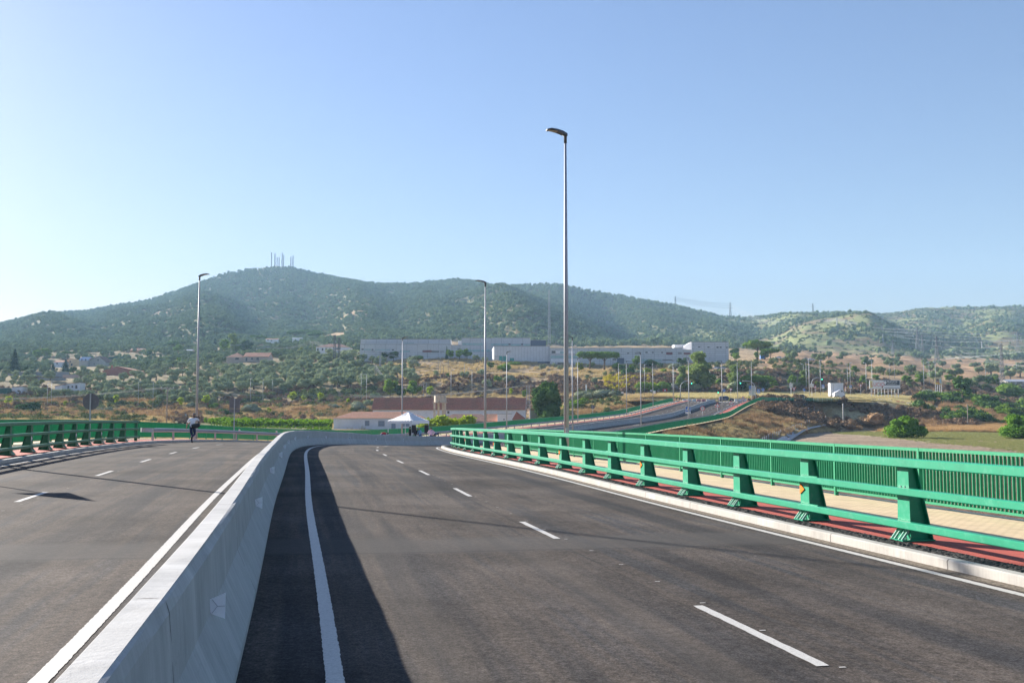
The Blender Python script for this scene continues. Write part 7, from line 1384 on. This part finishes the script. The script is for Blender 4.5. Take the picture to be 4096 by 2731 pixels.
for k in range(4):
    a, b = C_[k], C_[(k+1) % 4]; m_ = 10
    for i in range(m_):
        p = [a[0]+(b[0]-a[0])*(i/m_), a[1]+(b[1]-a[1])*(i/m_)]; q2 = [a[0]+(b[0]-a[0])*((i+1)/m_), a[1]+(b[1]-a[1])*((i+1)/m_)]; mb.add([(p[0], p[1], ze-.3), (q2[0], q2[1], ze-.3), (q2[0], q2[1], ze), (p[0], p[1], ze)], [(0, 1, 2, 3)])
vb = mb.build('valance', M['canvas'], ct); sl = vb.modifiers.new('th', 'SOLIDIFY'); sl.thickness = .012
for x, y in C_: mb = MB(); mb.bar((x*.97, y*.97, 0), (x*.97, y*.97, ze-.02), .06); mb.build('leg', M['plainwhite'], ct)
# loudspeakers on stands
M['black'] = mat('black_plastic', (.02, .02, .025), .5, var=.1)
for px, l in ((1656, 'black loudspeaker on a tripod under the canopy'), (1707, 'black loudspeaker on a tripod right of the canopy')):
    c = W(px, 1715, 107); z = roadz(c.x, 107); t = thing('loudspeaker', l, 'loudspeaker', (c.x, 107, z)); h = c.z-z; mb = MB(); mb.hexa([(-.24, -.2, h-.42), (.24, -.2, h-.42), (.18, .2, h-.42), (-.18, .2, h-.42), (-.24, -.2, h+.42), (.24, -.2, h+.42), (.18, .2, h+.42), (-.18, .2, h+.42)]); mb.build('cabinet', M['black'], t, bevel=.03); mb = MB(); mb.tube([(0, 0, .4), (0, 0, h-.42)], .025, 6); mb.build('stand_pole', M['black'], t)
    for a in (0, 2.1, 4.2): mb = MB(); mb.bar((0, 0, .75), (.5*math.cos(a), .5*math.sin(a), .02), .03); mb.build('leg', M['black'], t)

# vehicles
M['tyre'] = mat('tyre_rubber', (.02, .02, .02), .85); M['rim'] = mat('alloy_rim', (.45, .46, .48), .35, metal=.6); M['glass'] = mat('car_glass', (.02, .03, .04), .08, spec=.9); M['lamp'] = mat('lamp_lens', (.75, .75, .72), .15)
def carpaint(name, c): return mat(name, c, .3, var=.02, coat=.6)
def car(label, P, rz, paint, L=4.3, Wd=1.78, H=1.46, stripe=None, suv=False, group=None):
    t = thing('parked_car', label, 'car', P, rz, group); h = L/2
    prof_l = [(-h, .45), (-h+.05, .75), (-h+.25, .93), (-h*.55, .98), (h*.42, .98), (h-.3, .82), (h-.04, .62), (h, .40), (h-.1, .24), (-h+.1, .24)]
    if suv: prof_l = [(x, z*1.12) for x, z in prof_l]
    mb = MB(); rings = []
    for y, k in ((-Wd/2, .90), (-Wd/2+.10, 1.0), (Wd/2-.10, 1.0), (Wd/2, .90)):
        rings.append([(x*(1 if k == 1 else .985), y, .3+(z-.3)*(1 if k == 1 else .95)) for x, z in prof_l])
    n = len(prof_l); V = [p for r in rings for p in r]; F = [(i*n+j, i*n+(j+1) % n, (i+1)*n+(j+1) % n, (i+1)*n+j) for i in range(3) for j in range(n)]+[tuple(range(n-1, -1, -1)), tuple(range(3*n, 4*n))]; F = [tuple(reversed(f)) for f in F]; mb.add(V, F); body = mb.build('body', paint, t, bevel=.04)
    g0, g1, r0, r1 = (-h*.80, h*.38, -h*.52, h*.08) if not suv else (-h*.93, h*.40, -h*.82, h*.12); zb = 1.08 if suv else .97
    mb = MB(); mb.hexa([(g0, -Wd/2+.08, zb), (g1, -Wd/2+.08, zb), (g1, Wd/2-.08, zb), (g0, Wd/2-.08, zb), (r0, -Wd/2+.28, H-.04), (r1, -Wd/2+.28, H-.04), (r1, Wd/2-.28, H-.04), (r0, Wd/2-.28, H-.04)]); mb.build('window', M['glass'], t, bevel=.04)
    mb = MB(); mb.hexa([(r0-.03, -Wd/2+.26, H-.045), (r1+.03, -Wd/2+.26, H-.045), (r1+.03, Wd/2-.26, H-.045), (r0-.03, Wd/2-.26, H-.045), (r0+.05, -Wd/2+.34, H), (r1-.05, -Wd/2+.34, H), (r1-.05, Wd/2-.34, H), (r0+.05, Wd/2-.34, H)]); mb.build('roof', paint, t, bevel=.02)
    for sy in (-1, 1):
        mb = MB(); mb.bar(((r1+r0)/2, sy*(Wd/2-.27), H-.05), ((g1+g0)/2, sy*(Wd/2-.07), zb), .06, .05); mb.bar((r0, sy*(Wd/2-.27), H-.05), (g0, sy*(Wd/2-.07), zb), .08, .06); mb.bar((r1, sy*(Wd/2-.27), H-.05), (g1, sy*(Wd/2-.07), zb), .06, .06); mb.build('pillar', paint, t)
    for x in (-h+.78, h-.80):
        for sy in (-1, 1):
            mb = MB(); mb.tube([(x, sy*(Wd/2-.20), .32), (x, sy*(Wd/2+.01), .32)], [.32, .32], 18); w = mb.build('wheel', M['tyre'], t); mb = MB(); mb.tube([(x, sy*(Wd/2-.05), .32), (x, sy*(Wd/2+.02), .32)], [.20, .19], 12); mb.build('rim', M['rim'], w)
    for sy in (-1, 1): mb = MB(); mb.box((h-.06, sy*(Wd/2-.28), .66), (.10, .34, .14)); mb.build('headlight', M['lamp'], t); mb = MB(); mb.box((-h+.05, sy*(Wd/2-.22), .78), (.08, .26, .14)); mb.build('tail_light', M['sred'], t)
    return t
def vloc(px, py, Y=None):
    if Y: g = W(px, py, Y); g.z = max(H1(g.x, Y), 0); return g
    return ground_at(px, py)
p_ = W(2905, 1590, 305); p_.z = GZ-.09; pc = car('dark blue police car with a yellow door stripe crossing the roundabout', p_, 0, carpaint('police_navy', (.015, .03, .10)), 4.5, 1.8, 1.62, suv=True)
mb = MB(); mb.poly([(-.35, .35), (.0, .35), (.30, 1.12), (-.05, 1.12)], (.75, -.905, 0), AX, AZ, .01); mb.build('door_stripe', M['syellow'], pc); mb = MB(); mb.box((-.25, 0, 1.66), (.25, 1.1, .1)); mb.build('light_bar', M['sblue'], pc); text('POLICIA', .30, (-.85, -.912, .72), pc, M['swhite'])
car('dark car with white front half hidden behind the green net fence at left', W(2580, 1588, 312)*1 if False else Vector((W(2580, 1588, 314).x, 314, H1(W(2580, 1588, 314).x, 314))), 2.9, carpaint('car_black', (.02, .025, .03)))
car('small dark car seen just above the right green net fence', Vector((W(3198, 1580, 318).x, 318, max(H1(W(3198, 1580, 318).x, 318), 4.9))), math.pi, carpaint('car_dark_grey', (.04, .045, .05)), 4.2)
car('dark red off-road car parked by the school', ground_at(2670, 1458), math.pi, carpaint('car_dark_red', (.22, .02, .03)), 4.6, 1.85, 1.8, suv=True)
for px, py, c, l in ((2692, 1478, (.6, .62, .65), 'pale car half hidden under the red one'), (2707, 1476, (.30, .55, .58), 'light turquoise car parked below the school'), (2724, 1482, (.7, .7, .7), 'white car beside the turquoise one'), (2862, 1478, (.7, .72, .74), 'white car on the terrace right of the tall poplar-like tree'), (2886, 1478, (.5, .52, .55), 'silver car on the terrace behind the bank'), (3112, 1434, (.72, .72, .74), 'white van-like car at the end of the terrace wall'), (3140, 1436, (.5, .55, .6), 'silver car further along the terrace'), (3226, 1442, (.62, .64, .66), 'left of two silver cars on top of the bank'), (3246, 1442, (.45, .47, .5), 'right of two silver cars on top of the bank'), (33, 1424, (.7, .7, .7), 'white car by the far left terrace wall')):
    car(l, ground_at(px, py), rnd.choice((0, math.pi)), carpaint('car_paint', c), group='cars parked on the terraces')
# lorry
Yl = 330.; g = W(3350, 1575, Yl); gz = H1(g.x, Yl); t = thing('lorry', 'white box lorry with its cab turned towards the viewer', 'lorry', (g.x, Yl, gz)); k = Yl/FPX
x0, x1 = -26*k*1.0, 26*k; zt = zat(1531, Yl)-gz
mb = MB(); mb.bx(-25*k, 27*k, .8, 3.2, 1.1, zt); mb.build('cargo_box', M['plasticw'], t, bevel=.03); mb = MB(); mb.bx(-25*k, 27*k, .95, 3.0, .7, 1.09); mb.build('chassis', M['sback'], t)
mb = MB(); mb.bar((-13*k, .78, 1.3), (-13*k, .78, zt-.1), .06); mb.build('door_seam', M['sback'], t)
mb = MB(); mb.add([(-18*k, -1.6, .5), (24*k, -1.6, .5), (24*k, .75, .5), (-18*k, .75, .5), (-18*k, -1.6, 2.0), (10*k, -1.5, 3.35), (22*k, -1.4, 2.4), (22*k, .75, 2.4), (10*k, .75, 3.35), (-18*k, .75, 2.0)], [(3, 2, 1, 0), (0, 1, 6, 5, 4), (1, 2, 7, 6), (2, 3, 9, 8, 7), (3, 0, 4, 9), (4, 5, 8, 9), (5, 6, 7, 8)]); mb.build('cab', M['white'], t, bevel=.05)
mb = MB(); mb.add([(11*k, -1.53, 2.95), (19.5*k, -1.47, 2.35), (18*k, -1.51, 1.95), (8*k, -1.56, 2.45)], [(0, 3, 2, 1)]); mb.build('cab_window', M['glass'], t); mb = MB(); mb.bx(20.5*k, 24.4*k, -1.63, -1.2, .6, 1.25); mb.build('bumper', M['sback'], t)
for x in (-16*k, -4*k, 18*k): mb = MB(); mb.tube([(x, -1.66, .5), (x, -1.35, .5)], [.5, .5], 16); w = mb.build('wheel', M['tyre'], t); mb = MB(); mb.tube([(x, -1.7, .5), (x, -1.6, .5)], [.25, .25], 12); mb.build('rim', M['rim'], w)

# ------------------------------------------------------------------ people
SK = mat('skin', (.45, .27, .19), .6, var=.05)
def person(label, P, rz, J, cols, H=1.75, kids=None, hair=(.03, .025, .02), hairless=False):
    """J: joints in metres (x right, y forward, z up) for a 1.75 m body facing +y; cols: shirt, trousers, shoes"""
    D = dict(pel=(0, 0, .95), sp=(0, .01, 1.12), ch=(0, 0, 1.34), nk=(0, .0, 1.47), hb=(0, .02, 1.55), hm=(0, .03, 1.63), ht=(0, .02, 1.70),
             shr=(.18, 0, 1.42), shl=(-.18, 0, 1.42), elr=(.25, -.03, 1.14), ell=(-.25, -.03, 1.14), wrr=(.27, .06, .90), wrl=(-.27, .06, .90),
             hir=(.10, 0, .90), hil=(-.10, 0, .90), knr=(.11, .03, .50), knl=(-.11, .03, .50), anr=(.11, -.01, .09), anl=(-.11, -.01, .09), tor=(.13, .15, .03), tol=(-.13, .15, .03))
    D.update(J); V = []; Rr = []; Ed = []; idx = {}
    def add(k, p, r): idx[k] = len(V); V.append(Vector(p)); Rr.append(r)
    R = dict(pel=.165, sp=.15, ch=.175, nk=.062, hb=.078, hm=.098, ht=.072, shr=.085, shl=.085, elr=.050, ell=.050, wrr=.029, wrl=.029, hir=.112, hil=.112, knr=.078, knl=.078, anr=.055, anl=.055, tor=.032, tol=.032)
    for k in R: add(k, D[k], R[k])
    E_ = [('pel', 'sp'), ('sp', 'ch'), ('ch', 'nk'), ('nk', 'hb'), ('hb', 'hm'), ('hm', 'ht'), ('ch', 'shr'), ('ch', 'shl'), ('shr', 'elr'), ('shl', 'ell'), ('elr', 'wrr'), ('ell', 'wrl'), ('pel', 'hir'), ('pel', 'hil'), ('hir', 'knr'), ('hil', 'knl'), ('knr', 'anr'), ('knl', 'anl'), ('anr', 'tor'), ('anl', 'tol')]
    # hands: palm, four fingers of different length and a thumb from the side of the palm
    for s_ in 'rl':
        e, w = Vector(D['el'+s_]), Vector(D['wr'+s_]); d = (w-e).normalized(); side = Vector((0, 1, 0)) if abs(d.y) < .8 else Vector((0, 0, 1)); side = (side-d*side.dot(d)).normalized(); up = d.cross(side)*(1 if s_ == 'r' else -1)
        add('pa'+s_, w+d*.055, .034); E_.append(('wr'+s_, 'pa'+s_))
        for i, (o, L) in enumerate(((-.027, .062), (-.009, .075), (.009, .07), (.027, .055))):
            b = w+d*.09+side*o; add('f%d%s' % (i, s_), b, .010); add('g%d%s' % (i, s_), b+d*L*.55-up*.012, .009); add('h%d%s' % (i, s_), b+d*L*.9-up*.035, .0075); E_ += [('pa'+s_, 'f%d%s' % (i, s_)), ('f%d%s' % (i, s_), 'g%d%s' % (i, s_)), ('g%d%s' % (i, s_), 'h%d%s' % (i, s_))]
        add('t0'+s_, w+d*.045+side*.04, .011); add('t1'+s_, w+d*.085+side*.058-up*.01, .009); E_ += [('pa'+s_, 't0'+s_), ('t0'+s_, 't1'+s_)]
    hm = Vector(D['hm']); hb = Vector(D['hb']); ax = (Vector(D['ht'])-hb).normalized(); fw = Vector(D.get('face', (0, 1, 0))).normalized(); fw = (fw-ax*fw.dot(ax)).normalized(); rt = fw.cross(ax)
    add('no', hm+fw*.112-ax*.01, .012); add('e1', hm+rt*.10, .016); add('e2', hm-rt*.10, .016); E_ += [('hm', 'no'), ('hm', 'e1'), ('hm', 'e2')]
    me = bpy.data.meshes.new('skel'); me.from_pydata([tuple(v) for v in V], [(idx[a], idx[b]) for a, b in E_], []); o = bpy.data.objects.new('skel', me); COL.objects.link(o)
    m = o.modifiers.new('skin', 'SKIN'); m.use_smooth_shade = True; m.branch_smoothing = .3
    lay = me.skin_vertices[0] if me.skin_vertices else None
    for i, r in enumerate(Rr): k = list(idx)[i]; lay.data[i].radius = (r*(.78 if k in ('pel', 'sp', 'ch') else 1), r*(1.12 if k in ('pel', 'ch') else 1)) if k in ('pel', 'sp', 'ch') else (r, r)
    lay.data[idx['pel']].use_root = True
    ss = o.modifiers.new('ss', 'SUBSURF'); ss.levels = 1; ss.render_levels = 1
    dg = bpy.context.evaluated_depsgraph_get(); ev = o.evaluated_get(dg); bm_ = bpy.data.meshes.new_from_object(ev); bpy.data.objects.remove(o)
    # cloth or skin by nearest bone
    bones = [(Vector(D['pel']), Vector(D['ch']), 0), (Vector(D['ch']), Vector(D['nk'])-Vector((0, 0, .03)), 0), (Vector(D['ch']), Vector(D['shr']), 0), (Vector(D['ch']), Vector(D['shl']), 0), (Vector(D['nk']), Vector(D['ht']), 1)]
    lsv = J.get('long', True)
    for s_ in 'rl':
        sh, el, wr = Vector(D['sh'+s_]), Vector(D['el'+s_]), Vector(D['wr'+s_])
        if lsv: bones += [(sh, el, 0), (el, wr, 0)]
        else: bones += [(sh, sh.lerp(el, .6), 0), (sh.lerp(el, .8), wr, 1)]
        bones += [(wr+(wr-el).normalized()*.03, wr+(wr-el).normalized()*.14, 1)]
        bones += [(Vector(D['hi'+s_]), Vector(D['kn'+s_]), 2), (Vector(D['kn'+s_]), Vector(D['an'+s_])+Vector((0, 0, .05)), 2), (Vector(D['an'+s_]), Vector(D['to'+s_]), 3)]
    bones.append((Vector(D['pel'])-Vector((.08, 0, .02)), Vector(D['pel'])+Vector((.08, 0, -.02)), 2))
    mi = []
    for f in bm_.polygons:
        c = f.center; best = 9; bi = 0
        for a, b, k in bones:
            ab = b-a; q = max(0, min(1, (c-a).dot(ab)/max(ab.length_squared, 1e-6))); dd = (c-(a+ab*q)).length
            if dd < best: best = dd; bi = k
        mi.append(bi)
    bm_.materials.clear(); ms = [cloth(cols[0]), SK, cloth(cols[1]), cloth(cols[2])]
    for x in ms: bm_.materials.append(x)
    bm_.polygons.foreach_set('material_index', mi); bm_.polygons.foreach_set('use_smooth', [True]*len(mi)); bm_.update(); bm_.name = 'person_body'
    t = bpy.data.objects.new('person', bm_); COL.objects.link(t); t.location = P; t.rotation_euler = (0, 0, rz); s_ = H/1.75; t.scale = (s_,)*3; tag(t, label, 'person')
    if not hairless:
        mb = MB(); c = hm+ax*.03-fw*.02; V_, F_ = ICO[2]; mb.add([c+rt*v[0]*.104+fw*v[1]*.112+ax*(v[2]*.10 if v[2] > -.35 else -.035) for v in V_], [f for f in F_ if sum(V_[i][2] for i in f)/3 > -.6 and not (sum(V_[i][1] for i in f)/3 > .55 and sum(V_[i][2] for i in f)/3 < .45)], 0, True); mb.build('hair', cloth(hair), t)
    for q in (-1, 1): mb = MB(); mb.ico(hm+fw*.094+rt*q*.034+ax*.005, .011, 0, 1); mb.build('eye', M['sblack'], t)
    mb = MB(); mb.bar(hm+fw*.094+rt*-.02-ax*.05, hm+fw*.094+rt*.02-ax*.05, .007); mb.build('mouth', M['maroon'], t)
    return t
CL = {}
def cloth(c):
    if c not in CL: CL[c] = mat('cloth_%d' % len(CL), c, .85, var=.12, scale=12, bump=.2, bscale=9)
    return CL[c]
WHT, NAVY, BLK, GREY = (.85, .85, .88), (.02, .035, .09), (.015, .015, .018), (.25, .25, .27)
# the walking photographer, seen from behind
pp = W(768, 1771, 60.0); pp.z = roadz(pp.x, pp.y)
sc_ = dict(sp=(.0, .03, 1.12), ch=(.0, .07, 1.34), nk=(.03, .10, 1.47), hb=(.04, .12, 1.55), hm=(.045, .13, 1.63), ht=(.045, .13, 1.70), shr=(.19, .07, 1.42), shl=(-.18, .05, 1.39), elr=(.42, .14, 1.24), wrr=(.40, .16, 1.46), ell=(-.30, .02, 1.13), wrl=(-.37, .08, .88),
   knl=(-.06, .10, .50), anl=(-.02, .02, .09), tol=(-.01, .17, .03), knr=(.10, .16, .52), anr=(.02, -.20, .34), tor=(.03, -.14, .20), long=False)
ph = person('man in white T-shirt walking away with a tripod on his shoulders', pp, 0, sc_, (WHT, NAVY, BLK), 1.80, hairless=True)
mb = MB(); V_, F_ = ICO[2]; c = Vector((.045, .12, 1.655)); mb.add([c+Vector((v[0]*.102, v[1]*.108, v[2]*.088)) for v in V_], [f for f in F_ if sum(V_[i][2] for i in f) > -.6], 0, True); mb.build('hair', cloth((.20, .17, .15)), ph)
k = 1.8/1.75
def onp(v): return pp+Vector(v)*k
tp_ = thing('camera_tripod', 'folded black tripod with a silver head carried across the man\'s shoulders', 'tripod', onp((0, 0, 1.5))); o_ = onp((0, 0, 1.5))
a, b = onp((-.34, .02, 1.62))-o_, onp((.40, .10, 1.47))-o_
for dy in (-.02, .0, .02): mb = MB(); mb.tube([a+Vector((0, dy, abs(dy)*.5)), b+Vector((0, dy, -abs(dy)*.5))], [.022, .03], 8); mb.build('leg', M['black'], tp_)
mb = MB(); mb.box(a+Vector((-.05, 0, .01)), (.10, .07, .10)); mb.build('tripod_head', M['galv'], tp_, bevel=.01); mb = MB(); mb.tube([a+Vector((0, 0, .0)), a+Vector((.10, .0, -.10))], .008, 6); mb.build('pan_handle', M['black'], tp_)
bg_ = thing('shoulder_bag', 'bulky black camera bag hanging at the man\'s right hip', 'bag', onp((.22, -.12, 1.0))); o_ = onp((.22, -.12, 1.0)); mb = MB(); V_, F_ = ICO[3]
mb.add([(math.copysign(abs(v[0])**.6, v[0])*.27, math.copysign(abs(v[1])**.7, v[1])*.13, math.copysign(abs(v[2])**.6, v[2])*.14+.10*v[0]*.5) for v in V_], F_, 0, True); mb.build('bag_body', M['black'], bg_)
mb = MB(); q = [onp(v)-o_ for v in ((-.02, -.10, .98), (-.03, -.075, 1.15), (-.0, -.03, 1.35), (.0, .05, 1.49))]; mb.tube(q, .016, 6); q = [onp(v)-o_ for v in ((.40, -.10, 1.12), (.34, .02, 1.25), (.2, .12, 1.43), (.04, .08, 1.50))]; mb.tube(q, .014, 6); mb.build('strap', M['black'], bg_)
mb = MB(); mb.box((-.22, -.13, -.04), (.07, .02, .09)); mb.build('buckle', M['galv'], bg_); tag(MB.build((lambda b_: (b_.box(onp((-.375, .08, .79)), (.05, .015, .07)), b_)[1])(MB()), 'paper_note', M['swhite']), 'small white paper in the man\'s left hand', 'paper')
# people around the canopy
def stand(px, Y, **kw): c = W(px, 1700, Y); return Vector((c.x, Y, roadz(c.x, Y)))
person('man in a dark suit and white shirt standing under the canopy', stand(1641, 108), 1.2, dict(wrr=(.12, .24, 1.05), wrl=(-.10, .26, 1.05)), (BLK, BLK, BLK), 1.80)
person('woman dressed in black with a white bag under the canopy', stand(1666, 107.5), math.pi*.9, dict(wrl=(-.18, .22, 1.0)), ((.015, .015, .02), BLK, BLK), 1.64, hair=(.25, .18, .12))
person('man in a light blue shirt leaning forward under the canopy', stand(1681, 107), math.pi*.75, dict(ch=(0, .08, 1.32), nk=(0, .13, 1.44), hb=(0, .17, 1.52), hm=(0, .20, 1.59), ht=(0, .20, 1.66), shr=(.19, .08, 1.39), shl=(-.19, .08, 1.39), elr=(.30, .10, 1.12), ell=(-.30, .08, 1.12), wrr=(.15, .30, 1.0), wrl=(-.15, .28, .98)), ((.28, .48, .68), (.05, .12, .28), BLK), 1.76, hair=(.35, .30, .27))
person('man in a pink shirt with hands on hips seen from behind', stand(1725, 104), .25, dict(ch=(0, .08, 1.33), nk=(0, .12, 1.45), hb=(0, .15, 1.53), hm=(0, .17, 1.60), ht=(0, .17, 1.67), elr=(.36, -.05, 1.18), wrr=(.17, .0, 1.0), ell=(-.36, -.05, 1.18), wrl=(-.17, 0, 1.0)), ((.72, .46, .60), NAVY, BLK), 1.78)
person('person in dark clothes bending down behind the man in pink', stand(1737, 106), -.7, dict(sp=(0, .14, 1.05), ch=(0, .34, 1.12), nk=(0, .46, 1.13), hb=(0, .53, 1.12), hm=(0, .60, 1.10), ht=(0, .66, 1.08), shr=(.18, .38, 1.12), shl=(-.18, .38, 1.12), elr=(.22, .42, .85), ell=(-.22, .42, .85), wrr=(.20, .55, .65), wrl=(-.20, .55, .65), face=(0, 0, -1)), (NAVY, (.30, .20, .12), BLK), 1.74)
person('person in a red shirt bending over left of the canopy', stand(1524, 100), -1.4, dict(sp=(0, .16, 1.05), ch=(0, .38, 1.10), nk=(0, .50, 1.08), hb=(0, .56, 1.05), hm=(0, .63, 1.03), ht=(0, .69, 1.0), shr=(.18, .40, 1.08), shl=(-.18, .40, 1.08), elr=(.2, .42, .82), ell=(-.2, .42, .82), wrr=(.15, .5, .62), wrl=(-.15, .5, .62), face=(0, .2, -1), long=False), ((.42, .03, .05), (.18, .24, .35), BLK), 1.76)
wb = thing('handbag', 'small white handbag at the side of the woman in black', 'handbag', stand(1671, 107.2)+Vector((0, -.15, .85))); mb = MB(); mb.hexa([(-.13, -.05, -.12), (.13, -.05, -.12), (.13, .05, -.12), (-.13, .05, -.12), (-.10, -.04, .1), (.10, -.04, .1), (.10, .04, .1), (-.10, .04, .1)]); mb.build('bag_body', M['swhite'], wb, bevel=.02); mb = MB(); mb.tube([(-.09, 0, .1), (0, 0, .3), (.09, 0, .1)], .012, 6); mb.build('handle', M['swhite'], wb)
# workers in yellow vests at the roundabout
YEL = (.62, .78, .08)
for px, Y, l, z in ((2706, 297, 'left worker in a yellow vest by the end of the green fence', None), (2717, 297, 'right worker in a yellow vest by the arched pole', None), (2995, 303, 'worker in a yellow vest standing left of the direction boards', GZ), (3011, 304, 'worker in a yellow vest half behind the direction boards', GZ)):
    c = W(px, 1600, Y); person(l, (c.x, Y, (z-.1) if z else roadz(c.x, Y, .12)), rnd.uniform(2.6, 3.6) if px != 2995 else .3, dict(long=False), (YEL, NAVY, BLK), 1.76)
# ------------------------------------------------------------------ haze: one closed box of thin air
hz = MB(); hz.bx(-3600, 3600, -400, 4200, -30, 620); ho = hz.build('haze', [bpy.data.materials.new('thin_air')]); ho['kind'] = 'stuff'
hm = ho.data.materials[0]; hm.use_nodes = True; hn = hm.node_tree; hn.nodes.clear(); out = hn.nodes.new('ShaderNodeOutputMaterial'); pv = hn.nodes.new('ShaderNodeVolumePrincipled')
pv.inputs['Color'].default_value = (.46, .72, 1.0, 1); pv.inputs['Density'].default_value = .00013; pv.inputs['Anisotropy'].default_value = 0.0
hn.links.new(pv.outputs[0], out.inputs['Volume'])
